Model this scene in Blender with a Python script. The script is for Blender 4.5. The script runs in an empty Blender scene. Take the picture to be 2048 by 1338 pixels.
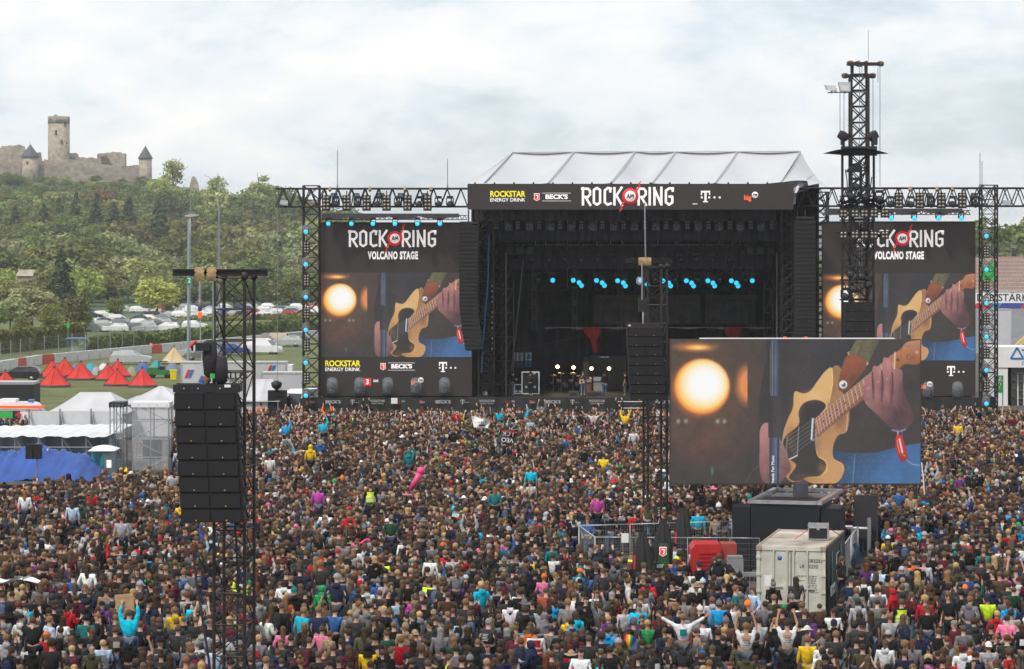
import bpy, math, random
import numpy as np
from mathutils import Vector, Matrix, Quaternion, noise as mnoise
rnd = random.Random(7)
PI = math.pi
S = bpy.context.scene
COL = S.collection
# ---------------------------------------------------------------- camera, sky, sun, exposure
EYE_H = 13.0                       # the photographer stands on a grandstand
FOC, HZN = 5500.0, 504.0           # focal length in photo pixels, row of the horizon
cam_d = bpy.data.cameras.new('camera'); cam = bpy.data.objects.new('camera', cam_d); COL.objects.link(cam)
cam.location = (0, 0, EYE_H); cam.rotation_euler = (PI / 2, 0, 0)
cam_d.sensor_fit = 'HORIZONTAL'; cam_d.sensor_width = 36.0; cam_d.lens = FOC / 2048 * 36.0
cam_d.shift_y = -(669 - HZN) / 2048
cam_d.clip_start = 1.0; cam_d.clip_end = 20000
S.camera = cam
SUN_EL, SUN_AZ = math.radians(52), math.radians(215)   # azimuth clockwise from +Y: behind and left of the camera
W_ = bpy.data.worlds.new('World'); S.world = W_; W_.use_nodes = True
nt = W_.node_tree; nt.nodes.clear()
def wn(t, **k):
    n = nt.nodes.new(t)
    for a, b in k.items(): setattr(n, a, b)
    return n
w_out = wn('ShaderNodeOutputWorld'); w_bg = wn('ShaderNodeBackground'); w_bg.inputs['Strength'].default_value = 0.106
w_sky = wn('ShaderNodeTexSky', sky_type='NISHITA', sun_disc=False, sun_elevation=SUN_EL, sun_rotation=SUN_AZ)
w_tc = wn('ShaderNodeTexCoord')
w_map = wn('ShaderNodeMapping'); w_map.inputs['Scale'].default_value = (1.0, 1.0, 2.3); w_map.inputs['Location'].default_value = (3.1, 0.4, 1.3)
w_n1 = wn('ShaderNodeTexNoise'); w_n1.inputs['Scale'].default_value = 11; w_n1.inputs['Detail'].default_value = 9; w_n1.inputs['Roughness'].default_value = 0.6; w_n1.inputs['Distortion'].default_value = 0.25
w_n2 = wn('ShaderNodeTexNoise'); w_n2.inputs['Scale'].default_value = 30; w_n2.inputs['Detail'].default_value = 6; w_n2.inputs['Roughness'].default_value = 0.6
w_cr = wn('ShaderNodeValToRGB')    # cloud body: grey bellies to bright tops
e = w_cr.color_ramp.elements
e[0].position = .36; e[0].color = (6.9, 7.8, 8.7, 1); e[1].position = .66; e[1].color = (11.0, 10.8, 10.5, 1)
m1 = e.new(.46); m1.color = (8.3, 9.0, 9.6, 1)
m2 = e.new(.57); m2.color = (9.7, 9.8, 9.8, 1)
w_mixn = wn('ShaderNodeMix', data_type='FLOAT'); w_mixn.inputs[0].default_value = .3
w_gap = wn('ShaderNodeMapRange'); w_gap.inputs['From Min'].default_value = .36; w_gap.inputs['From Max'].default_value = .5
w_gap.inputs['To Min'].default_value = .72; w_gap.inputs['To Max'].default_value = 1.0
w_mix = wn('ShaderNodeMix', data_type='RGBA')
L = nt.links.new
L(w_tc.outputs['Generated'], w_map.inputs['Vector']); L(w_map.outputs[0], w_n1.inputs['Vector']); L(w_map.outputs[0], w_n2.inputs['Vector'])
L(w_n1.outputs['Fac'], w_mixn.inputs[2]); L(w_n2.outputs['Fac'], w_mixn.inputs[3]); L(w_mixn.outputs[0], w_cr.inputs[0])
L(w_n1.outputs['Fac'], w_gap.inputs['Value']); L(w_gap.outputs[0], w_mix.inputs[0])
L(w_sky.outputs[0], w_mix.inputs[6]); L(w_cr.outputs[0], w_mix.inputs[7]); L(w_mix.outputs[2], w_bg.inputs[0]); L(w_bg.outputs[0], w_out.inputs[0])
sun_d = bpy.data.lights.new('sun', 'SUN'); sun = bpy.data.objects.new('sun', sun_d); COL.objects.link(sun)
sun_d.energy = 2.9; sun_d.angle = math.radians(6); sun_d.color = (1, .93, .84)
sdir = Vector((math.sin(SUN_AZ) * math.cos(SUN_EL), math.cos(SUN_AZ) * math.cos(SUN_EL), math.sin(SUN_EL)))
sun.rotation_euler = sdir.to_track_quat('Z', 'Y').to_euler(); sun.location = sdir * 100
S.view_settings.view_transform = 'Standard'; S.view_settings.look = 'None'
S.view_settings.exposure = 0.0; S.view_settings.gamma = 1.0; S.view_settings.use_curve_mapping = False
S.cycles.max_bounces = 5; S.cycles.diffuse_bounces = 2; S.cycles.glossy_bounces = 2; S.cycles.transparent_max_bounces = 8; S.cycles.transmission_bounces = 3
S.cycles.use_denoising = True

# ---------------------------------------------------------------- helpers
def X(px, d): return (px - 1024) * d / FOC
def Z(py, d): return EYE_H - (py - HZN) * d / FOC
def P(px, py, d): return Vector((X(px, d), d, Z(py, d)))

MATS = {}
def mat(name, col, rough=.6, metal=0., var=.18, scale=3., bump=0., emit=None, es=1., alpha=None, objcol=False, inst=None, spec=.4, trans=0.):
    """principled material: noise breaks up colour and roughness; emit makes a surface glow, lamps and led marks but also some plain prints"""
    if name in MATS: return MATS[name]
    m = bpy.data.materials.new(name); m.use_nodes = True; t = m.node_tree; b = t.nodes['Principled BSDF']
    N = t.nodes.new; K = t.links.new
    b.inputs['Metallic'].default_value = metal; b.inputs['Specular IOR Level'].default_value = spec
    tc = N('ShaderNodeTexCoord'); nz = N('ShaderNodeTexNoise'); nz.inputs['Scale'].default_value = scale; nz.inputs['Detail'].default_value = 5
    K(tc.outputs['Object'], nz.inputs['Vector'])
    mr = N('ShaderNodeMapRange'); mr.inputs['From Min'].default_value = .3; mr.inputs['From Max'].default_value = .7
    mr.inputs['To Min'].default_value = 1 - var; mr.inputs['To Max'].default_value = 1 + var; K(nz.outputs['Fac'], mr.inputs['Value'])
    mx = N('ShaderNodeMix'); mx.data_type = 'RGBA'; mx.blend_type = 'MULTIPLY'; mx.inputs[0].default_value = 1
    mx.inputs[6].default_value = (*col, 1)
    if objcol:
        oi = N('ShaderNodeObjectInfo'); K(oi.outputs['Color'], mx.inputs[6])
    if inst:
        at = N('ShaderNodeAttribute'); at.attribute_type = 'INSTANCER'; at.attribute_name = inst; K(at.outputs['Color'], mx.inputs[6])
    K(mr.outputs[0], mx.inputs[7]); K(mx.outputs[2], b.inputs['Base Color'])
    rr = N('ShaderNodeMapRange'); rr.inputs['To Min'].default_value = max(.03, rough - .1); rr.inputs['To Max'].default_value = min(1, rough + .1)
    K(nz.outputs['Fac'], rr.inputs['Value']); K(rr.outputs[0], b.inputs['Roughness'])
    if bump:
        bp = N('ShaderNodeBump'); bp.inputs['Strength'].default_value = bump; bp.inputs['Distance'].default_value = .05
        K(nz.outputs['Fac'], bp.inputs['Height']); K(bp.outputs[0], b.inputs['Normal'])
    if emit: b.inputs['Emission Color'].default_value = (*emit, 1); b.inputs['Emission Strength'].default_value = es
    if alpha is not None: b.inputs['Alpha'].default_value = alpha
    if trans: b.inputs['Transmission Weight'].default_value = trans
    MATS[name] = m
    return m

class MB:
    """collects shapes for ONE mesh object"""
    def __init__(s): s.v = []; s.f = []; s.m = []; s.smooth = []
    def add(s, vs, fs, mi=0, sm=False):
        k = len(s.v); s.v += [tuple(v) for v in vs]
        for f in fs: s.f.append(tuple(i + k for i in f)); s.m.append(mi); s.smooth.append(sm)
    def box(s, c, size, mi=0, rot=None):
        x, y, z = [q / 2 for q in size]
        vs = [Vector((a * x, b * y, d * z)) for a in (-1, 1) for b in (-1, 1) for d in (-1, 1)]
        if rot is not None: vs = [rot @ v for v in vs]
        c = Vector(c)
        s.add([v + c for v in vs], [(0, 1, 3, 2), (4, 6, 7, 5), (0, 4, 5, 1), (2, 3, 7, 6), (0, 2, 6, 4), (1, 5, 7, 3)], mi); return s
    def bx(s, x0, x1, y0, y1, z0, z1, mi=0):
        return s.box(((x0 + x1) / 2, (y0 + y1) / 2, (z0 + z1) / 2), (abs(x1 - x0), abs(y1 - y0), abs(z1 - z0)), mi)
    def tube(s, a, b, r, n=6, mi=0, r2=None, caps=True):
        a, b = Vector(a), Vector(b); d = b - a
        if d.length < 1e-6: return s
        q = d.to_track_quat('Z', 'Y'); r2 = r if r2 is None else r2; vs = []
        for p, rr in ((a, r), (b, r2)):
            for i in range(n):
                t = 2 * PI * i / n; vs.append(p + q @ Vector((rr * math.cos(t), rr * math.sin(t), 0)))
        fs = [(i, (i + 1) % n, n + (i + 1) % n, n + i) for i in range(n)]
        if caps: fs += [tuple(range(n - 1, -1, -1)), tuple(range(n, 2 * n))]
        s.add(vs, fs, mi, n > 5); return s
    def path(s, pts, r, n=5, mi=0):
        for a, b in zip(pts, pts[1:]): s.tube(a, b, r, n, mi)
        return s
    def lathe(s, c, prof, n=12, mi=0, sx=1, sy=1, q=None, cap=True):
        c = Vector(c); vs = []
        for r, z in prof:
            for i in range(n):
                t = 2 * PI * i / n; v = Vector((r * sx * math.cos(t), r * sy * math.sin(t), z))
                vs.append(c + (q @ v if q is not None else v))
        fs = []
        for k in range(len(prof) - 1):
            for i in range(n): fs.append((k * n + i, k * n + (i + 1) % n, (k + 1) * n + (i + 1) % n, (k + 1) * n + i))
        if cap: fs += [tuple(range(n - 1, -1, -1)), tuple(range((len(prof) - 1) * n, len(prof) * n))]
        s.add(vs, fs, mi, True); return s
    def poly(s, pts, mi=0): s.add(pts, [tuple(range(len(pts)))], mi); return s
    def prism(s, pts, d, mi=0):
        """polygon pts (3-D, planar) pushed along vector d"""
        d = Vector(d); n = len(pts); a = [Vector(p) for p in pts]
        s.add(a + [p + d for p in a], [tuple(range(n - 1, -1, -1)), tuple(range(n, 2 * n))] + [(i, (i + 1) % n, n + (i + 1) % n, n + i) for i in range(n)], mi); return s
    def grid(s, f, nu, nv, mi=0, sm=True):
        vs = [f(i / nu, j / nv) for j in range(nv + 1) for i in range(nu + 1)]
        fs = [(j * (nu + 1) + i, j * (nu + 1) + i + 1, (j + 1) * (nu + 1) + i + 1, (j + 1) * (nu + 1) + i) for j in range(nv) for i in range(nu)]
        s.add(vs, fs, mi, sm); return s
    def mesh(s, name, mats):
        me = bpy.data.meshes.new(name); me.from_pydata(s.v, [], s.f)
        for m in (mats if isinstance(mats, (list, tuple)) else [mats]): me.materials.append(m)
        if s.m and max(s.m): me.polygons.foreach_set('material_index', s.m)
        if any(s.smooth): me.polygons.foreach_set('use_smooth', s.smooth)
        me.update(); return me

def link(name, data, parent=None, world=True):
    o = bpy.data.objects.new(name, data); COL.objects.link(o)
    if parent is not None:
        o.parent = parent
        if world: o.location = -wloc(parent)
    return o
def wloc(o):
    v = Vector((0, 0, 0))
    while o is not None: v += o.location; o = o.parent
    return v
def tag(o, label=None, cat=None, group=None, kind=None):
    if label: o['label'] = label
    if cat: o['category'] = cat
    if group: o['group'] = group
    if kind: o['kind'] = kind
    return o
def thing(name, label, cat, loc=(0, 0, 0), group=None):
    o = bpy.data.objects.new(name, None); COL.objects.link(o); o.location = loc; o.empty_display_size = .3
    return tag(o, label, cat, group)
def solo(name, mb, m, label, cat, group=None, loc=None):
    """a thing that is one mesh; authored in place, or round its base when loc is given"""
    o = link(name, mb.mesh(name, m)); tag(o, label, cat, group)
    if loc is not None: o.location = loc
    return o
def part(name, mb, m, parent, world=True, kind=None, label=None):
    o = link(name, mb.mesh(name, m), parent, world); tag(o, label, None, None, kind); return o
def struct(name, mb, m):
    o = link(name, mb.mesh(name, m)); o['kind'] = 'structure'; return o
_unit = {}
def unit(kind, m):
    k = (kind, m.name)
    if k not in _unit:
        b = MB()
        if kind == 'bar': b.tube((0, 0, 0), (0, 0, 1), 1, 6)
        elif kind == 'post': b.tube((0, 0, 0), (0, 0, 1), 1, 10)
        elif kind == 'box': b.box((0, 0, 0), (1, 1, 1))
        _unit[k] = b.mesh(kind, m)
    return _unit[k]
def bar(name, a, b, r, m, parent, world=True, kind='bar'):
    a, b = Vector(a), Vector(b); d = b - a
    o = bpy.data.objects.new(name, unit(kind, m)); COL.objects.link(o); o.parent = parent
    o.location = a - (wloc(parent) if world and parent else Vector((0, 0, 0)))
    o.rotation_euler = d.to_track_quat('Z', 'Y').to_euler(); o.scale = (r, r, d.length); return o
def block(name, c, size, m, parent=None, world=True, rot=(0, 0, 0)):
    o = bpy.data.objects.new(name, unit('box', m)); COL.objects.link(o); o.parent = parent
    o.location = Vector(c) - (wloc(parent) if world and parent else Vector((0, 0, 0)))
    o.rotation_euler = rot; o.scale = size; return o
def dup(root, loc, rotz=0., label=None, group=None, scale=None):
    r = root.copy(); COL.objects.link(r); r.location = loc; r.rotation_euler = (0, 0, rotz)
    if scale is not None: r.scale = scale if hasattr(scale, '__len__') else (scale,) * 3
    if label: r['label'] = label
    if group: r['group'] = group
    for ch in root.children:
        c = ch.copy(); COL.objects.link(c); c.parent = r
        for g in ch.children:
            d = g.copy(); COL.objects.link(d); d.parent = c
    return r
def text(name, body, loc, size, m, parent, align='CENTER', sx=1., bold=0., rot=(PI / 2, 0, 0), world=True, ext=.004, sp=1.):
    cu = bpy.data.curves.new(name, 'FONT'); cu.body = body; cu.size = size; cu.align_x = align; cu.align_y = 'CENTER'
    cu.offset = bold * size; cu.extrude = ext; cu.space_character = sp; cu.resolution_u = 3; cu.materials.append(m)
    o = bpy.data.objects.new(name, cu); COL.objects.link(o); o.parent = parent
    o.location = Vector(loc) - (wloc(parent) if world and parent else Vector((0, 0, 0))); o.rotation_euler = rot; o.scale = (sx, 1, 1)
    return o
def scribble(parent, c, w, h, m, seed=1, world=True):
    """a line of unreadable pen strokes"""
    r = random.Random(seed); mb = MB(); x = -w / 2
    while x < w / 2:
        a = r.uniform(.3, .9) * h; mb.box((c[0] + x, c[1], c[2] + r.uniform(-.15, .15) * h), (r.uniform(.12, .3) * h, .004, a)); x += r.uniform(.4, .9) * h
    return part('writing', mb, m, parent, world)
def truss(root, a, b, w, nb, r, m, up=(0, 0, 1), h=None, rb=None, single=True, name='brace', x=True, world=True):
    """lattice of four chords round the line a-b; every brace its own part when single"""
    a, b = Vector(a), Vector(b); d = (b - a).normalized(); u = Vector(up); sd = d.cross(u).normalized(); u = sd.cross(d).normalized()
    h = w if h is None else h; rb = rb or r * .55
    cs = [sd * (sx * w / 2) + u * (sy * h / 2) for sx, sy in ((-1, -1), (1, -1), (1, 1), (-1, 1))]
    for c in cs: bar('chord', a + c, b + c, r, m, root, world)
    mb = MB()
    def br(p, q):
        if single: bar(name, p, q, rb, m, root, world)
        else: mb.tube(p, q, rb, 4)
    for i in range(nb + 1):
        p = a + (b - a) * (i / nb)
        for k in range(4): br(p + cs[k], p + cs[(k + 1) % 4])
        if i < nb:
            q = a + (b - a) * ((i + 1) / nb)
            for k in range(4):
                c0, c1 = cs[k], cs[(k + 1) % 4]
                if x: br(p + c0, q + c1); br(p + c1, q + c0)
                elif (i + k) % 2: br(p + c0, q + c1)
                else: br(p + c1, q + c0)
    if not single: part('bracing', mb, m, root, world, 'stuff')
def vtruss(root, a, b, h, dpt, nb, r, m, single=True):
    """box truss with open V bracing on its faces"""
    a, b = Vector(a), Vector(b)
    for dy in (0, dpt):
        for dz in (0, h): bar('chord', a + Vector((0, dy, dz)), b + Vector((0, dy, dz)), r, m, root)
    mb = MB()
    for dy in (0, dpt):
        for i in range(nb):
            p = a.lerp(b, i / nb); q = a.lerp(b, (i + .5) / nb); t = a.lerp(b, (i + 1) / nb)
            for s_, e_ in ((p + Vector((0, dy, 0)), q + Vector((0, dy, h))), (q + Vector((0, dy, h)), t + Vector((0, dy, 0)))):
                if single and dy == 0: bar('brace', s_, e_, r * .6, m, root)
                else: mb.tube(s_, e_, r * .6, 4)
    for i in range(nb + 1):
        p = a.lerp(b, i / nb)
        for dz in (0, h): mb.tube(p + Vector((0, 0, dz)), p + Vector((0, dpt, dz)), r * .6, 4)
    part('rear_bracing', mb, m, root, True, 'stuff')

# common materials
m_steel = mat('dark_steel', (.042, .034, .033), .45, .5, .25, 6)
m_grey = mat('grey_steel', (.30, .31, .33), .45, .6, .15, 6)
m_black = mat('black_paint', (.012, .012, .014), .5, 0, .2, 4)
m_blackcloth = mat('black_cloth', (.030, .027, .033), .9, 0, .35, 1.2, .4)
m_cab = mat('speaker_black', (.008, .007, .009), .75, 0, .15, 5)
m_grille = mat('speaker_grille', (.010, .009, .011), .8, 0, .1, 40)
m_white = mat('white_paint', (.74, .74, .74), .4, 0, .06, 1)
m_sheet = mat('white_sheet', (.50, .50, .52), .55, 0, .08, .6, .3)
m_screen = mat('led_black', (.022, .019, .018), .6, 0, .06, 2, emit=(.014, .011, .010), es=1.)
m_txt = mat('glow_print_white', (.7, .68, .68), .6, 0, .02, emit=(.62, .56, .56), es=.75)  # led lettering glow; same glow added to toilet sign, parasol shield, backline mark
m_red = mat('glow_print_red', (.55, .02, .02), .6, 0, .05, emit=(.55, .02, .02), es=.6)  # led mark glow; the unlit parasol shield gets the same added glow
m_yel = mat('print_yellow', (.8, .68, .02), .6, 0, .05, emit=(.65, .55, .03), es=.5)
m_org = mat('glow_print_orange', (.8, .10, .03), .6, 0, .05, emit=(.65, .08, .03), es=.6)  # led mark glow; also added to ambulance stripes, flag cloth and hook block
m_pwhite = mat('plain_white_print', (.72, .72, .72), .7, 0, .03)
m_pred = mat('plain_red_print', (.55, .03, .03), .6, 0, .06)
m_pgreen = mat('plain_green_print', (.04, .40, .07), .5, 0, .06)
m_pblue = mat('plain_blue_print', (.03, .15, .50), .5, 0, .06)
m_pblack = mat('plain_black_print', (.015, .015, .017), .6, 0, .06)
m_cyan = mat('cyan_beam_lens', (.02, .3, .5), .2, 0, .02, emit=(.04, .62, .95), es=1.1)
m_lens = mat('dark_lens', (.04, .04, .045), .15, .1, .1, 30)
m_bulb = mat('lamp_cell', (.30, .27, .22), .25, .3, .1, 20)
m_warm = mat('warm_lamp', (.9, .8, .6), .2, 0, .02, emit=(1, .78, .42), es=6)
m_tan = mat('burlap', (.34, .23, .115), .9, 0, .3, 6, .5)
m_glass = mat('car_glass', (.03, .035, .04), .08, 0, .1, 1, spec=.6)
m_tyre = mat('tyre_rubber', (.012, .012, .012), .8, 0, .1, 8)
m_rim = mat('wheel_rim', (.35, .35, .36), .35, .7, .1, 8)
m_plastic = mat('clear_plastic', (.75, .77, .80), .2, 0, .1, 3, alpha=.22)
m_dome = mat('rain_dome', (.6, .65, .72), .12, 0, .1, 3, alpha=.16)
m_chrome = mat('bright_metal', (.55, .55, .57), .3, .8, .1, 6)
HAZE = .00015
# ---------------------------------------------------------------- ground and hill
def lerp_tab(x, tab):
    if x <= tab[0][0]: return tab[0][1]
    for (a, p), (b, q) in zip(tab, tab[1:]):
        if x <= b:
            t = (x - a) / (b - a); t = t * t * (3 - 2 * t); return p + (q - p) * t
    return tab[-1][1]
HILL = [(-420, 40), (-250, 47), (-165, 47), (-134, 37), (-110, 32), (-85, 24), (0, 15), (150, 9), (400, 7)]
def hgt(x, y):
    if y < 560: return 0.
    t = min(1.0, (y - 560) / 720)
    h = lerp_tab(x, HILL) * t ** 1.9
    if y > 1330: h -= min(30, (y - 1330) * .05)
    return h + 1.2 * t * mnoise.noise(Vector((x * .02, y * .02, 0)))
m_asph = mat('festival_asphalt', (.075, .068, .064), .9, 0, .35, .5, .3)
m_grass = mat('meadow_grass', (.10, .115, .035), .95, 0, .4, .22, .6)
m_slope = mat('hill_grass', (.058, .088, .030), .95, 0, .45, .15, .8)
def sheet(name, x0, x1, y0, y1, z, m, nx=1, ny=1):
    return struct(name, MB().grid(lambda u, v: (x0 + (x1 - x0) * u, y0 + (y1 - y0) * v, z), nx, ny), m)
sheet('ground', -400, 400, -60, 559, 0, m_asph)
tm = MB()
def terr(u, v):
    x = -2600 + 5200 * (.5 + math.copysign(abs(u - .5) ** 1.8 * .5 ** -.8, u - .5)); y = 558 + 4400 * v ** 2.2
    return (x, y, hgt(x, y) - .05 - (0 if y < 1500 else (y - 1500) * .012))
tm.grid(terr, 110, 90)
struct('hill', tm, m_slope)
struct('field', MB().poly([(-78, 212, .006), (X(640, 212), 212, .006), (X(655, 560), 560, .006), (-190, 560, .006), (-110, 330, .006)]), m_grass)
# far ridge on the horizon behind the right screen
fr = MB(); fr.grid(lambda u, v: (200 + 1500 * u, 3900 + 400 * v, (14 + 26 * math.sin(u * 5 + .6) + 24 * math.sin(u * 11)) * math.sin(PI * .5 * v) - 40 * (1 - v)), 40, 8)
struct('far_hills', fr, mat('far_wood', (.06, .085, .07), .95, 0, .3, .01))

# ---------------------------------------------------------------- castle on the hill
m_stone = mat('castle_stone', (.34, .29, .235), .95, 0, .34, .55, .9)
m_stone2 = mat('castle_stone_dark', (.28, .235, .20), .95, 0, .34, .5, .9)
m_slate = mat('slate_roof', (.085, .085, .10), .7, 0, .2, .8)
m_dark = mat('dark_opening', (.02, .018, .017), .9)
D0 = 1280
ck = thing('castle', 'ruined stone castle with round keep and two slate-capped corner towers on the hill', 'castle', (X(112, D0), D0, 46))
kx = X(112, D0); kr = 5.1
kp = part('keep', MB().lathe((kx, D0 + 8, 40), [(kr * 1.05, 0), (kr * 1.0, 14), (kr * .985, Z(246, D0) - 40)], 32), m_stone, ck)
part('parapet', MB().lathe((kx, D0 + 8, Z(246, D0)), [(kr * 1.0, 0), (kr * 1.01, 3.4), (kr * .8, 3.4), (kr * .8, 2.5)], 32), m_stone2, ck)
part('stair_turret', MB().bx(kx - 2, kx - .6, D0 + 6, D0 + 8, Z(231, D0) - .2, Z(228, D0)), m_stone2, ck)
for px, py, w, h in ((110, 264, .8, 2.2), (127, 247, .6, 2.0), (121, 283, .5, 1.8), (130, 285, .6, .9), (98, 238, .5, .9)):
    x = X(px, D0); dy = math.sqrt(max(.1, kr * kr - (x - kx) ** 2))
    block('window_slit', (x, D0 + 8 - dy + .05, Z(py, D0)), (w, .5, h), m_dark, ck)
def rtower(px0, px1, yt, yb, ya, dd):
    cx = X((px0 + px1) / 2, dd); r = (X(px1, dd) - X(px0, dd)) / 2
    t = part('corner_tower', MB().lathe((cx, dd + r * .4, Z(yb, dd) - 4), [(r * 1.03, 0), (r, Z(yt, dd) - Z(yb, dd) + 4)], 22), m_stone, ck)
    c = MB().lathe((cx, dd + r * .4, Z(yt, dd)), [(r * 1.17, -.3), (r * 1.1, .25), (r * .55, (Z(ya, dd) - Z(yt, dd)) * .52), (.06, Z(ya, dd) - Z(yt, dd))], 22)
    c.tube((cx, dd + r * .4, Z(ya, dd) - .2), (cx, dd + r * .4, Z(ya, dd) + 1.1), .07, 5)
    part('cone_roof', c, m_slate, ck)
    return cx, r
cx, r = rtower(43, 76, 313, 358, 288, D0 - 6); block('window_slit', (X(61, D0), D0 - 6 + r * .4 - r + .05, Z(327, D0)), (.7, .5, 1.4), m_dark, ck)
rtower(277, 303, 316, 372, 291, D0 - 8)
def ragged(name, pts, dd, th, m, jag=.5, base=None):
    """wall with a broken top edge: pts = (px, top py); base py"""
    top = []
    for (a, ya), (b, yb) in zip(pts, pts[1:]):
        n = max(1, int((b - a) / 4))
        for i in range(n):
            t = i / n; top.append((X(a + (b - a) * t, dd), Z(ya + (yb - ya) * t, dd) + rnd.uniform(-jag, jag)))
    top.append((X(pts[-1][0], dd), Z(pts[-1][1], dd)))
    mb = MB(); zb = Z(base, dd)
    for (x0, z0), (x1, z1) in zip(top, top[1:]):
        mb.prism([(x0, dd, zb), (x1, dd, zb), (x1, dd, z1), (x0, dd, z0)], (0, th, 0))
    return part(name, mb, m, ck)
ragged('curtain_wall', [(76, 329), (150, 332), (200, 335), (240, 333), (277, 330)], D0 - 3, 2, m_stone2, .25, 376)
ragged('curtain_wall', [(-40, 326), (30, 327), (43, 325)], D0 - 1, 2, m_stone2, .25, 366)
ragged('ruined_wall', [(-50, 296), (2, 294), (4, 292), (20, 291), (38, 290), (47, 293), (50, 302), (50, 312)], D0 + 14, 3, m_stone, .3, 345)
ragged('ruined_wall', [(74, 305), (80, 304), (82, 322), (88, 322)], D0 + 12, 3, m_stone2, .3, 345)
ragged('inner_wall', [(88, 319), (139, 319), (150, 320), (230, 331)], D0 + 1.5, 2, m_stone, .3, 345)
ragged('ruined_wall', [(136, 306), (146, 305), (154, 308), (156, 313), (175, 315), (194, 317)], D0 + 10, 3, m_stone, .35, 345)
ragged('ruined_gable', [(194, 309), (197, 306), (211, 306), (213, 316)], D0 + 6, 3, m_stone2, .25, 345)
ragged('ruined_gable', [(213, 305), (225, 304), (240, 304), (242, 307), (250, 307)], D0 + 9, 5, m_stone, .25, 345)
for k in range(4): block('window_slit', (X(204, D0), D0 + 5.9, Z(313 + k * 4, D0)), (2.6, .4, .35), m_dark, ck)
ck2 = thing('wall_stump', 'pointed stump of a stone wall among the trees right of the castle', 'ruin', (X(388, 1190), 1190, 33))
mbk = MB(); dd = 1190
o_ = [(379, 380), (380, 368), (383, 356), (386, 352), (390, 355), (394, 364), (397, 376), (397, 384)]
mbk.prism([(X(a, dd), dd, Z(b, dd)) for a, b in o_] + [(X(397, dd), dd, 28), (X(379, dd), dd, 28)], (0, 3, 0)); part('masonry', mbk, m_stone, ck2)

# ---------------------------------------------------------------- trees
def leafmat(name, fixed=None):
    m = bpy.data.materials.new(name); m.use_nodes = True; t = m.node_tree; b = t.nodes['Principled BSDF']; N = t.nodes.new; K = t.links.new
    oi = N('ShaderNodeObjectInfo'); ge = N('ShaderNodeNewGeometry'); nz = N('ShaderNodeTexNoise'); nz.inputs['Scale'].default_value = .35; nz.inputs['Detail'].default_value = 3
    tc = N('ShaderNodeTexCoord'); K(tc.outputs['Object'], nz.inputs['Vector'])
    a = N('ShaderNodeMapRange'); a.inputs['To Min'].default_value = .68; a.inputs['To Max'].default_value = 1.38; K(ge.outputs['Random Per Island'], a.inputs['Value'])
    c = N('ShaderNodeMapRange'); c.inputs['From Min'].default_value = .3; c.inputs['From Max'].default_value = .7; c.inputs['To Min'].default_value = .7; c.inputs['To Max'].default_value = 1.35; K(nz.outputs['Fac'], c.inputs['Value'])
    mu = N('ShaderNodeMath'); mu.operation = 'MULTIPLY'; K(a.outputs[0], mu.inputs[0]); K(c.outputs[0], mu.inputs[1])
    mx = N('ShaderNodeMix'); mx.data_type = 'RGBA'; mx.blend_type = 'MULTIPLY'; mx.inputs[0].default_value = 1
    (K(oi.outputs['Color'], mx.inputs[6]) if fixed is None else None); K(mu.outputs[0], mx.inputs[7]); K(mx.outputs[2], b.inputs['Base Color'])
    if fixed: mx.inputs[6].default_value = (*fixed, 1)
    b.inputs['Roughness'].default_value = .75; b.inputs['Specular IOR Level'].default_value = .15
    tl = N('ShaderNodeBsdfTranslucent'); K(mx.outputs[2], tl.inputs[0]); ms = N('ShaderNodeMixShader'); ms.inputs[0].default_value = .3
    K(b.outputs[0], ms.inputs[1]); K(tl.outputs[0], ms.inputs[2]); K(ms.outputs[0], t.nodes['Material Output'].inputs[0])
    return m
m_leaf = leafmat('foliage'); m_bark = mat('bark', (.085, .065, .05), .9, 0, .3, 4)
def rv(r=1.): 
    while True:
        v = Vector((rnd.uniform(-1, 1), rnd.uniform(-1, 1), rnd.uniform(-1, 1)))
        if .05 < v.length <= 1: return v * r
def leaf(mb, p, nrm, s):
    q = (nrm + rv(.9)).normalized().to_track_quat('Z', 'Y') @ Quaternion((0, 0, 1), rnd.uniform(0, 6.3))
    mb.add([p + q @ Vector(v) for v in ((-s, -s * .35, 0), (0, -s * .75, s * .15), (s, .1 * s, 0), (0, s * .75, s * .15))], [(0, 1, 2, 3)])
def round_crown(h, w, zc0, n, s, loose=.0):
    """clumps of leaf sprays through a lobed crown of height h, width w, lowest leaves at zc0"""
    mb = MB(); cl = []
    for i in range(n):
        v = rv(); v = v.normalized() * (.45 + .5 * rnd.random())
        k = 1 - .25 * max(0, v.z)
        cl.append((Vector((v.x * w / 2 * k, v.y * w / 2 * k, zc0 + (h - zc0) * (.5 + v.z * .5))), w * rnd.uniform(.13, .22)))
    for c, r in cl:
        for j in range(34):
            d = rv().normalized(); d.z = d.z * .8 + .12
            p = c + Vector((d.x, d.y, d.z * .8)) * r * rnd.uniform(.65, 1.05 + loose)
            leaf(mb, p, d, s * rnd.uniform(.6, 1.25))
    return mb
def cone_crown(h, w, z0, s):
    mb = MB(); n = int(h * 2.1)
    for i in range(n):
        t = i / n; z = z0 + (h - z0) * t; r = w / 2 * (1 - t) ** .85 * rnd.uniform(.75, 1.1) + .12
        m = max(4, int(14 * (1 - t) + 3))
        for j in range(m):
            a = rnd.uniform(0, 6.3)
            for q in range(4):
                rr = r * (.35 + .22 * q); p = Vector((rr * math.cos(a), rr * math.sin(a), z - rr * .28 + rnd.uniform(-.2, .2)))
                leaf(mb, p, Vector((math.cos(a) * .5, math.sin(a) * .5, .8)), s * rnd.uniform(.6, 1.1))
    return mb
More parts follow.
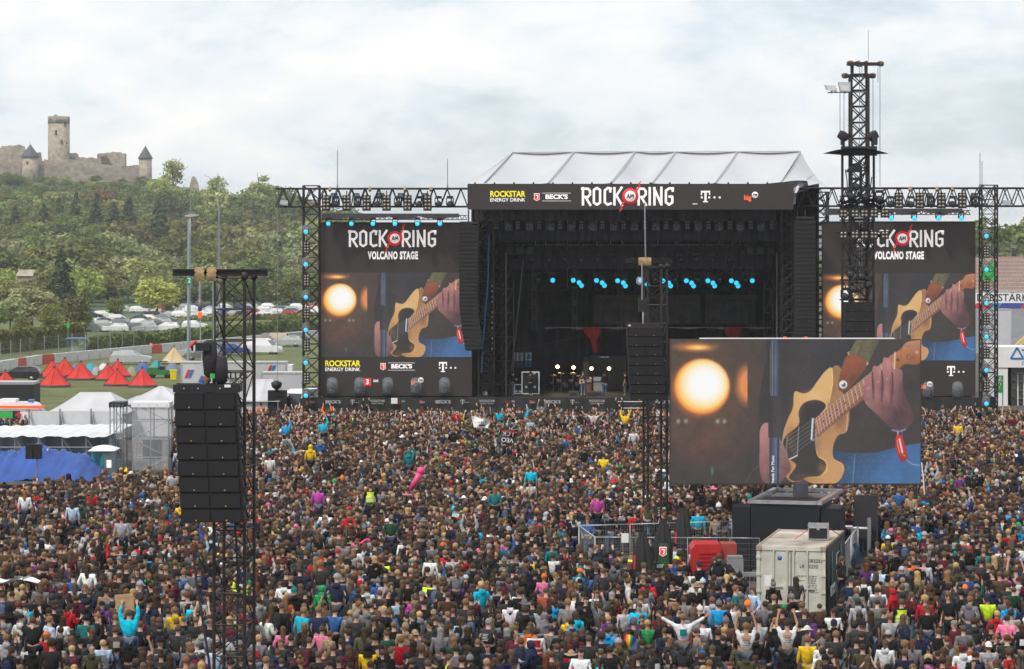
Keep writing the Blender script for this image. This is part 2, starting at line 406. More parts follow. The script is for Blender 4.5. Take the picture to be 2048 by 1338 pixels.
def trunk_mb(h, r, nb=5):
    mb = MB(); pts = [Vector((rnd.uniform(-.12, .12) * i, rnd.uniform(-.12, .12) * i, h * i / 4)) for i in range(5)]; pts[0] = Vector((0, 0, -1.2))
    for i in range(4): mb.tube(pts[i], pts[i + 1], r * (1 - .2 * i), 7, 0, r * (1 - .2 * (i + 1)))
    for i in range(nb):
        p = pts[rnd.choice((2, 3, 3, 4))]; d = rv().normalized(); d.z = abs(d.z) * .6 + .5
        mb.tube(p, p + d * h * .42, r * .4, 5, 0, r * .1)
    return mb
KINDS = []
for (kind, h, w, zc, n, s, lo) in (('broad', 9.5, 9, 1.2, 46, .42, .1), ('broad', 10.5, 8, 1.6, 44, .40, .1), ('broad', 9, 10.5, .9, 52, .44, .15), ('broad', 12, 8.5, 2, 50, .42, .2),
                                   ('loose', 13, 6, 3.5, 22, .40, .6), ('loose', 15, 5.5, 5, 20, .42, .7), ('bush', 4, 6, .1, 26, .34, .1)):
    KINDS.append((kind, round_crown(h, w, zc, n, s, lo).mesh('crown', m_leaf), trunk_mb(h * .72, .16 + h * .014, 7 if kind == 'loose' else 5).mesh('trunk', m_bark)))
for h, w in ((13, 5.2), (10, 4.6)):
    KINDS.append(('conifer', cone_crown(h, w, 1., .5).mesh('crown', m_leaf), trunk_mb(h * .9, .2, 0).mesh('trunk', m_bark)))
BY = {k: [i for i, q in enumerate(KINDS) if q[0] == k] for k in ('broad', 'loose', 'bush', 'conifer')}
GREENS = {'grey': (0.262, 0.286, 0.139), 'olive': (0.179, 0.186, 0.059), 'mid': (0.140, 0.183, 0.056), 'pale': (0.285, 0.328, 0.112), 'dark': (0.072, 0.098, 0.040), 'bronze': (0.145, 0.139, 0.054), 'red': (0.211, 0.117, 0.073), 'yellow': (0.357, 0.381, 0.103)}
def tree(kind, x, y, s, tone, label, group, i=None, sz=None):
    k = KINDS[rnd.choice(BY[kind]) if i is None else i]
    nm = {'broad': 'broadleaf_tree', 'loose': 'sparse_tree', 'bush': 'bush', 'conifer': 'conifer_tree'}[kind]
    t = thing(nm, label, 'bush' if kind == 'bush' else 'tree', (x, y, hgt(x, y) - .1), group)
    t.rotation_euler = (0, 0, rnd.uniform(0, 6.3)); wk = 1.32 if kind == 'broad' and s > .6 else 1.1; t.scale = (s * wk * rnd.uniform(.92, 1.12), s * wk * rnd.uniform(.92, 1.12), (sz or s) * rnd.uniform(.92, 1.08))
    jt = rnd.uniform(.85, 1.18); c = tuple(q * jt * rnd.uniform(.95, 1.05) for q in GREENS[tone])
    for n_, me in (('crown', k[1]), ('trunk', k[2])):
        o = link(n_, me, t, False); o.color = (*c, 1)
    return t
def tree_px(kind, px, d, top, tone, label, group=None, i=None):
    """tree at photo column px and distance d whose top reaches row top"""
    x = X(px, d); k = KINDS[rnd.choice(BY[kind]) if i is None else i]; j = KINDS.index(k)
    full = max(v.co.z for v in k[1].vertices); h = Z(top, d) - hgt(x, d)
    return tree(kind, x, d, max(.3, h / full), tone, label, group, j)
# big trees beside the camp, at the left
for n_, (px, d, top, tone, lab) in enumerate(((20, 440, 590, 'grey', 'large grey-green tree at the left edge behind the wire fence'), (62, 452, 560, 'grey', 'round silvery tree behind the wire fence, left of the green lamp pole'),
        (105, 438, 604, 'olive', 'olive tree directly behind the wire fence with a rounded top'), (150, 446, 592, 'bronze', 'brownish olive tree beside the green lamp pole'), (-25, 435, 600, 'mid', 'dark green tree cut by the left edge of the view'),
        (45, 430, 640, 'olive', 'low olive tree crowding the wire fence at far left'), (172, 455, 640, 'mid', 'small green tree at the near corner of the car park'))):
    tree_px('broad', px, d, top, tone, lab)
tree_px('broad', 313, 545, 549, 'yellow', 'pale yellow-green tree standing among the parked cars', None, 3)
tree_px('broad', 338, 552, 580, 'pale', 'pale tree at the edge of the car park beside the lamp post')
tree_px('broad', 232, 545, 590, 'olive', 'small olive tree between the cars and the dark wood')
tree_px('broad', 48, 606, 549, 'olive', 'olive tree standing in front of the white shed')
tree_px('conifer', 124, 600, 500, 'dark', 'single dark conifer standing in front of the wood below the white barn')
tree_px('loose', 345, 1190, 320, 'yellow', 'tall thin tree on the skyline right of the castle corner tower')
tree_px('broad', 318, 1180, 352, 'yellow', 'bright yellow-green tree beside the castle corner tower')
tree_px('loose', 436, 1200, 346, 'yellow', 'pale spreading tree alone on the ridge')
tree_px('loose', 521, 1210, 342, 'pale', 'forked thin tree on the ridge near the stage truss')
tree_px('broad', 540, 1215, 362, 'mid', 'dense tree on the ridge next to the forked one')
tree_px('bush', 205, 1150, 372, 'red', 'dark red bush on the slope below the castle wall')
for px, top, d in ((119, 396, 960), (151, 392, 950), (192, 384, 940), (258, 386, 955), (317, 404, 930), (30, 408, 955), (228, 405, 945), (88, 412, 955)):
    tree_px('conifer', px, d, top, 'dark', 'dark conifer rising from the wood below the castle', 'conifers below the castle')
G_ = 'trees of the wood on the hillside'
rows = [(650, 0, 660, 530, 590, ('olive', 'mid', 'yellow', 'grey')), (672, 0, 680, 500, 550, ('grey', 'olive', 'mid')), (690, -10, 680, 478, 545, ('grey', 'grey', 'pale', 'mid')), (750, -10, 680, 462, 520, ('grey', 'grey', 'olive')),
        (820, -10, 680, 445, 500, ('grey', 'olive', 'mid', 'grey')), (880, -10, 690, 432, 480, ('olive', 'mid', 'pale', 'dark')), (940, -10, 690, 418, 450, ('bronze', 'mid', 'olive', 'mid')), (1010, -10, 690, 405, 440, ('mid', 'olive', 'bronze'))]
for d, a, b, t0, t1, tones in rows:
    px = a + rnd.uniform(0, 20)
    while px < b:
        dd = d + rnd.uniform(-22, 22); top = rnd.uniform(t0, t1)
        if px > 330 and d > 780: top += 12 - (px - 330) * .02
        tone = rnd.choice(tones)
        wh = ('at the foot' if d < 660 else 'low' if d < 780 else 'halfway up' if d < 900 else 'near the top') + ' of the wooded hill ' + ('at the far left' if px < 90 else 'under the castle keep' if px < 190 else 'under the castle corner tower' if px < 300 else 'behind the lamp post' if px < 400 else 'behind the near tower' if px < 510 else 'beside the stage')
        tree_px('broad', px, dd, top, tone, {'yellow': 'yellow-green tree ' + wh, 'grey': 'silvery round tree ' + wh, 'olive': 'olive tree ' + wh, 'mid': 'green tree ' + wh, 'pale': 'pale tree ' + wh,
                 'dark': 'dark tree ' + wh, 'bronze': 'brownish tree ' + wh}[tone], G_)
        px += rnd.uniform(38, 64) * (700 / d) ** .5
for i in range(210):     # slope shrubs below the castle and along the ridge
    px = rnd.uniform(-10, 300); d = rnd.uniform(1060, 1268); tn_ = rnd.choice(('mid', 'olive', 'mid', 'pale'))
    tree('bush', X(px, d), d, rnd.uniform(.8, 1.7) * (1 if d < 1190 else .5), tn_, {'mid': 'green', 'olive': 'olive', 'pale': 'pale'}[tn_] + ' shrub ' + ('high' if d > 1125 else 'lower') + ' on the slope ' + ('under the left castle wall' if px < 45 else 'under the round keep' if px < 110 else 'under the left half of the curtain wall' if px < 180 else 'under the right half of the curtain wall' if px < 260 else 'under the right corner tower'), 'shrubs on the castle slope')
for px, top in ((-8, 352), (12, 340), (28, 346), (50, 362)): tree_px('broad', px, 1235, top, 'mid', 'leafy tree in front of the left castle wall', 'trees in front of the left castle wall')
for px, top, tn in ((330, 372, 'mid'), (362, 372, 'pale'), (400, 372, 'pale'), (418, 382, 'mid'), (455, 376, 'pale'), (470, 388, 'mid'), (490, 384, 'mid'), (505, 378, 'pale'), (562, 388, 'mid'), (585, 396, 'olive'), (615, 400, 'mid'), (650, 408, 'mid'), (700, 415, 'mid')):
    tree_px('broad', px, 1160 + rnd.uniform(-30, 30), top, tn, ({'mid': 'green', 'pale': 'pale', 'olive': 'olive'}[tn]) + ' tree along the ridge ' + ('beside the castle' if px < 345 else 'beside the wall stump' if px < 405 else 'left of the pale spreading tree' if px < 430 else 'between the pale tree and the forked tree' if px < 515 else 'behind the left end of the stage truss' if px < 600 else 'behind the left stage truss'), 'trees along the ridge')
for px, top, tn in ((1985, 455, 'pale'), (2008, 440, 'mid'), (2028, 447, 'mid'), (2050, 438, 'olive'), (2075, 450, 'mid'), (1960, 470, 'mid'), (1930, 476, 'pale'), (1880, 470, 'mid')):
    tree_px('broad', px, 560 + rnd.uniform(-15, 15), top, tn, 'tree rising behind the grandstand', 'trees behind the grandstand')
# the rest of the wood, too far and dense to count
def scatter(name, pts, meshes, cols, label, cat):
    me = bpy.data.meshes.new(name); me.from_pydata([p[0] for p in pts], [], [])
    for an, ty, vals in cols:
        at = me.attributes.new(an, ty, 'POINT')
        at.data.foreach_set('color' if ty == 'FLOAT_COLOR' else 'vector' if ty == 'FLOAT_VECTOR' else 'value', np.array(vals, dtype=np.int32 if ty == 'INT' else np.float32).ravel())
    c = bpy.data.collections.new(name + '_kinds')
    for i, (mm, colr) in enumerate(meshes):
        q = bpy.data.objects.new('%s_kind_%03d' % (name, i), mm); q.color = (*colr, 1); c.objects.link(q)
    g = bpy.data.node_groups.new(name + '_scatter', 'GeometryNodeTree')
    g.interface.new_socket('Geometry', in_out='INPUT', socket_type='NodeSocketGeometry'); g.interface.new_socket('Geometry', in_out='OUTPUT', socket_type='NodeSocketGeometry')
    N = g.nodes.new; K = g.links.new; gi = N('NodeGroupInput'); go = N('NodeGroupOutput'); ip = N('GeometryNodeInstanceOnPoints'); ci = N('GeometryNodeCollectionInfo')
    ci.inputs['Collection'].default_value = c; ci.inputs['Separate Children'].default_value = True; ci.inputs['Reset Children'].default_value = True
    def na(nm, dt):
        n = N('GeometryNodeInputNamedAttribute'); n.data_type = dt; n.inputs['Name'].default_value = nm; return n.outputs['Attribute']
    K(gi.outputs[0], ip.inputs['Points']); K(ci.outputs[0], ip.inputs['Instance']); ip.inputs['Pick Instance'].default_value = True
    K(na('pick', 'INT'), ip.inputs['Instance Index']); K(na('turn', 'FLOAT_VECTOR'), ip.inputs['Rotation']); K(na('size', 'FLOAT_VECTOR'), ip.inputs['Scale']); K(ip.outputs[0], go.inputs[0])
    o = link(name, me); md = o.modifiers.new('scatter', 'NODES'); md.node_group = g
    return tag(o, label, cat, None, 'stuff')
pts = []; pk = []; tn = []; sz = []
for i in range(1500):
    y = 600 + 640 * rnd.random() ** .8; x = rnd.uniform(-330, 330) * (y / 1000) ** .3
    px = 1024 + x * FOC / y
    if 60 < px < 320 and y > 1090: continue
    if -30 < px < 690 and y < 690: continue
    if px > 690 and px < 1900 and rnd.random() < .5: continue
    pts.append(((x, y, hgt(x, y) - .4),)); pk.append(rnd.randrange(0, 9)); tn.append((0, 0, rnd.uniform(0, 6.3))); s = rnd.uniform(.45, .85); sz.append((s, s, s * rnd.uniform(.8, 1.1)))
def tinted(i, t):
    q = KINDS[i][1].copy(); q.materials[0] = leafmat('woodland_' + t, GREENS[t]); return q
scatter('woodland', pts, [(tinted(i, t), GREENS[t]) for i, t in ((0, 'olive'), (1, 'mid'), (2, 'grey'), (3, 'olive'), (6, 'mid'), (6, 'olive'), (0, 'mid'), (2, 'olive'), (1, 'bronze'))],
        [('pick', 'INT', pk), ('turn', 'FLOAT_VECTOR', tn), ('size', 'FLOAT_VECTOR', sz)], 'dense wood filling the hillside behind the single trees', 'woodland')

# ---------------------------------------------------------------- hedges, fences, barrier, far buildings
m_hedge = leafmat('hedge_leaves')
def hedge(a, b, h, w, label, tone, n):
    a, b = Vector(a), Vector(b); t = thing('hedge', label, 'hedge', a); mb = MB()
    for i in range(n):
        u = rnd.random(); k = rnd.choice((0, 0, 1)); c = a.lerp(b, u)
        hh = h * (1 + .16 * mnoise.noise(Vector((u * 14, 1, 2))) + .10 * mnoise.noise(Vector((u * 47, 1, 2))))
        if k: p = c + Vector((rnd.uniform(-.4, .4), rnd.uniform(-w, w), hh + rnd.uniform(-.25, .3))); d = Vector((0, 0, 1))
        else: p = c + Vector((rnd.uniform(-.4, .4), -w + rnd.uniform(-.3, .3), rnd.uniform(0, hh))); d = Vector((0, -1, .4))
        leaf(mb, p, d, rnd.uniform(.3, .5))
    o = part('foliage', mb, m_hedge, t); o.color = (*GREENS[tone], 1)
    dv = (b - a); q = MB(); n_ = Vector((0, w * .8, 0)); up = Vector((0, 0, h * .86))
    q.prism([a - n_, a + n_, a + n_ + up, a - n_ + up], dv); part('branch_core', q, m_bark, t)
hedge((X(165, 352), 352, 0), (X(660, 462), 462, 0), 1.75, 1.0, 'long clipped hedge between the car park and the camping field', 'mid', 7000)
hedge((X(-40, 345), 345, 0), (X(170, 388), 388, 0), 2.6, 1.0, 'overgrown hedge behind the wire fence at the left edge', 'olive', 3600)
hedge((X(240, 500), 500, 0), (X(660, 540), 540, 0), .8, 1.0, 'low scruffy hedge along the row of parked cars', 'olive', 1500)
m_wire = mat('fence_wire', (.16, .17, .17), .5, .4, .1, 8)
def wirefence(pts, h, name, label, wires, sp, r=.03):
    t = thing(name, label, 'fence', pts[0]); mb = MB()
    for a, b in zip(pts, pts[1:]):
        a, b = Vector(a), Vector(b); n = max(1, int((b - a).length / sp))
        for i in range(n + 1): p = a.lerp(b, i / n); bar('post', p, p + Vector((0, 0, h)), .06, m_grey, t)
        for k in range(wires): z = Vector((0, 0, h * (k + .5) / wires)); mb.tube(a + z, b + z, r * .45, 3)
        n2 = int((b - a).length / .9)
        for i in range(n2): p = a.lerp(b, i / n2); mb.tube(p, p + Vector((0, 0, h)), r * .35, 3)
    part('wire_mesh', mb, m_wire, t, True, 'stuff'); return t
wirefence([(X(-20, 300), 300, 0), (X(60, 322), 322, 0), (X(290, 372), 372, 0)], 3.0, 'wire_fence', 'tall wire mesh fence behind the red tents', 9, 5.5)
hz = hgt(X(50, 800), 800)
wirefence([(X(-30, 800), 800, Z(545, 800)), (X(112, 800), 800, Z(545, 800))], 4.6, 'hill_fence', 'wire fence on the wall above the trees at the far left', 10, 6)
solo('bank_wall', MB().bx(X(-60, 802), X(116, 802), 802, 803, hz - 2, Z(545, 802)), mat('brown_concrete', (.19, .165, .14), .9, 0, .2, .5), 'low brown retaining wall under the hill fence at far left', 'wall')
bn = thing('barn', 'low white shed roof half hidden in the trees at far left', 'shed', (X(50, 640), 640, 0))
part('wall', MB().bx(X(34, 640), X(64, 640), 640, 646, 0, Z(552, 640)), m_stone2, bn); part('roof', MB().prism([(X(32, 640), 639.6, Z(552, 640)), (X(66, 640), 639.6, Z(552, 640)), (X(65, 640), 643, Z(541, 640)), (X(33, 640), 643, Z(541, 640))], (0, .3, .2)), m_stone, bn)
bw = thing('stadium_wall', 'long dull red building roof behind the trees left of the stage', 'building', (X(580, 800), 800, 0))
part('wall', MB().bx(X(540, 800), X(660, 800), 800, 812, 0, Z(531, 800)), mat('dull_brick', (.21, .15, .14), .9, 0, .2, .3), bw); part('roof', MB().bx(X(536, 800), X(664, 800), 799, 813, Z(531, 800), Z(527, 800)), mat('dull_tile', (.19, .12, .12), .8, 0, .2, .3), bw)
# white crash barrier with red pieces round the camp
m_barw = mat('barrier_white', (.50, .49, .48), .7, 0, .15, .8); m_barr = mat('barrier_red', (.48, .06, .04), .6, 0, .15, .8)
cb = thing('crash_barrier', 'long white crash barrier with red blocks round the camping field', 'barrier', (X(-20, 300), 300, 0))
bp_ = [(X(-20, 296), 296), (X(80, 318), 318), (X(300, 352), 352), (X(430, 376), 376), (X(600, 412), 412), (X(680, 430), 430)]
i = 0
for (x0, y0), (x1, y1) in zip(bp_, bp_[1:]):
    n = int(math.hypot(x1 - x0, y1 - y0) / 3.2)
    for k in range(n):
        u, v = (k + .03) / n, (k + .97) / n; a = Vector((x0 + (x1 - x0) * u, y0 + (y1 - y0) * u, 0)); b = Vector((x0 + (x1 - x0) * v, y0 + (y1 - y0) * v, 0))
        c = (a + b) / 2; ang = math.atan2(b.y - a.y, b.x - a.x); i += 1
        red = i % 13 == 4 or (i % 23 == 7)
        block('barrier_block', c + Vector((0, 0, .55)), ((b - a).length, .6, 1.1), m_barr if red else m_barw, cb, True, (0, 0, ang))

# thin summer haze over the whole place
hb = link('haze', MB().bx(-2700, 2700, -75, 5100, -220, 84).mesh('haze', bpy.data.materials.new('haze_air'))); hb['kind'] = 'stuff'
hm = hb.data.materials[0]; hm.use_nodes = True; hm.node_tree.nodes.clear(); hv = hm.node_tree.nodes.new('ShaderNodeVolumePrincipled'); ho_ = hm.node_tree.nodes.new('ShaderNodeOutputMaterial')
hv.inputs['Color'].default_value = (.97, .985, 1, 1); hv.inputs['Density'].default_value = HAZE; hv.inputs['Anisotropy'].default_value = .3; hm.node_tree.links.new(hv.outputs[0], ho_.inputs['Volume'])
# ---------------------------------------------------------------- vehicles
m_carpaint = mat('car_paint', (.5, .5, .5), .25, .1, .04, 2, objcol=True, spec=.6)
m_light = mat('head_lamp', (.6, .6, .62), .15, .2, .05, 5); m_tail = mat('tail_lamp', (.35, .01, .01), .25, 0, .05, 5)
def wheel_mesh(r, w):
    q = Quaternion((1, 0, 0), PI / 2)
    return MB().lathe((0, 0, 0), [(r * .6, -w / 2), (r, -w / 2 * .8), (r, w / 2 * .8), (r * .6, w / 2)], 14, 0, q=q).mesh('tyre', m_tyre), MB().lathe((0, 0, 0), [(r * .62, -w * .53), (r * .62, w * .53)], 10, 0, q=q).mesh('rim', m_rim)
WH = wheel_mesh(.32, .2)
def shell(mb, prof, w, mi=0, top_in=.0, zt=1e9):
    """side profile (x,z) swept across the width; points above zt lean inwards"""
    n = len(prof); vs = []
    for s in (-1, 1):
        for x, z in prof: vs.append((x, s * (w / 2 - (top_in if z > zt else 0)), z))
    mb.add(vs, [tuple(range(n - 1, -1, -1)), tuple(range(n, 2 * n))] + [(i, (i + 1) % n, n + (i + 1) % n, n + i) for i in range(n)], mi)
def make_vehicle(name, label, cat, loc, body, cabin, glass_side, w, wheels, zt, col, group=None, rot=0.):
    t = thing(name, label, cat, (0, 0, 0), group)
    mb = MB(); shell(mb, body, w); b = part('body', mb, m_carpaint, t); b.color = (*col, 1)
    mb = MB(); shell(mb, cabin, w - .04, 0, .16, zt); c = part('roof', mb, m_carpaint, t); c.color = (*col, 1)
    g = MB()
    for poly in glass_side:
        for s in (-1, 1): g.add([(x, s * (w / 2 - .018 - (.155 if z > zt else (.0 if z < zt - .3 else .08)) + .012), z) for x, z in poly], [tuple(range(len(poly)))])
    # windscreen and rear window
    cp = sorted(cabin, key=lambda p: p[1]); xs = [p for p in cabin]
    f0, f1 = xs[-1], xs[-2]; r0, r1 = xs[0], xs[1]
    for (a, b_, sg) in ((f0, f1, 1), (r0, r1, -1)):
        p0 = (a[0] + (b_[0] - a[0]) * .1 + .03 * sg, a[1] + (b_[1] - a[1]) * .1); p1 = (a[0] + (b_[0] - a[0]) * .85 + .03 * sg, a[1] + (b_[1] - a[1]) * .85)
        g.add([(p0[0], -w / 2 + .12, p0[1] + .02), (p0[0], w / 2 - .12, p0[1] + .02), (p1[0], w / 2 - .26, p1[1] + .02), (p1[0], -w / 2 + .26, p1[1] + .02)], [(0, 1, 2, 3)])
    part('window', g, m_glass, t)
    x0 = min(p[0] for p in body); x1 = max(p[0] for p in body)
    for s in (-1, 1):
        block('headlight', (x1 - .06, s * (w / 2 - .28), .68), (.16, .34, .16), m_light, t); block('tail_light', (x0 + .04, s * (w / 2 - .2), .75), (.12, .24, .2), m_tail, t)
    for x in wheels:
        for s in (-1, 1):
            o = link('wheel', WH[0], t, False); o.location = (x, s * (w / 2 - .1), .32); r = link('rim', WH[1], o, False)
    t.location = loc; t.rotation_euler = (0, 0, rot)
    return t
HB = [(-2.1, .3), (-2.15, .75), (-2.05, .98), (1.0, .98), (1.95, .86), (2.12, .65), (2.1, .3)]
HC = [(-2.0, .96), (-1.75, 1.40), (-1.2, 1.50), (.1, 1.48), (1.05, .96)]
HG = [[(-1.65, 1.02), (-1.5, 1.36), (-.62, 1.40), (-.62, 1.02)], [(-.55, 1.02), (-.55, 1.40), (.08, 1.38), (.72, 1.02)]]
def recol(r, col):
    for ch in r.children:
        if ch.name.split('.')[0] in ('body', 'roof'): ch.color = (*col, 1)
    return r
CC = {'white': (.72, .72, .73), 'silver': (.40, .41, .43), 'black': (.015, .015, .018), 'grey': (.13, .135, .145), 'red': (.30, .02, .025), 'blue': (.02, .06, .20), 'green': (.10, .42, .04), 'dark blue': (.02, .03, .07), 'beige': (.42, .38, .30)}
car0 = None
def car(px, d, cn, label, group=None, rot=0., sc=1.):
    global car0
    x = X(px, d)
    if car0 is None:
        car0 = make_vehicle('parked_car', label, 'car', (x, d, 0), HB, HC, HG, 1.78, (-1.3, 1.3), 1.2, CC[cn], group, rot); return car0
    r = dup(car0, (x, d, 0), rot, label, group, sc); r['label'] = label
    if group: r['group'] = group
    elif 'group' in r: del r['group']
    return recol(r, CC[cn])
GC = 'cars in the rows of the car park behind the hedge'
car(573, 378, 'silver', 'silver estate car on the grass beside the brown tunnel tent', None, PI, 1.05)
car(586, 392, 'grey', 'dark grey car half hidden behind the silver estate on the grass', None, PI)
car(468, 346, 'blue', 'blue hatchback on the grass beside the white van')
car(405, 330, 'grey', 'dark grey car parked behind the lamp post in the camp', None, PI)
car(385, 338, 'silver', 'silver car behind the beige tepee tent', None, PI)
car(262, 318, 'silver', 'silver grey car parked behind the red tents', None, 0, 1.1)
car(40, 277, 'black', 'black car beside the leftmost red tent', None, PI)
car(176, 560, 'dark blue', 'dark blue van-like car at the corner of the car park under trees', None, .2, 1.15)
car(222, 548, 'green', 'bright green car among the trees of the car park')
car(208, 541, 'white', 'white car parked in front of the bright green car', None, .1)
car(184, 534, 'black', 'black car at the left end of the back parking row')
def lab(cn): return {'white': 'white', 'silver': 'silver', 'black': 'black', 'grey': 'dark grey', 'red': 'dark red', 'blue': 'blue', 'dark blue': 'navy blue', 'beige': 'beige'}[cn] + ' car in the crowded car park behind the hedge'
mix = ['white', 'silver', 'black', 'grey', 'white', 'silver', 'red', 'blue', 'grey', 'dark blue', 'silver', 'white']
for (d, p0, p1, st) in ((448, 190, 330, 34), (480, 185, 350, 33), (505, 240, 345, 30), (468, 180, 420, 33), (540, 300, 640, 30), (562, 320, 640, 31), (590, 250, 640, 33), (616, 330, 640, 29)):
    px = p0
    while px < p1:
        cn = rnd.choice(mix); car(px + rnd.uniform(-3, 3), d + rnd.uniform(-3, 3), cn, lab(cn).replace(' behind the hedge', '').replace('car in the crowded', 'car in the %s row of the' % {448: 'front', 468: 'second', 480: 'third', 505: 'fourth', 540: 'fifth', 562: 'sixth', 590: 'seventh', 616: 'rear'}[d]) + (' left of the lamp post' if px < 370 else ' behind the near tower' if px < 510 else ' beside the stage truss'), GC, rnd.choice((0, PI, .25, -.2, PI + .2)), rnd.uniform(.95, 1.08)); px += st + rnd.uniform(-3, 5)
VB = [(-2.45, .3), (-2.45, 1.9), (-2.35, 1.95), (1.35, 1.1), (2.3, .95), (2.5, .6), (2.5, .3)]
def van(px, d, label, h=2.0, L=5., col=(.72, .72, .73), rot=0., name='parked_van'):
    a = L / 2; body = [(-a, .3), (-a, 1.15), (a * .5, 1.15), (a * .93, 1.0), (a, .62), (a, .3)]
    cab = [(-a + .01, 1.13), (-a + .06, h - .08), (-a + .2, h), (a * .22, h), (a * .34, h - .1), (a * .66, 1.13)]
    gl = [[(a * .06, 1.2), (a * .06, h - .28), (a * .26, h - .3), (a * .52, 1.2)]]
    return make_vehicle(name, label, 'van', (X(px, d), d, 0), body, cab, gl, 2.0, (-a * .62, a * .62), 1.5, col, None, rot)
van(525, 350, 'white panel van parked on the grass facing right', 2.0, 4.9, rot=-.25)
van(608, 206, 'white high-roofed van behind the stage corner speakers', 2.75, 5.6, rot=-2.2)
# trailers
def trailer(name, label, px0, px1, d, top, cabr=False):
    t = thing(name, label, 'trailer', (X(px0, d), d, 0)); x0, x1 = X(px0, d), X(px1, d); zt = Z(top, d)
    part('box_body', MB().bx(x0, x1, d, d + 2.5, .95, zt), m_sheet, t); part('chassis', MB().bx(x0 + .4, x1 - .4, d + .3, d + 2.2, .6, .94), m_black, t)
    mb = MB(); mb.bx(x0 - .03, x1 + .03, d - .03, d + .05, zt - .12, zt + .02); mb.bx(x0 - .03, x0 + .08, d - .04, d + .05, .93, zt); mb.bx(x1 - .08, x1 + .03, d - .04, d + .05, .93, zt); part('edge_trim', mb, m_chrome, t)
    for k in range(3):
        o = link('wheel', WH[0], t, False); o.location = (x1 - x0 - 2.5 + k * 1.1, .3, .45); o.scale = (1.4,) * 3
    return t
t = trailer('trailer', 'long white box trailer with small red and blue emblem parked behind the tall lamp post', 362, 572, 226, 724)
x0 = X(372, 226)
for k, m_ in enumerate((m_pred, m_pblue)):
    for (bx_, bz) in ((X(369, 226), Z(748, 226)), (X(533, 226), Z(739, 226))):
        part('emblem', MB().prism([(bx_ + k * .28, 225.95, bz - .3), (bx_ + .22 + k * .28, 225.95, bz - .3), (bx_ + .5 + k * .28, 225.95, bz + .35), (bx_ + .28 + k * .28, 225.95, bz + .35)], (0, .03, 0)), m_, t)
text('lettering', 'ALLO', (X(470, 226), 225.95, Z(752, 226)), .8, m_pblack, t, bold=.02); text('lettering', 'MOVE', (X(472, 226), 225.95, Z(763, 226)), .38, m_pblack, t)
block('trailer_nose', (X(577, 226), 227.2, 2.4), (.6, 2.3, 2.6), m_white, t)
trailer('trailer', 'shorter white box trailer standing left of the stage corner', 522, 604, 214, 745)
bt = trailer('truck_box', 'black truck box with pale roof at the left edge of the field', -40, 68, 214, 764)
part('side_cover', MB().bx(X(-42, 214), X(69, 214), 213.9, 216.6, .9, Z(769, 214)), m_pblack, bt)
# ambulance
am = van(45, 190, 'white and orange ambulance behind the white production fence at the left', 2.65, 6.2, (.72, .72, .72), 0, 'ambulance')
for n_, x_, z_, sx, sz, m_ in (('stripe', -.3, 1.12, 5.4, .42, m_org), ('stripe', -.6, 2.35, 4.6, .18, m_org), ('window', -1.3, 1.78, 2.6, .62, m_glass)):  # orange stripes are no lamps; their glow is put into the material
    block(n_, (x_, -1.02, z_), (sx, .03, sz), m_, am, False)
block('cross', (-.1, -1.05, 1.8), (.42, .03, .13), m_pred, am, False); block('cross', (-.1, -1.052, 1.8), (.13, .03, .42), m_pred, am, False)
text('lettering', 'Deutsches\nRotes\nKreuz', (.95, -1.05, 1.85), .24, m_pred, am, world=False); text('lettering', '112', (-2.2, -1.06, 1.2), .42, m_pred, am, world=False)
block('blue_beacon', (.6, 0, 2.74), (.3, 1.2, .14), m_pblue, am, False); block('roof_unit', (-.9, 0, 2.76), (1.1, 1.3, .22), m_white, am, False)
gb = thing('green_banner', 'green banner on the rail in front of the ambulance', 'banner', (X(12, 182), 182, 0)); part('cloth', MB().bx(X(-30, 182), X(25, 182), 182, 182.05, Z(836, 182), Z(822, 182)), m_pgreen, gb)
for px in (-25, 20): bar('post', (X(px, 182.1), 182.1, 0), (X(px, 182.1), 182.1, Z(820, 182)), .04, m_grey, gb)

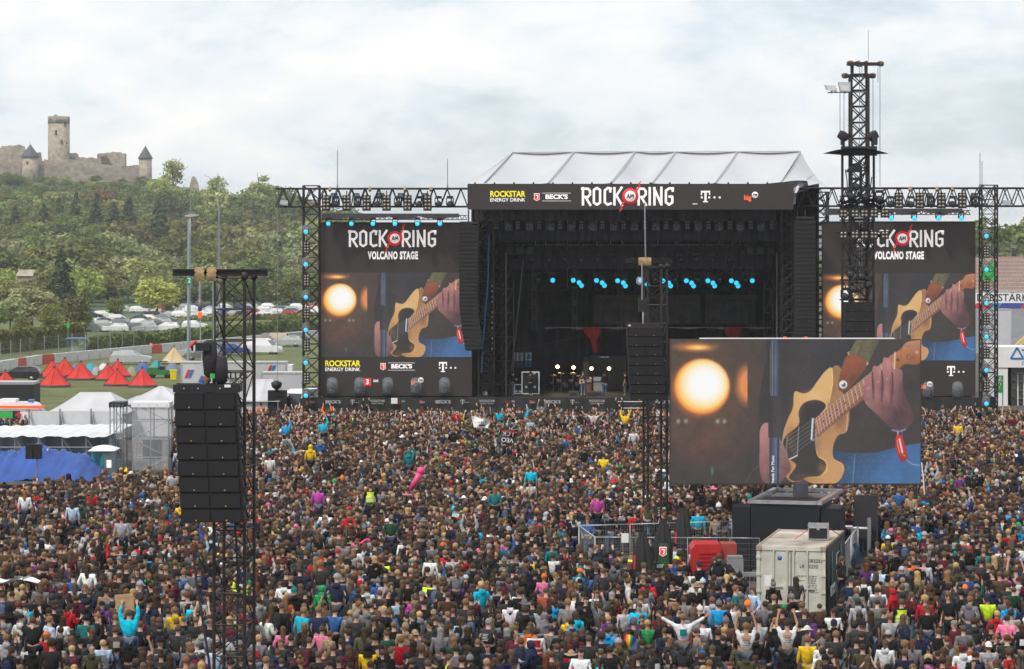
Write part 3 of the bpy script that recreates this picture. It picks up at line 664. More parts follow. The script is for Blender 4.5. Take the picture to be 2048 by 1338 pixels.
# ---------------------------------------------------------------- tents
m_tred = mat('red_canvas', (.56, .045, .035), .75, 0, .16, 1.2, .3, spec=.2); m_tbeige = mat('beige_canvas', (.52, .40, .24), .8, 0, .1, 1.2, .2); m_tdark = mat('tent_skirt', (.05, .045, .055), .8, 0, .1, 2)
TIPI = [(8, 742, 771, 'leftmost red pyramid tent with dark skirt'), (101, 721, 757, 'red pyramid tent at the back left of the red group'), (126, 717, 754, 'tall red pyramid tent behind the others, second from the back'), (106, 735, 775, 'nearest red pyramid tent with its door folded open'),
        (159, 724, 761, 'large red pyramid tent in the middle of the group'), (213, 728, 762, 'red pyramid tent with a dark-clothed person standing in front'), (233, 720, 755, 'red pyramid tent behind the two nearest right ones'), (232, 739, 773, 'red pyramid tent in the near row with its seam towards the lens'), (282, 736, 775, 'rightmost red pyramid tent on the lawn')]
def tipi(px, top, base, label, m, name='pyramid_tent', group='red pyramid tents on the lawn'):
    d = 5500 * EYE_H / (base - HZN); h = Z(top, d); w = h * 1.62; t = thing(name, label, 'tent', (X(px, d), d + w * .3, 0), group)
    rot = rnd.uniform(-.3, .3); n = 6; mb = MB(); base_ = []
    for i in range(n):
        a = 2 * PI * i / n + rot + PI / 6; base_.append(Vector((math.cos(a) * w / 2, math.sin(a) * w / 2, .22)))
    ap = Vector((0, 0, h)); prev = None
    for i in range(n):
        p, q = base_[i], base_[(i + 1) % n]
        def f(u, v, p=p, q=q):
            b = p.lerp(q, u); k = (1 - v); r = b.lerp(Vector((0, 0, b.z)), v); s = math.sin(PI * u) * math.sin(PI * min(1, v * 1.1)) * .09 * k
            return Vector((r.x * (1 - s), r.y * (1 - s), .22 + (h - .22) * (v ** 1.08)))
        mb.grid(f, 6, 8, 0, True)
    part('canvas', mb, m, t, False)
    sk = MB()
    for i in range(n):
        p, q = base_[i], base_[(i + 1) % n]; o1, o2 = p * 1.06, q * 1.06; o1.z = o2.z = 0; sk.poly([o1, o2, q, p])
    part('skirt', sk, m_tdark, t, False)
    part('pole_tip', MB().tube((0, 0, h - .15), (0, 0, h + .12), .09, 6), m_tdark, t, False)
    for i in range(n): bar('seam', base_[i] * 1.004, ap, .022, m_tdark if m is m_tred and i % 3 == 0 else m, t, False)
    return t
for a in TIPI: tipi(*a, m_tred)
tipi(346, 694, 729, 'large beige tepee tent beside the dome tents', m_tbeige, 'tepee_tent', None)
def dome(px, top, base, w_px, col, label, cn):
    d = 5500 * EYE_H / (base - HZN); h = Z(top, d); w = w_px * d / FOC
    t = thing('dome_tent', label, 'tent', (X(px, d), d + w * .4, 0)); mb = MB()
    mb.grid(lambda u, v: (w / 2 * math.cos(PI * u) * (1 - .25 * math.sin(PI * v)) , w * .55 * (v - .5) * 2 * math.sin(PI * u) ** .4 if 0 < u < 1 else 0, h * math.sin(PI * u) ** .8 * (1 - (2 * v - 1) ** 2) ** .5), 14, 10)
    part('canvas', mb, mat('canvas_' + cn, col, .6, 0, .1, 1.5, .2), t, False)
    mb = MB(); mb.path([(w / 2 * math.cos(PI * u / 12) * .76, -.0, h * math.sin(PI * u / 12) ** .8 + .03) for u in range(13)], .03, 4); part('tent_pole', mb, m_grey, t, False)
    return t
for a in ((180, 727, 743, 26, (.02, .30, .42), 'turquoise dome tent behind the red tents', 'turquoise'), (191, 734, 750, 22, (.30, .31, .32), 'light grey dome tent behind the red pyramid tents', 'light_grey'), (262, 733, 752, 26, (.22, .27, .14), 'sage green dome tent at the right end of the red tents', 'sage'),
          (284, 726, 745, 32, (.05, .11, .30), 'royal blue dome tent behind the sage green one', 'royal_blue'), (312, 722, 746, 34, (.02, .26, .28), 'teal dome tent left of the beige tepee', 'teal'), (343, 727, 750, 36, (.13, .17, .25), 'slate blue dome tent in front of the beige tepee', 'slate_blue'),
          (374, 722, 737, 30, (.02, .25, .38), 'blue-green dome tent right of the beige tepee', 'blue_green'), (206, 727, 740, 24, (.55, .55, .58), 'small white dome tent between the red tents', 'off_white'), (150, 730, 740, 20, (.10, .14, .26), 'dark blue dome tent peeping between two red pyramid tents', 'dark_blue')): dome(*a)
tt = dome(532, 667, 692, 62, (.17, .14, .12), 'brown tunnel tent with open porch beside the white van', 'brown')
part('porch', MB().grid(lambda u, v: (.4 + 2.4 * v, -1.8 * math.cos(PI * u), .05 + 1.75 * math.sin(PI * u) ** .8), 10, 3), mat('canvas_porch', (.34, .29, .22), .7, 0, .1, 2), tt, False)
yb = thing('wheelie_bin', 'bright yellow wheelie bin on the lawn beside the dome tents', 'bin', (X(347, 278), 278, 0)); mb = MB(); mb.add([(x * s, y * s, z) for z, s in ((0.1, .8), (1.0, 1)) for x, y in ((-.33, -.35), (.33, -.35), (.33, .35), (-.33, .35))], [(0, 1, 5, 4), (1, 2, 6, 5), (2, 3, 7, 6), (3, 0, 4, 7), (0, 3, 2, 1)])
m_ybin = mat('bin_yellow', (.72, .55, .01), .5, 0, .06); part('bin_body', mb, m_ybin, yb, False); block('lid', (0, 0, 1.04), (.74, .76, .1), m_ybin, yb, False)
gt = thing('utility_vehicle', 'small green utility vehicle with roll bars on the lawn', 'vehicle', (X(320, 284), 284, 0)); m_gator = mat('tractor_green', (.03, .16, .04), .4, 0, .1)
part('body', MB().bx(-1.2, 1.2, -.7, .7, .35, .85).bx(-1.2, -.1, -.68, .68, .85, 1.1), m_gator, gt, False); part('seat', MB().bx(0, .5, -.6, .6, .86, 1.2), m_black, gt, False)
for s in (-.6, .6):
    bar('roll_bar', (-.1, s, .85), (-.1, s, 1.7), .04, m_black, gt, False); bar('roll_bar', (-.1, s, 1.7), (.8, s, 1.65), .04, m_black, gt, False)
    for x in (-.8, .8): o = link('wheel', WH[0], gt, False); o.location = (x, s, .32)
sh = thing('bus_shelter', 'blue-framed glass shelter behind the wire fence', 'shelter', (X(152, 335), 335, 0)); m_blusteel = mat('blue_steel', (.10, .20, .36), .5, .2)
for px in (136, 169):
    for yy in (335, 337): bar('post', (X(px, 335), yy, 0), (X(px, 335), yy, 2.4), .05, m_blusteel, sh)
block('roof', (X(152, 335), 336, 2.45), (2.5, 2.4, .12), m_blusteel, sh); block('rear_pane', (X(152, 335), 337, 1.3), (1.9, .03, 1.8), m_plastic, sh)

# lamp post, masts
lp = thing('lamp_post', 'tall grey lamp post with flat twin lamp head and green number sign', 'lamp post', (X(378, 258), 258, 0)); d = 258
bar('pole', (X(376, d), d, 0), (X(378, d), d, Z(434, d)), .13, mat('galvanised', (.30, .34, .37), .5, .3), lp, True, 'post')
part('lamp_head', MB().prism([(X(370, d), d - .3, Z(433, d)), (X(370, d), d - .3, Z(431, d)), (X(383, d), d - .3, Z(427.5, d)), (X(397, d), d - .3, Z(429, d)), (X(397, d), d - .3, Z(431, d)), (X(384, d), d - .3, Z(434, d))], (0, .6, 0)), mat('lamp_grey', (.42, .40, .39), .5), lp)
bar('conduit', (X(380.5, d), d - .1, Z(470, d)), (X(380.5, d), d - .1, Z(436, d)), .08, m_chrome, lp)
block('number_sign', (X(379, d), d - .2, Z(561, d)), (.45, .06, .72), mat('sign_green', (.02, .26, .19), .5), lp); text('number', '2', (X(379, d), d - .25, Z(561, d)), .62, m_pwhite, lp, bold=.02)
ms = thing('mast', 'slender grey aerial mast standing beyond the near loudspeaker tower', 'mast', (X(438, 300), 300, 0)); bar('pole', (X(439.5, 300), 300, 0), (X(438, 300), 300, Z(410, 300)), .09, m_grey, ms); bar('whip', (X(438, 300), 300, Z(412, 300)), (X(436, 300), 300, Z(345, 300)), .03, m_grey, ms)
part('cable', MB().path([(X(437, 300), 299.9, Z(440, 300)), (X(434, 300), 299.9, Z(480, 300)), (X(436, 300), 299.9, Z(540, 300)), (X(440, 300), 299.9, Z(640, 300))], .035, 4), m_grey, ms)
ms = thing('aerial', 'thin white aerial rising behind the tall lamp post', 'mast', (X(381, 320), 320, 0)); bar('pole', (X(381, 320), 320, 0), (X(381, 320), 320, Z(372, 320)), .035, m_grey, ms)
gp = thing('sign_post', 'short pole with green sign in front of the trees', 'sign', (X(136, 355), 355, 0)); bar('pole', (X(136, 355), 355, 0), (X(136, 355), 355, Z(642, 355)), .05, m_grey, gp); block('sign_plate', (X(136, 355), 354.9, Z(651, 355)), (.35, .05, .7), m_pgreen, gp)
fl = thing('flag_post', 'small orange flag on a stick by the crash barrier', 'flag', (X(301, 352), 352, 0)); bar('pole', (X(300.5, 352), 352, 0), (X(300.5, 352), 352, Z(686, 352)), .04, m_pwhite, fl); block('flag_cloth', (X(303, 352), 352, Z(690, 352)), (.32, .03, .42), m_org, fl)

# ---------------------------------------------------------------- production yard at the left
def marquee(px0, px1, d, ridge, eave, ln, label, hip=1.2):
    """long frame tent, its ridge running across the view"""
    x0, x1 = X(px0, d), X(px1, d); ze = Z(eave, d); zr = Z(ridge, d + ln / 2); t = thing('marquee', label, 'tent', (x0, d, 0)); n = max(2, int((x1 - x0) / 2.5))
    part('wall', MB().bx(x0 + .05, x1 - .05, d + .05, d + ln - .05, 0, ze), m_sheet, t)
    def f(u, v):
        k = 1 - abs(2 * v - 1); h = hip * k; x = (x0 - .15 + h) + (x1 - x0 + .3 - 2 * h) * u
        return (x, d - .2 + (ln + .4) * v, ze - .1 + (zr - ze + .1) * k - .16 * math.sin(PI * ((u * n) % 1)) * math.sin(PI * k) - .10 * math.sin(PI * k))
    mb = MB(); mb.grid(f, n * 8, 16); part('roof', mb, m_sheet, t)
    g = MB()
    for u in (0, 1): a = [Vector(f(u, v)) for v in (0, .25, .5, .75, 1)]; g.poly(a)
    part('gable', g, m_sheet, t)
    for x in (x0, x1): bar('leg', (x, d - .08, 0), (x, d - .08, ze), .05, m_grey, t)
    return t
marquee(92, 250, 190, 784, 824, 9, 'low white marquee roof behind the white production fence', 1.8)
marquee(236, 372, 194, 772, 806, 10, 'white marquee with long sloping roof left of the near loudspeaker tower', 2.4)
marquee(480, 556, 197, 758, 800, 9, 'white marquee behind the right legs of the near loudspeaker tower', .9)
m_fab = mat('grey_white_fabric', (.60, .61, .63), .7, 0, .08, .8, .25)
pf = thing('production_fence', 'white fabric scaffold fence in front of the marquees at left', 'fence', (X(60, 178), 178, 0))
for k in range(3):
    a, b = 58 + k * 62, 58 + (k + 1) * 62
    part('fabric_panel', MB().grid(lambda u, v: (X(a + (b - a) * u, 178), 178 + .12 * math.sin(u * 9 + v * 3), Z(872, 178) + (Z(822, 178) - Z(872, 178)) * v), 8, 4), m_fab, pf)
    bar('pole', (X(a, 177.8), 177.8, 0), (X(a, 177.8), 177.8, Z(817, 178)), .05, m_grey, pf); bar('strut', (X(a, 177.8), 177.8, Z(824, 178)), (X(a + 24, 177), 177, 0), .03, m_grey, pf)
cp_ = thing('canopy', 'long pale canopy roof on scaffold poles behind the blue tarpaulin', 'canopy', (X(100, 160), 160, 0))
xa, xb = X(-60, 160), X(224, 160)
part('roof', MB().grid(lambda u, v: (xa + (xb - xa) * u, 159 + 11 * v, 2.38 - .12 * v * (1 - u) - .10 * math.sin(PI * ((u * 5) % 1)) * (1 - v) + .03 * math.sin(u * 70)), 60, 8), m_fab, cp_)
part('side_sheet', MB().grid(lambda u, v: (xa + (xb - xa) * u, 164 + .25 * math.sin(u * 40), 2.2 * v), 60, 4), mat('blue_grey_sheet', (.36, .42, .49), .7, 0, .12, .7, .3), cp_)
for k in range(7):
    x = xa + (xb - xa) * k / 6; bar('pole', (x, 159.2, 0), (x, 159.2, 2.3), .04, m_grey, cp_)
    if k < 6: bar('brace', (x, 159.2, 2.2), (x + (xb - xa) / 12, 159.3, 1.2), .025, m_grey, cp_)
for z in (1.1, 1.7): bar('ledger', (xa, 159.15, z), (xb, 159.15, z), .03, m_grey, cp_)
def scaff(px0, px1, d, top, label, cap):
    x0, x1 = X(px0, d), X(px1, d); zt = Z(top, d); t = thing('scaffold_tower', label, 'scaffold', ((x0 + x1) / 2, d, 0)); dp = 1.6
    for x in (x0, (x0 + x1) / 2, x1):
        for y in (d, d + dp): bar('upright', (x, y, 0), (x, y, zt), .04, m_grey, t)
    nb = 4
    for k in range(1, nb + 1):
        z = zt * k / nb
        for y in (d, d + dp): bar('ledger', (x0, y, z), (x1, y, z), .03, m_grey, t)
        for x in (x0, x1): bar('ledger', (x, d, z), (x, d + dp, z), .03, m_grey, t)
        bar('brace', (x0 if k % 2 else x1, d - .03, zt * (k - 1) / nb), (x1 if k % 2 else x0, d - .03, z), .025, m_grey, t)
    for a, b in ((x0, (x0 + x1) / 2), ((x0 + x1) / 2, x1)):
        part('plastic_sheet', MB().grid(lambda u, v: (a + (b - a) * u, d - .06 + .05 * math.sin(u * 11 + v * 7), .3 + (zt - .35) * v), 10, 14), m_plastic, t)
    part('plastic_sheet', MB().grid(lambda u, v: (x1 + .05 * math.sin(u * 8 + v * 9), d + dp * u, .3 + (zt - .35) * v), 6, 12), m_plastic, t)
    part('top_cover', MB().bx(x0 - .06, x1 + .06, d - .09, d + dp + .06, zt - .25, zt + .04), cap, t)
    block('equipment_rack', ((x0 + x1) / 2, d + .9, 1.5), ((x1 - x0) * .5, .7, 1.2), m_black, t); return t
scaff(220, 246, 161, 806, 'narrow scaffold tower wrapped in clear plastic with black top', m_black); scaff(265, 337, 160, 806, 'wide scaffold tower wrapped in clear plastic with white top', m_white)
m_tarp = mat('blue_tarpaulin', (.02, .072, .30), .5, 0, .14, .8, .35)
tp = thing('tarpaulin_tent', 'crumpled blue tarpaulin tent at the left edge of the crowd', 'tent', (X(80, 149), 149, 0))
TR = [(-60, 905), (0, 908), (30, 904), (60, 897), (84, 891), (110, 903), (140, 908), (168, 907), (185, 925), (198, 937), (206, 950)]
def tarp(u, v):
    px = -60 + 266 * u; ry = lerp_tab(px, TR); z = max(.15, Z(ry, 149)); f = 1 - abs(v - .45) / .55; f = max(0, f) ** .7
    w = .45 * abs(mnoise.noise(Vector((u * 11, v * 5, 1)))) + .22 * mnoise.noise(Vector((u * 34, v * 13, 4)))
    return (X(px, 149), 145.5 + 8 * v, max(.05, z * (.10 + .9 * f) + w * f))
part('tarpaulin', MB().grid(tarp, 60, 22), m_tarp, tp)
part('tie_cloth', MB().bx(X(88, 149), X(98, 149), 148.6, 148.9, Z(903, 149), Z(897, 149)), m_pwhite, tp)
wc = thing('portable_toilet', 'green portable toilet with white roof beside the blue tarpaulin', 'toilet', (X(208, 151), 151, 0)); m_wc = mat('toilet_green', (.015, .25, .21), .5, 0, .06, 1)
x0, xm, x1 = X(183, 151), X(212, 151), X(233, 151); zt = 2.15
part('cabin', MB().prism([(x0, 151, .1), (xm, 149.9, .1), (x1, 150.7, .1), (x1 - .5, 152.3, .1)], (0, 0, zt - .1)), m_wc, wc)
part('door', MB().prism([(xm + .03, 149.88, .15), (x1 - .04, 150.63, .15), (x1 - .04, 150.63, 2.05), (xm + .03, 149.88, 2.05)], (.02, -.03, 0)), mat('toilet_door_grey', (.22, .27, .28), .5), wc)
part('roof', MB().grid(lambda u, v: (x0 - .05 + (x1 - x0 + .1) * u, 149.8 + 2.4 * v, zt + .25 * math.sin(PI * u) ** .5 * math.sin(PI * v) ** .5), 8, 8), m_white, wc); block('door_sign', (xm + .32, 149.92, 1.45), (.26, .04, .42), m_txt, wc)
sb = thing('box_speaker', 'small black box loudspeaker on a pole above the blue tarpaulin', 'loudspeaker', (X(66, 144), 144, 0)); d = 144
bar('pole', (X(66, d), d + .3, 0), (X(76, d), d + .3, Z(876, d)), .04, m_grey, sb); part('cabinet', MB().bx(X(51, d), X(66, d), d, d + .5, Z(918, d), Z(889, d)).bx(X(66.5, d), X(81.5, d), d, d + .5, Z(918, d), Z(889, d)), m_cab, sb)
for a in (52, 67.5): part('grille', MB().bx(X(a, d), X(a + 13, d), d - .03, d - .002, Z(916.5, d), Z(890.5, d)), m_grille, sb)

# ---------------------------------------------------------------- grandstand and yard at the right
GD = 420
gs = thing('grandstand', 'grandstand with rows of dull pink seats beyond the right stage tower', 'grandstand', (X(2040, GD), GD, 0))
m_conc = mat('concrete', (.42, .39, .36), .85, 0, .15, .5); m_seat = mat('pink_seats', (.36, .225, .20), .6, 0, .12, 1.2)
gx0, gx1 = X(1870, GD), X(2300, GD); nr = 9
for k in range(nr):
    z = Z(580, GD) + k * .58; y = GD + k * .9; part('step', MB().bx(gx0, gx1, y, y + .9, z - .58, z), m_conc, gs)
    mb = MB(); x = gx0
    while x < gx1:
        if int((x - gx0) / .55) % 14 != 13: mb.bx(x, x + .46, y + .45, y + .55, z + .04, z + .46); mb.bx(x, x + .46, y + .1, y + .5, z + .02, z + .1)
        x += .55
    part('seat_row', mb, m_seat, gs, True, 'stuff')
part('front_wall', MB().bx(gx0, gx1, GD - 1, GD - .01, 0, Z(580, GD) + .1), m_conc, gs)
zt = Z(580, GD) + nr * .58; part('back_wall', MB().bx(gx0, gx1, GD + nr * .9, GD + nr * .9 + .5, 0, zt - .3), m_conc, gs)
for k in range(11): x = gx0 + (gx1 - gx0) * k / 10; bar('fence_post', (x, GD + nr * .9 + .3, zt - .4), (x, GD + nr * .9 + .3, zt + 2.2), .06, m_grey, gs)
mb = MB()
for k in range(9): mb.tube((gx0, GD + nr * .9 + .3, zt + k * .25), (gx1, GD + nr * .9 + .3, zt + k * .25), .02, 3)
for k in range(110): x = gx0 + (gx1 - gx0) * k / 109; mb.tube((x, GD + nr * .9 + .3, zt - .3), (x, GD + nr * .9 + .3, zt + 2.1), .014, 3)
part('wire_mesh', mb, m_wire, gs, True, 'stuff')
AD = 400
ab = thing('advertising_board', 'long white advertising board with blue and red stripe below the grandstand', 'sign', (X(2020, AD), AD, 0))
ax0, ax1 = X(1870, AD), X(2300, AD); part('board', MB().bx(ax0, ax1, AD, AD + .3, 0, Z(586, AD)), m_pwhite, ab); text('lettering', 'DER STÄRKSTE BUCHSTABE DER WELT', (X(1953, AD), AD - .02, Z(596, AD)), 1.5, m_pblack, ab, 'LEFT', .98, bold=.012)
x = ax0; k = 0
for px0, px1, m_ in ((1870, 1945, m_pwhite), (1945, 1978, m_pred), (1978, 1996, mat('stripe_light_blue', (.03, .30, .55), .5)), (1996, 2040, mat('stripe_navy', (.03, .06, .26), .5)), (2040, 2100, m_pred), (2100, 2300, m_pblue)):
    part('stripe', MB().prism([(X(px0, AD), AD - .04, Z(617, AD)), (X(px1, AD), AD - .04, Z(617, AD)), (X(px1 + 8, AD), AD - .04, Z(606, AD)), (X(px0 + 8, AD), AD - .04, Z(606, AD))], (0, .03, 0)), m_, ab)
struct('track_bank', MB().poly([(ax0, AD - .1, Z(617, AD)), (ax1, AD - .1, Z(617, AD)), (X(2300, 352), 352, .02), (X(1870, 352), 352, .02)]), mat('track_asphalt', (.16, .16, .165), .9, 0, .15, .2))
gsn = thing('exit_sign', 'small green sign behind the right lamp tower below the seats', 'sign', (X(1975, 408), 408, 0)); block('board', (X(1974, 408), 408, Z(543, 408)), (2.2, .1, 2.7), m_pgreen, gsn); bar('post', (X(1974, 408), 408.2, 0), (X(1974, 408), 408.2, Z(532, 408)), .08, m_grey, gsn)
wt = trailer('box_truck', 'white box truck in the yard behind the right lamp tower', 1984, 2023, 310, 618)
def lift(px, d, label, m_, up):
    t = thing('boom_lift', label, 'lift', (X(px, d), d, 0)); x = X(px, d)
    part('chassis', MB().bx(x - 1.4, x + 1.4, d - 1, d + 1, .4, 1.4), m_black, t); part('turret', MB().bx(x - 1.1, x + .9, d - .8, d + .8, 1.4, 2.4), m_, t)
    part('boom', MB().prism([(x - .8, d - .3, 2.3), (x - .8, d - .3, 2.9), (x + up[0], d - .3, up[1] + .6), (x + up[0], d - .3, up[1])], (0, .5, 0)), m_, t)
    for k in range(4): bar('basket_rail', (x + up[0] + (k % 2) * .9, d - .6 + (k // 2) * 1.1, up[1] - .2), (x + up[0] + (k % 2) * .9, d - .6 + (k // 2) * 1.1, up[1] + 1.), .04, m_grey, t)
    block('basket_floor', (x + up[0] + .45, d, up[1] - .2), (1., 1.2, .1), m_grey, t)
    for s in (-1, 1):
        for q in (-.9, .9): o = link('wheel', WH[0], t, False); o.location = (q, s * .95, .42); o.scale = (1.3,) * 3
lift(2018, 262, 'yellow boom lift with raised arm behind the exit sign', mat('lift_yellow', (.62, .45, .16), .5, 0, .1), (3.2, 6.0)); lift(1992, 285, 'white and blue lift with basket in the right yard', m_pwhite, (-1.2, 5.4)); lift(2042, 275, 'blue lift at the right edge of the yard', m_pblue, (1.2, 4.))
TD = 232
tv = thing('service_building', 'white flat-roofed service building with blue triangle emblem at the right edge', 'building', (X(2030, TD), TD, 0)); tx0, tx1 = X(1996, TD), X(2200, TD)
part('upper_wall', MB().bx(tx0, tx1, TD, TD + 5, Z(735, TD), Z(694, TD)), m_white, tv); part('left_wall', MB().bx(tx0, X(2016, TD), TD + .1, TD + 5, 0, Z(735, TD)), m_white, tv); part('rear_wall', MB().bx(X(2016, TD), tx1, TD + 2.6, TD + 5, 0, Z(735, TD)), m_conc, tv)
part('doorway', MB().bx(X(2016, TD), X(2033, TD), TD + 2.4, TD + 2.55, 0, Z(738, TD)), m_dark, tv)
mb = MB(); cx, cz = X(2034, TD), Z(707, TD)
tri = [Vector((cx + .62 * math.sin(a), TD - .03, cz - .1 + .62 * math.cos(a))) for a in (0, 2 * PI / 3, 4 * PI / 3)]
for a in range(3): mb.tube(tri[a], tri[(a + 1) % 3], .07, 4)
part('emblem', mb, m_pblue, tv); text('lettering', 'TÜV', (X(2043, TD), TD - .02, cz), .85, m_pblack, tv, 'LEFT', bold=.01); text('lettering', 'Gabriel', (X(2043, TD), TD - .02, cz - .85), .42, m_pblue, tv, 'LEFT')
for k in range(4): block('shelf', ((X(2036, TD) + tx1) / 2, TD + 1.8, .6 + k * .7), (tx1 - X(2036, TD), 1.2, .06), m_grey, tv)
rr = random.Random(3)
for k in range(2): block('ladder', (X(2040 + k * 12, TD), TD + 1, 1.3), (.08, .1, 2.6), m_pwhite, tv)
ES = 203
es = thing('emergency_exit_sign', 'green running-man emergency exit sign on poles at the right edge', 'sign', (X(1998, ES), ES, 0)); ex0, ex1 = X(1990, ES), X(2007, ES); ez0, ez1 = Z(786, ES), Z(750, ES)
block('board', ((ex0 + ex1) / 2, ES, (ez0 + ez1) / 2), (ex1 - ex0, .08, ez1 - ez0), m_pwhite, es); block('panel', ((ex0 + ex1) / 2, ES - .05, (ez0 + ez1) / 2), (ex1 - ex0 - .07, .03, ez1 - ez0 - .07), m_pgreen, es)
ec = Vector(((ex0 + ex1) / 2, ES - .08, (ez0 + ez1) / 2 + .14)); mb = MB(); v3 = lambda x, z: ec + Vector((x, 0, z))
mb.tube(v3(.05, .33) - Vector((0, .01, 0)), v3(.05, .33) + Vector((0, .01, 0)), .075, 10)
for pl, r in (([(.02, .24), (-.03, .0)], .065), ([(.02, .2), (.16, .12), (.2, .02)], .028), ([(.0, .2), (-.14, .16), (-.2, .06)], .028), ([(-.03, .0), (.1, -.1), (.06, -.27)], .04), ([(-.03, 0), (-.1, -.14), (-.24, -.2)], .04)): mb.path([v3(*q) for q in pl], r, 6)
part('running_figure', mb, m_pwhite, es); mb = MB(); mb.tube(v3(0, -.62), v3(0, -.38), .03, 6).tube(v3(0, -.4), v3(0, -.3), .09, 6, 0, .01); part('arrow', mb, m_pwhite, es)
for px in (1991, 2006): bar('post', (X(px, ES), ES + .1, 0), (X(px, ES), ES + .1, ez0), .035, m_grey, es)
# ---------------------------------------------------------------- the live picture on the video screens, drawn as pixels
def draw_video():
    Wp, Hp = 1840, 1060
    im = np.zeros((Hp, Wp, 3), np.float32); yy, xx = np.mgrid[0:Hp, 0:Wp].astype(np.float32); xx += 75; yy += 65
    im[:] = np.array((64, 57, 55)) / 255
    g = np.clip(1 - np.hypot((xx - 300) / 620, (yy - 420) / 620), 0, 1)[..., None]; im += g * np.array((.20, .10, .01), np.float32)
    g = np.exp(-((xx - 320) / 250) ** 2 - ((yy - 860) / 120) ** 2)[..., None]; im += g * np.array((.06, .0, .0), np.float32)
    def blend(a, col): im[:] = im * (1 - a[..., None]) + np.asarray(col, np.float32) * a[..., None]
    def ell(cx, cy, rx, ry, col, soft=.1, k=1.):
        r = np.hypot((xx - cx) / rx, (yy - cy) / ry); blend(np.clip((1 - r) / soft, 0, 1) * k, np.array(col) / 255)
    def poly(pts, c0, c1=None, p0=None, p1=None, soft=0):
        pts = np.array(pts, np.float32); x0, y0 = np.maximum(np.floor(pts.min(0)) - 75, 0).astype(int), 0
        a0, b0 = max(0, int(pts[:, 0].min()) - 75), max(0, int(pts[:, 1].min()) - 65); a1, b1 = min(Wp, int(pts[:, 0].max()) - 73), min(Hp, int(pts[:, 1].max()) - 63)
        if a1 <= a0 or b1 <= b0: return
        X_, Y_ = xx[b0:b1, a0:a1], yy[b0:b1, a0:a1]; ins = np.zeros(X_.shape, bool)
        for (x1, y1), (x2, y2) in zip(pts, np.roll(pts, -1, 0)):
            if y1 != y2: ins ^= ((y1 > Y_) != (y2 > Y_)) & (X_ < (x2 - x1) * (Y_ - y1) / (y2 - y1) + x1)
        c = np.array(c0, np.float32) / 255
        if c1 is not None:
            d = np.array(p1, np.float32) - np.array(p0, np.float32); t = np.clip(((X_ - p0[0]) * d[0] + (Y_ - p0[1]) * d[1]) / (d @ d), 0, 1)[..., None]; c = c * (1 - t) + np.array(c1, np.float32) / 255 * t
        im[b0:b1, a0:a1] = np.where(ins[..., None], c, im[b0:b1, a0:a1])
    def line(pts, w, col):
        for (x1, y1), (x2, y2) in zip(pts, pts[1:]):
            l = math.hypot(x2 - x1, y2 - y1) + 1e-6; nx, ny = -(y2 - y1) / l * w / 2, (x2 - x1) / l * w / 2
            poly([(x1 + nx, y1 + ny), (x2 + nx, y2 + ny), (x2 - nx, y2 - ny), (x1 - nx, y1 - ny)], col)
    def smooth(pts, n=4):
        p = [np.array(q, np.float32) for q in pts]; out = []; m = len(p)
        for i in range(m):
            a, b, c, d = p[i - 1], p[i], p[(i + 1) % m], p[(i + 2) % m]
            for k in range(n):
                t = k / n; out.append(.5 * ((2 * b) + (c - a) * t + (2 * a - 5 * b + 4 * c - d) * t * t + (3 * b - a - 3 * c + d) * t ** 3))
        return out
    # stage lamp
    ell(250, 118, 200, 46, (238, 150, 70), .9); ell(280, 120, 110, 26, (255, 214, 130), .9)
    ell(290, 425, 232, 232, (150, 92, 52), .16); ell(305, 408, 216, 216, (238, 150, 68), .10); ell(307, 402, 204, 206, (255, 205, 120), .16); ell(318, 392, 190, 190, (255, 243, 205), .5); ell(326, 388, 186, 184, (255, 255, 252), .55)
    r_ = np.hypot((xx - 640) / 105, (yy - 395) / 185); blend(np.where(xx < 641, np.clip((1 - r_) / .55, 0, 1), 0).astype(np.float32), np.array((226, 150, 86)) / 255); ell(655, 330, 22, 40, (70, 78, 120), .9)
    for x in (130, 185, 420, 470): ell(x, 665, 22, 26, (165, 160, 158), .9)
    ell(380, 1030, 16, 50, (90, 125, 130), .9)
    # jacket
    poly(smooth([(800, 60), (788, 170), (765, 250), (738, 400), (720, 520), (726, 720), (800, 690), (900, 650), (990, 560), (1090, 440), (1150, 300), (1140, 60)]), (40, 38, 43), (56, 53, 57), (740, 300), (1000, 400))
    poly(smooth([(1140, 60), (1445, 60), (1390, 160), (1330, 300), (1230, 330), (1140, 370), (1095, 180)]), (52, 53, 62), (38, 38, 46), (1100, 100), (1350, 300))
    line([(781, 180), (764, 260), (738, 400), (720, 540), (730, 700)], 3, (120, 80, 58)); line([(1094, 175), (1085, 245), (1038, 290), (1012, 370), (1004, 440)], 3, (125, 84, 60)); line([(1095, 180), (1140, 250), (1160, 320)], 3, (95, 68, 54))
    for k in range(26): line([(960 + k * 4, 70 + k * 3), (940 + k * 2, 300 + k * 2)], 1.5, (62, 59, 62))
    # jeans
    poly([(1270, 875), (1440, 905), (1600, 892), (1760, 850), (1920, 825), (1920, 1135), (1260, 1135)], (36, 66, 100), (66, 116, 162), (1400, 900), (1650, 1080))
    for k in range(60):
        y = 900 + k * 4; line([(1290 + (k * 37) % 90, y), (1400 + (k * 53) % 500, y - 8)], 1.5, (70 + k % 3 * 8, 112 + k % 4 * 6, 158))
    line([(1432, 905), (1415, 1130)], 5, (120, 160, 195)); line([(1450, 905), (1436, 1130)], 3, (46, 78, 116)); line([(1550, 900), (1535, 1130)], 3, (50, 84, 124)); line([(1330, 900), (1450, 935), (1620, 915)], 5, (44, 72, 108))
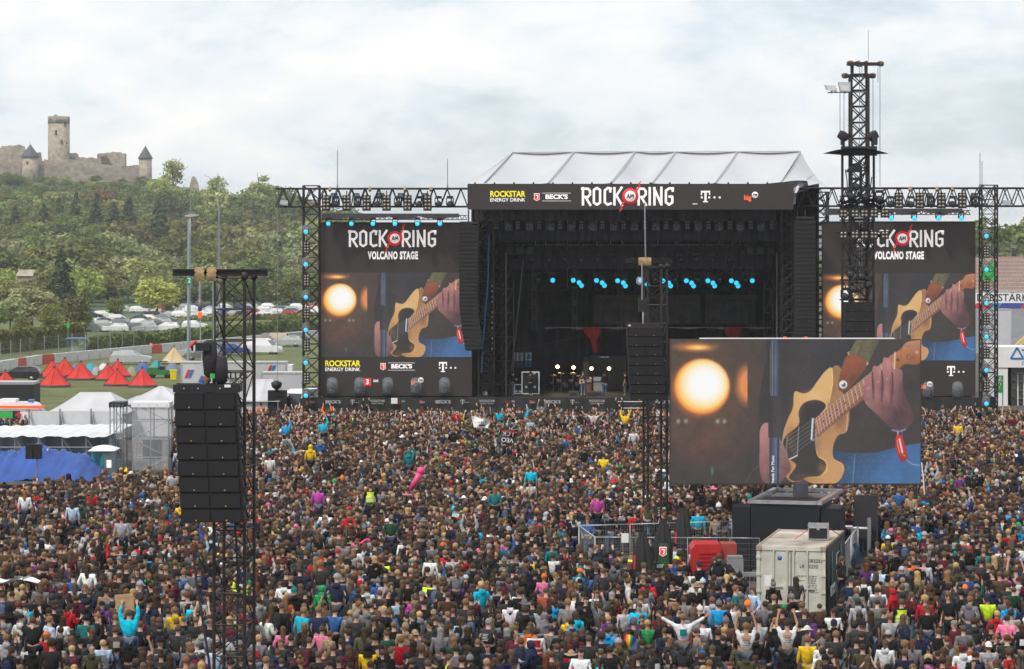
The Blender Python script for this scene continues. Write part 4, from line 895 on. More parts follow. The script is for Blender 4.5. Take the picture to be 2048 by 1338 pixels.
    # guitar: side first, then face
    poly(smooth([(1262, 270), (1340, 296), (1330, 420), (1390, 560), (1374, 735), (1308, 770), (1272, 850), (1276, 940), (1340, 975), (1350, 1040), (1290, 1122), (1120, 1125), (1000, 1000), (1100, 600)]), (160, 124, 86), (200, 158, 110), (1240, 400), (1340, 1000))
    poly(smooth([(1262, 271), (1210, 296), (1152, 372), (1102, 440), (1052, 459), (986, 447), (975, 560), (936, 650), (905, 740), (893, 850), (900, 1000), (930, 1085), (1000, 1122), (1070, 1085), (1180, 1080), (1226, 1030), (1216, 962), (1162, 925), (1144, 868), (1160, 780), (1215, 700), (1232, 540), (1268, 400)], 5), (218, 180, 126), (184, 144, 98), (1150, 380), (950, 1000))
    line([(1262, 272), (1268, 390), (1240, 530)], 5, (245, 205, 140)); line([(1145, 870), (1160, 925), (1216, 958), (1226, 1030), (1180, 1078), (1070, 1084)], 6, (240, 196, 128)); line([(1376, 612), (1370, 735)], 4, (240, 215, 180)); line([(1275, 945), (1340, 978), (1348, 1040)], 5, (225, 175, 110))
    poly(smooth([(1076, 520), (1140, 506), (1196, 524), (1214, 562), (1150, 650), (1136, 790), (1142, 870), (1160, 928), (1212, 965), (1214, 1014), (1168, 1066), (1082, 1076), (1010, 1108), (945, 1080), (1000, 990), (930, 930), (904, 850), (918, 780), (1018, 690), (1016, 606), (1036, 552)]), (38, 34, 35), (52, 47, 47), (1050, 560), (1100, 1000))
    for q in ((1120, 480, 120, 70, (238, 206, 152), .4), (1010, 560, 70, 130, (232, 180, 108), .35), (960, 820, 60, 160, (150, 100, 54), .5), (1060, 1080, 150, 50, (140, 94, 52), .5), (1190, 1010, 60, 70, (226, 170, 100), .4), (1320, 650, 70, 120, (120, 80, 44), .5), (1110, 800, 90, 200, (66, 60, 58), .35)): ell(*q[:5], .95, q[5])
    # neck with frets, strings, headstock
    up = lambda t: (1130 + (1712 - 1130) * t, 652 + (168 - 652) * t); lo = lambda t: (1152 + (1742 - 1152) * t, 778 + (262 - 778) * t)
    poly([up(0), up(1), lo(1), (1690, 300), (1500, 500), lo(0)], (168, 118, 88), (142, 96, 70), (1300, 500), (1400, 640)); line([lo(0), lo(.62)], 16, (112, 64, 44))
    t = 0.
    for k in range(21): t += .030 + .0016 * k; line([up(min(t, 1)), lo(min(t, 1))], 5, (214, 196, 180))
    for k, t in enumerate((.10, .18, .27, .37, .5)): q = np.add(up(t), lo(t)) / 2; ell(q[0], q[1], 7, 7, (60, 40, 34), .4)
    line([(1122, 640), (1112, 802)], 15, (190, 200, 208)); line([(1118, 640), (1108, 802)], 5, (240, 244, 248)); line([(1110, 800), (1132, 806)], 12, (160, 165, 172))
    for k in range(6): u = k / 5; a = up(0); b = lo(0); p = (a[0] + (b[0] - a[0]) * u, a[1] + (b[1] - a[1]) * u); line([(915 + 60 * u, 790 + 120 * u), p, tuple(np.array(up(1)) * (1 - u) + np.array(lo(1)) * u)], 2.6, (190, 190, 196))
    line([(935, 780), (925, 870), (940, 960)], 10, (120, 128, 136)); line([(1018, 700), (1006, 920)], 7, (150, 156, 162)); line([(940, 950), (1010, 915)], 12, (200, 200, 200))
    poly(smooth([(1694, 186), (1770, 130), (1800, 90), (1850, 70), (1935, 76), (1935, 190), (1885, 246), (1800, 244), (1730, 292), (1712, 240)]), (198, 136, 88), (158, 104, 66), (1780, 120), (1830, 250)); line([(1726, 152), (1722, 282)], 11, (214, 196, 184)); line([(1772, 130), (1770, 270)], 7, (150, 110, 96))
    for k in range(7): ell(1800 + k * 17, 110 - k * 2, 12, 11, (150, 146, 150), .5)
    ell(1888, 156, 17, 17, (176, 168, 164), .5); ell(1748, 212, 18, 18, (110, 66, 44), .5)
    for k, (a, b) in enumerate((((1815, 175), (1820, 215)), ((1815, 178), (1836, 172)), ((1842, 190), (1840, 210)), ((1855, 182), (1853, 208)), ((1868, 170), (1866, 206)))): line([a, b], 5, (126, 78, 48))
    # strap
    poly([(1440, 60), (1616, 60), (1526, 240), (1388, 160)], (118, 112, 84))
    for k in range(26): line([(1440 - 3 * k + 50, 66 + k * 7), (1620 - 4 * k, 60 + k * 7.5)], 2.5, (70, 66, 48))
    poly(smooth([(1384, 168), (1520, 240), (1420, 390), (1360, 440), (1312, 430), (1318, 330)]), (150, 88, 56), (118, 66, 42), (1350, 250), (1400, 420)); line([(1392, 150), (1378, 160), (1392, 176)], 6, (220, 220, 220)); line([(1518, 226), (1530, 238), (1516, 250)], 6, (220, 220, 220))
    ell(1345, 393, 33, 33, (226, 226, 230), .15); ell(1348, 396, 20, 20, (90, 100, 116), .4); ell(1340, 386, 10, 10, (240, 246, 250), .5)
    # fretting hand
    sk, sd = (166, 120, 120), (104, 72, 78)
    poly(smooth([(1680, 300), (1775, 282), (1784, 400), (1815, 500), (1864, 630), (1836, 700), (1762, 738), (1700, 716), (1590, 610), (1508, 530), (1497, 410), (1535, 340), (1640, 360)]), sk, sd, (1560, 400), (1780, 640))
    for q in ([(1540, 345), (1560, 300), (1520, 330), (1500, 400), (1502, 500), (1560, 500)], [(1562, 270), (1590, 258), (1622, 280), (1636, 400), (1622, 520), (1566, 500), (1560, 400)], [(1640, 205), (1662, 195), (1692, 214), (1702, 300), (1708, 420), (1690, 540), (1636, 530), (1630, 330)]): poly(smooth(q), (182, 132, 130), (138, 96, 98), (q[0][0], 240), (q[0][0] + 60, 520))
    for pl in ([(1560, 300), (1562, 400), (1572, 500)], [(1628, 290), (1638, 400), (1626, 520)], [(1706, 300), (1712, 420), (1696, 530)]): line(pl, 9, (84, 52, 56))
    for x, y in ((1600, 372), (1668, 350), (1532, 420)): ell(x, y, 22, 14, (200, 136, 134), .9)
    for pl in ([(1590, 560), (1690, 640), (1740, 700)], [(1650, 540), (1720, 640)], [(1720, 520), (1770, 640)]): line(pl, 4, (158, 112, 108))
    for q in ((1745, 610, 150, 120, (70, 44, 52), .55), (1800, 480, 60, 160, (70, 46, 52), .5), (1590, 470, 60, 90, (212, 160, 152), .35), (1665, 460, 50, 90, (208, 152, 146), .35), (1525, 470, 40, 80, (204, 150, 144), .3), (1612, 300, 26, 60, (206, 156, 148), .5), (1676, 250, 24, 60, (206, 154, 146), .5), (1700, 420, 22, 130, (84, 54, 58), .5), (1632, 420, 18, 120, (84, 54, 58), .5), (1566, 430, 16, 110, (84, 54, 58), .5), (1640, 600, 90, 60, (150, 104, 106), .4)): ell(*q[:5], .9, q[5])
    line([(1700, 728), (1760, 742), (1808, 722)], 12, (150, 140, 176)); line([(1748, 740), (1746, 800)], 10, (196, 190, 204)); line([(1778, 740), (1780, 790)], 8, (120, 110, 120))
    poly(smooth([(1735, 772), (1770, 770), (1796, 830), (1818, 920), (1806, 954), (1770, 955), (1734, 870)]), (206, 36, 48), (170, 24, 40), (1740, 800), (1800, 950)); line([(1758, 790), (1782, 900)], 14, (226, 206, 214)); line([(1742, 800), (1760, 900)], 6, (226, 190, 70)); line([(1810, 950), (1860, 985), (1915, 990)], 8, (150, 165, 190)); line([(1780, 905), (1806, 925)], 6, (226, 180, 60))
    # strumming hand, stand
    poly(smooth([(735, 715), (800, 680), (900, 830), (935, 920), (962, 1015), (925, 1068), (880, 1110), (760, 1115), (728, 1000), (730, 860)]), (180, 134, 132), (128, 88, 90), (760, 760), (900, 1060)); line([(890, 1005), (950, 1025)], 9, (120, 80, 78)); line([(760, 900), (770, 1080)], 6, (160, 114, 112)); line([(722, 990), (660, 1050), (632, 1110)], 7, (96, 92, 94))
    poly([(806, 60), (880, 60), (880, 480), (806, 480)], (44, 52, 66), (90, 108, 130), (812, 0), (848, 0)); poly([(850, 60), (880, 60), (880, 480), (850, 480)], (86, 100, 120), (38, 42, 52), (850, 0), (880, 0)); line([(822, 60), (822, 480)], 7, (120, 140, 166)); line([(809, 120), (809, 480)], 4, (170, 130, 100))
    poly([(794, 478), (890, 478), (890, 786), (794, 786)], (40, 38, 42), (66, 63, 66), (794, 0), (850, 0)); poly([(802, 786), (882, 786), (882, 1130), (802, 1130)], (48, 58, 74), (96, 114, 136), (806, 0), (850, 0)); line([(866, 786), (866, 1130)], 16, (50, 58, 72))
    im[:] = np.clip(im, 0, 1); k = (im[0::2, 0::2] + im[1::2, 0::2] + im[0::2, 1::2] + im[1::2, 1::2]) / 4
    rg_ = np.random.default_rng(4)
    for n_, a_ in ((10, .05), (28, .05), (90, .035)):
        g = rg_.normal(0, 1, (n_, n_ * 2)); iy = np.linspace(0, n_ - 1.01, k.shape[0]); ix = np.linspace(0, 2 * n_ - 1.01, k.shape[1]); y0 = iy.astype(int); x0 = ix.astype(int); fy = (iy - y0)[:, None]; fx = (ix - x0)[None]
        k = k * (1 + np.clip(2.4 - 3 * k.max(2), 0, 1)[..., None] * a_ * ((g[y0][:, x0] * (1 - fx) + g[y0][:, x0 + 1] * fx) * (1 - fy) + (g[y0 + 1][:, x0] * (1 - fx) + g[y0 + 1][:, x0 + 1] * fx) * fy)[..., None])
    k = np.clip(k, 0, 1)
    for _ in range(2): k[1:-1, 1:-1] = (k[1:-1, 1:-1] * 2 + k[:-2, 1:-1] + k[2:, 1:-1] + k[1:-1, :-2] + k[1:-1, 2:]) / 6
    im = k; k = im.copy(); k[1:-1, 1:-1] = (im[1:-1, 1:-1] * 2 + im[:-2, 1:-1] + im[2:, 1:-1] + im[1:-1, :-2] + im[1:-1, 2:]) / 6
    k = np.where(k > .8, k, k * (.70 + .375 * k))
    return np.clip(k + np.random.default_rng(2).normal(0, .012, k.shape[:2])[..., None], 0, 1)
vid = draw_video()
img = bpy.data.images.new('live_picture', vid.shape[1], vid.shape[0]); buf = np.ones((*vid.shape[:2], 4), np.float32); buf[..., :3] = vid[::-1]; img.pixels.foreach_set(buf.ravel()); img.update(); img.pack()
m_video = bpy.data.materials.new('video_picture'); m_video.use_nodes = True; t_ = m_video.node_tree; b_ = t_.nodes['Principled BSDF']
ti = t_.nodes.new('ShaderNodeTexImage'); ti.image = img; t_.links.new(ti.outputs[0], b_.inputs['Emission Color']); b_.inputs['Emission Strength'].default_value = .92; b_.inputs['Base Color'].default_value = (.022, .02, .02, 1); b_.inputs['Roughness'].default_value = .6
def picture(parent, px0, px1, py0, py1, d, crop=1.):
    x0, x1, z0, z1 = X(px0, d), X(px1, d), Z(py1, d), Z(py0, d)
    o = part('live_picture', MB().poly([(x0, d, z0), (x1, d, z0), (x1, d, z1), (x0, d, z1)]), m_video, parent); uv = o.data.uv_layers.new(name='uv'); 
    for i, c in enumerate(((0, 0), (crop, 0), (crop, 1), (0, 1))): uv.data[i].uv = c
    return o

# ---------------------------------------------------------------- lettering of the festival
GL = {'R': (.52, [[(.08, 0), (.08, 1.0)], [(.0, .93), (.36, .93), (.47, .80), (.47, .60), (.36, .46), (.1, .46)], [(.22, .46), (.50, -.02)]]),
      'O': (.54, [[(.1, .86), (.1, .14), (.27, .02), (.44, .14), (.44, .86), (.27, .98), (.1, .86)]]),
      'C': (.48, [[(.46, .93), (.28, .98), (.1, .84), (.1, .16), (.26, .02), (.46, .10)], [(.40, .98), (.40, .74)]]),
      'K': (.54, [[(.09, 0), (.09, 1.0)], [(.5, 1.02), (.16, .48)], [(.2, .54), (.52, -.04)]]),
      'I': (.22, [[(.11, 0), (.11, 1.0)]]),
      'N': (.56, [[(.09, 0), (.09, 1.0)], [(.06, .98), (.47, .02)], [(.47, 0), (.47, 1.02)]]),
      'G': (.54, [[(.52, .95), (.28, .95), (.1, .82), (.1, .16), (.27, .02), (.45, .14), (.45, .48), (.27, .48)], [(.42, .98), (.48, .78)]])}
def festival_logo(parent, pxa, pxb, pya, pyb, d, words=('ROCK', 'RING')):
    """the festival's wordmark: angular capitals either side of a ringed badge with bolts"""
    x0, x1, z0, z1 = X(pxa, d), X(pxb, d), Z(pyb, d), Z(pya, d); hh = z1 - z0
    wid = sum(GL[c][0] + .06 for w in words for c in w) + .74; sx = (x1 - x0) / wid; x = x0; n = 0
    for wi, w in enumerate(words):
        for c in w:
            gw, st = GL[c]; mb = MB()
            for pl in st:
                for (a, b), (e_, f_) in zip(pl, pl[1:]):
                    p = Vector((x + a * sx, 0, z0 + b * hh)); q = Vector((x + e_ * sx, 0, z0 + f_ * hh)); dr = (q - p).normalized(); nn = Vector((-dr.z, 0, dr.x)) * hh * .068; n += 1
                    y = d - .012 * (n % 7) * .25; p -= dr * hh * .03; q += dr * hh * .03
                    mb.prism([Vector((v.x, y, v.z)) for v in (p - nn, q - nn, q + nn, p + nn)], (0, .02, 0))
            part('letter', mb, m_txt, parent); x += (gw + .06) * sx
        if wi == 0:
            c = Vector((x + .36 * sx, d, (z0 + z1) / 2)); r = hh * .47
            def bolt(s):
                return [c + Vector((s * a * hh, -.02, s * b * hh)) for a, b in ((.22, .26), (.50, .58), (.44, .72), (.66, .92), (.52, .64), (.60, .60), (.34, .18))]
            part('lightning_bolt', MB().prism(bolt(1), (0, .02, 0)).prism(bolt(-1), (0, .02, 0)), m_red, parent)
            part('ring', MB().tube(c + Vector((0, -.035, 0)), c + Vector((0, -.01, 0)), r, 24), m_red, parent); part('disc', MB().tube(c + Vector((0, -.05, 0)), c + Vector((0, -.037, 0)), r * .66, 24), m_txt, parent)
            mb = MB()
            for pl in ([(-.42, -.28), (-.22, .32), (-.10, -.26)], [(-.40, -.06), (-.06, -.10)], [(.0, -.26), (.08, .30), (.2, -.12), (.36, .30), (.42, -.24)]):
                for (a, b), (e_, f_) in zip(pl, pl[1:]): mb.tube(c + Vector((a * r, -.056, b * r)), c + Vector((e_ * r, -.056, f_ * r)), r * .055, 4)
            part('badge_letters', mb, m_pblack, parent); x += .74 * sx
def t_logo(parent, px, py, d, h, m=None):
    x, z = X(px, d), Z(py, d); mb = MB(); w = h * .42
    def b(a, c_, e_, f_): mb.bx(x + a * h, x + c_ * h, d - .03, d - .005, z + e_ * h, z + f_ * h)
    b(-.40, .40, .34, .5); b(-.09, .09, -.4, .33); b(-.22, .22, -.5, -.41); b(-.40, -.30, .12, .33); b(.30, .40, .12, .33); b(-.40, -.24, -.16, 0); b(.24, .40, -.16, 0); b(.70, .86, -.16, 0); b(1.16, 1.32, -.16, 0)
    part('logo', mb, m or m_txt, parent)
def shield_logo(parent, px, py, d, h):
    x, z = X(px, d), Z(py, d)
    o = [(x + a * h, d - .02, z + b * h) for a, b in ((-.40, .5), (.40, .5), (.36, 0), (.42, -.3), (0, -.55), (-.42, -.3), (-.36, 0))]
    part('shield', MB().prism(o, (0, .015, 0)), m_txt, parent); o = [(x + a * h * .82, d - .035, z + b * h * .84) for a, b in ((-.40, .5), (.40, .5), (.36, 0), (.42, -.3), (0, -.55), (-.42, -.3), (-.36, 0))]
    part('shield_face', MB().prism(o, (0, .012, 0)), m_red, parent)
    mb = MB()
    for pl in ([(-.16, .22), (.14, .22), (.10, -.22), (-.02, -.25)],):
        for (a, b), (e_, f_) in zip(pl, pl[1:]): mb.tube((x + a * h, d - .04, z + b * h), (x + e_ * h, d - .04, z + f_ * h), h * .06, 4)
    part('shield_mark', mb, m_txt, parent)
def sponsors(parent, d, rock, beck, t, big, three=None):
    """flat printed sponsor marks; each argument (px, py, height px)"""
    k = d / FOC
    if rock:
        px, py, h = rock; text('lettering', 'ROCKSTAR', (X(px, d), d - .02, Z(py - h * .28, d)), h * .80 * k, m_yel, parent, sx=.86, bold=.03); text('lettering', 'ENERGY DRINK', (X(px, d), d - .02, Z(py + h * .30, d)), h * .50 * k, m_txt, parent, sx=1.0, bold=.012)
    if beck:
        px, py, h = beck; text('lettering', "BECK'S", (X(px + 3, d), d - .02, Z(py, d)), h * .86 * k, m_txt, parent, sx=1.22, bold=.045); shield_logo(parent, px - h * 2.6, py, d, h * 1.05 * k)
        for s in (-1, 1): block('rule', (X(px + 3, d), d - .01, Z(py + s * h * .56, d)), (h * 4.1 * k, .01, h * .05 * k), m_txt, parent)
    if t: t_logo(parent, t[0] - t[2] * .35, t[1], d, t[2] * k)
    if big:
        px, py, h = big; text('lettering', 'big', (X(px - h * .35, d), d - .02, Z(py + h * .1, d)), h * 1.0 * k, m_org, parent, sx=.9, bold=.04); c = Vector((X(px + h * .72, d), d, Z(py - h * .3, d)))
        part('logo_disc', MB().tube(c + Vector((0, -.03, 0)), c + Vector((0, -.01, 0)), h * .46 * k, 14), m_txt, parent); text('lettering', 'FM', (c.x, d - .04, c.z), h * .52 * k, m_pblack, parent, bold=.03)
    if three:
        px, py, h = three; block('logo_square', (X(px, d), d - .015, Z(py, d)), (h * k, .02, h * k), m_red, parent); text('lettering', '3', (X(px, d), d - .03, Z(py, d)), h * .9 * k, m_txt, parent, bold=.03); text('lettering', 'sat', (X(px + h * 1.1, d), d - .03, Z(py - h * .2, d)), h * .62 * k, m_txt, parent, bold=.01)

# ---------------------------------------------------------------- the stage building
SD = 200.
st = thing('stage', 'huge black open-air festival stage with white roof and printed front skirt', 'stage', (X(1275, SD), SD, 0))
ZD = Z(795, SD)
m_deck = mat('stage_deck', (.028, .027, .028), .6, 0, .2, 1)
part('deck', MB().bx(X(604, SD), X(1992, SD), SD, SD + 24, ZD - .35, ZD), m_deck, st); part('substructure', MB().bx(X(606, SD), X(1990, SD), SD + .3, SD + 23.5, 0, ZD - .36), m_black, st)
m_skp = mat('skirt_print', (.40, .40, .41), .8); m_skr = mat('skirt_print_red', (.26, .03, .02), .8)
m_skirt = mat('skirt_cloth', (.024, .023, .025), .75, 0, .25, .5, .4)
part('front_skirt', MB().grid(lambda u, v: (X(600, SD) + (X(1330, SD) - X(600, SD)) * u, SD - .12 - .10 * math.sin(u * 160) * (1 - v) ** .7 - .05 * math.sin(u * 61 + v * 5), (ZD - .05) * v), 240, 6), m_skirt, st)
part('front_skirt', MB().grid(lambda u, v: (X(1332, SD) + (X(1992, SD) - X(1332, SD)) * u, SD - .12 - .10 * math.sin(u * 150) * (1 - v) ** .7, (ZD - .05) * v), 200, 5), m_skirt, st)
k = 0
for px in range(622, 1330, 44):
    d = SD - .3; y = 804; kk = d / FOC
    if k % 5 == 0: block('logo_square', (X(px, d), d, Z(y, d)), (.26, .02, .26), m_skr, st); text('lettering', '3sat', (X(px, d) + .1, d - .02, Z(y, d)), .24, m_skp, st)
    elif k % 5 == 1: text('lettering', "BECK'S", (X(px, d), d, Z(y, d)), .3, m_skp, st, sx=1.2, bold=.03)
    elif k % 5 == 2: t_logo(st, px - 5, y, d, .34, m_skp)
    elif k % 5 == 3: text('lettering', 'ROCKSTAR', (X(px, d), d, Z(y - 2, d)), .22, m_skp, st, bold=.02); text('lettering', 'ENERGY DRINK', (X(px, d), d, Z(y + 3, d)), .14, m_skp, st)
    else: text('lettering', 'big', (X(px, d) - .1, d, Z(y, d)), .3, m_skr, st, bold=.03); text('lettering', 'FM', (X(px, d) + .3, d, Z(y - 1, d)), .18, m_skp, st, bold=.03)
    k += 1
block('paper_sign', (X(789, SD), SD - .4, Z(801, SD)), (.46, .03, .42), m_pwhite, st)
# roof
m_roof = mat('roof_membrane', (.50, .503, .535), .42, 0, .05, .25, .1)
RE, RR, RB = 199.2, 211., 223.
ridge = [1025, 1148, 1270, 1351, 1475, 1601]; eave = [968, 1096, 1221, 1304, 1430, 1562]; yr = [305, 304, 303.5, 304, 303.5, 303]; ye = [366, 366, 366, 366, 366, 364]
def sag(p, q, r_, s_, amt):
    """membrane between two rafters p-q (eave to ridge) and r_-s_"""
    return lambda u, v: (p.lerp(q, v).lerp(r_.lerp(s_, v), u) + Vector((0, amt * .35, -amt * math.sin(PI * u) * math.sin(PI * min(1, v * .9 + .05)))))
for i in range(5):
    part('roof_panel', MB().grid(sag(P(eave[i], ye[i], RE), P(ridge[i], yr[i], RR), P(eave[i + 1], ye[i + 1], RE), P(ridge[i + 1], yr[i + 1], RR), .95), 12, 12), m_roof, st)
    bk = lambda k: Vector((P(ridge[k], yr[k], RR).x + 2, RB, P(eave[k], ye[k], RE).z))
    part('rear_roof_panel', MB().grid(sag(bk(i), P(ridge[i], yr[i], RR), bk(i + 1), P(ridge[i + 1], yr[i + 1], RR), .5), 8, 8), m_roof, st)
m_raft = mat('rafter', (.46, .46, .49), .5, .2)
for i in range(6): bar('rafter', P(eave[i], ye[i] - .5, RE), P(ridge[i], yr[i] - .8, RR), .045, m_raft, st)
for i in range(5): bar('ridge_beam', P(ridge[i], yr[i] - .5, RR), P(ridge[i + 1], yr[i + 1] - .5, RR), .07, m_raft, st)
part('roof_hip', MB().grid(sag(P(936, 368, RE), P(1024, 305, RR), P(968, 366, RE), P(1025, 305, RR), .2), 4, 10), m_roof, st)
part('roof_hip', MB().grid(sag(Vector((P(936, 368, RE).x, RB, P(936, 368, RE).z)), P(1024, 305, RR), P(936, 368, RE), P(1024.5, 305, RR), .3), 6, 8), m_roof, st)
def gable(u, v):
    a = P(1562 + 106 * u, 365 + 17 * u, RE + 8 * u); b = P(1601, 303, RR); c = a.lerp(b, v); c.z += .42 * math.sin(PI * u) * (1 - v) ** 2 - .7 * math.sin(PI * v) * (.3 + u) * .6; return c
part('gable_sheet', MB().grid(gable, 12, 12), m_roof, st)
part('gable_sheet', MB().grid(lambda u, v: P(1587 - 6 * u * (1 - v) + 46 * v ** 1.5 * 1., 368 + 34 * (1 - v) * (1 - u * .5) - 22 * v, RE + .3 + 7 * v), 6, 12), m_roof, st)
part('gable_drop', MB().grid(lambda u, v: P(1586 + 5 * u + 8 * v * v, 372 + 36 * (1 - v), RE + .4 + v), 4, 6), m_roof, st)
# fascia sign
fs = thing('fascia_screen', 'long dark led banner with festival lettering and sponsor marks under the roof', 'sign', (X(1261, 198.4), 198.4, Z(419, 198.4)))
FD = 198.
part('panel', MB().bx(X(935, FD), X(1587, FD), FD, FD + .5, Z(419, FD), Z(367.5, FD)), m_screen, fs)
festival_logo(fs, 1163, 1350, 375, 410, FD - .02); sponsors(fs, FD - .01, (1015, 394, 20), (1110, 394, 14), (1419, 393, 23), (1500, 394, 14))
text('lettering', '●●●●', (X(1390, FD), FD - .02, Z(408, FD)), .1, m_txt, fs)
for k in range(17): px = 950 + k * 39; block('bracket', (X(px, FD), FD + .2, Z(366.4, FD)), (.12, .3, .14), m_black, fs)
# black box: side drapes, back drape, ceiling cloth, borders
def drape(name, x0, y0, x1, y1, z0, z1, f=.12, w=1.1, m=m_blackcloth, swag=0.):
    n = max(8, int(math.hypot(x1 - x0, y1 - y0) * 6)); dx, dy = x1 - x0, y1 - y0; l = math.hypot(dx, dy); nx, ny = -dy / l, dx / l
    def g(u, v): o = f * math.sin(u * l * 2 * PI / w + 1.5 * math.sin(u * l * .7)); return (x0 + dx * u + nx * o, y0 + dy * u + ny * o, z0 + (z1 - z0) * v + swag * math.sin(PI * ((u * 7) % 1)) * (1 - v))
    return part(name, MB().grid(g, n, 8), m, st)
xl, xr = X(945, SD), X(1640, SD)
drape('back_drape', xl, 219, xr, 219, ZD, 18, .15, 1.3); drape('side_drape', xl, 201, xl, 219, ZD, 18); drape('side_drape', xr, 201, xr, 219, ZD, 18)
part('roof_lining', MB().grid(lambda u, v: (xl + (xr - xl) * u, 199 + 20 * v, 17.4 + .25 * math.sin(u * 40)), 30, 4), m_blackcloth, st)
drape('upper_border', X(948, 200.5), 200.5, X(1552, 200.5), 200.5, Z(441, 200.5), Z(420, 200.5), .12, .8); drape('upper_border', X(984, 203), 203, X(1560, 203), 203, Z(482, 203), Z(461, 203), .12, .9)
drape('upper_border', X(1020, 207), 207, X(1545, 207), 207, Z(596, 207) + 2.2, Z(556, 207) + 2.5, .1, .9)
m_gdrape = mat('grey_gauze', (.055, .053, .057), .85, 0, .4, 1.4, .5)
for a, b in ((1188, 1280), (1284, 1402), (1410, 1512)): drape('gauze_panel', X(a, 215), 215, X(b, 215), 215, Z(648, 215), Z(592, 215), .10, .5, m_gdrape)
for a, b in ((1190, 1400), (1410, 1515)): block('gauze_header', (X((a + b) / 2, 214.5), 214.5, Z(594, 214.5)), (X(b, 214.5) - X(a, 214.5), .1, .34), mat('header_grey', (.075, .073, .072), .8), st)
drape('swag', X(1090, 213), 213, X(1590, 213), 213, Z(659, 213), Z(654, 213), .08, 2.2, mat('lilac_trim', (.22, .17, .20), .8), .12)
m_curt = mat('red_curtain', (.30, .012, .012), .8, 0, .2, 2, .3)
for px, yb in ((1184, 706), (1465, 706)):
    part('red_curtain', MB().grid(lambda u, v: (X(px, 212.6) + (u - .5) * (.95 if v > .75 else .5 if v < .55 else .5 + .45 * (v - .55) / .2) * (.35 + .65 * v) * 1.5 + (.28 * (1 - v)), 212.6 + .05 * math.sin(u * 25), Z(yb, 212.6) + (Z(655, 212.6) - Z(yb, 212.6)) * v), 12, 16), m_curt, st)
# towers of the stage frame and side scaffolds
def tower(label, px, d, z1, w, nb, r=.05, single=False, name='frame_tower'):
    t = thing(name, label, 'truss tower', (X(px, d), d, 0)); truss(t, (X(px, d), d, ZD if d > SD else 0), (X(px, d), d, z1), w, nb, r, m_steel, (0, 1, 0), None, None, single); return t
for i, (px, d, lab_) in enumerate(((972, 201, 'left front lattice tower of the black stage box'), (1578, 201, 'right front lattice tower of the black stage box'), (990, 209, 'lattice tower deeper inside the stage on the left'), (1560, 209, 'lattice tower deeper inside the stage on the right'), (1640, 202, 'lattice tower between the right loudspeaker hang and the right screen'))):
    tower(lab_, px, d, 17.4, 1.1, 16, .06)
m_pole = mat('dull_pole', (.11, .108, .115), .5, .4)
bw_ = thing('leaning_pole', 'grey pole leaning inside the left of the stage opening', 'pole', (X(1018, 203), 203, ZD)); bar('tube', (X(1018, 203), 203, ZD), (X(1047, 203), 203, Z(520, 203)), .05, m_pole, bw_)
for px, lab_ in ((1012, 'tall steel pole inside the left of the stage opening'), (1554, 'tall steel pole inside the right of the stage opening')):
    q = thing('steel_pole', lab_, 'pole', (X(px, 202.5), 202.5, ZD)); bar('tube', (X(px, 202.5), 202.5, ZD), (X(px, 202.5), 202.5, Z(505, 202.5)), .07, m_pole, q)
for i, (a, b, c, e_, lab_) in enumerate(((1345, 790, 1560, 500, 'thin guy wire'),)): pass
def cable(name, pts, r, m, label, cat='cable'): return solo(name, MB().path(pts, r, 5), m, label, cat)
m_bluec = mat('blue_cable', (.03, .09, .22), .6, 0, .1)
cable('cable', [P(978, 470, 200), P(976, 560, 200), P(966, 690, 200), P(963, 745, 200)], .06, m_bluec, 'blue cable bundle hanging beside the left stage tower')
cable('cable', [P(1003, 705, 198), P(1080, 690, 198), P(1190, 668, 198), P(1260, 652, 198)], .016, m_steel, 'long thin cable crossing the stage opening from the left')
# trusses inside
for a, b, y, d, lab_, nb in ((1010, 1500, 497, 207, 'upper lighting truss inside the stage', 44), (1027, 1545, 540, 208.5, 'lower lighting truss inside the stage carrying the cyan spots', 48), (1080, 1520, 577, 211, 'rear lighting truss inside the stage', 30)):
    q = thing('lighting_truss', lab_, 'truss', (X(a, d), d, Z(y, d))); vtruss(q, (X(a, d), d, Z(y + 4, d)), (X(b, d), d, Z(y + 4, d)), .42, .42, nb, .04, m_steel if y < 570 else m_black, False)
    mb = MB()
    for k in range(int((b - a) / 5)):
        if y == 497: mb.box((X(a + k * 5 + 2, d), d - .05, Z(497, d) + .26), (.07, .05, .07))
    if mb.v: part('small_lamps', mb, m_bulb, q, True, 'stuff')
    for k in range(4): px = a + (b - a) * (k + .5) / 4; bar('chain', (X(px, d), d + .2, Z(y, d)), (X(px, d), d + .2, 17.3), .025, m_grey, q)
for px, lab_ in ((1040, 'black box truss with lamps at upper left of the stage'), (1520, 'black box truss with lamps at upper right of the stage')):
    q = thing('corner_truss', lab_, 'truss', P(px, 500, 205)); vtruss(q, P(px - 32, 506, 205), P(px + 30, 506, 205), .85, .8, 8, .05, m_steel, False)
    for k in range(3): block('lamp', P(px - 20 + k * 20, 502, 204.8), (.5, .6, .5), m_black, q)

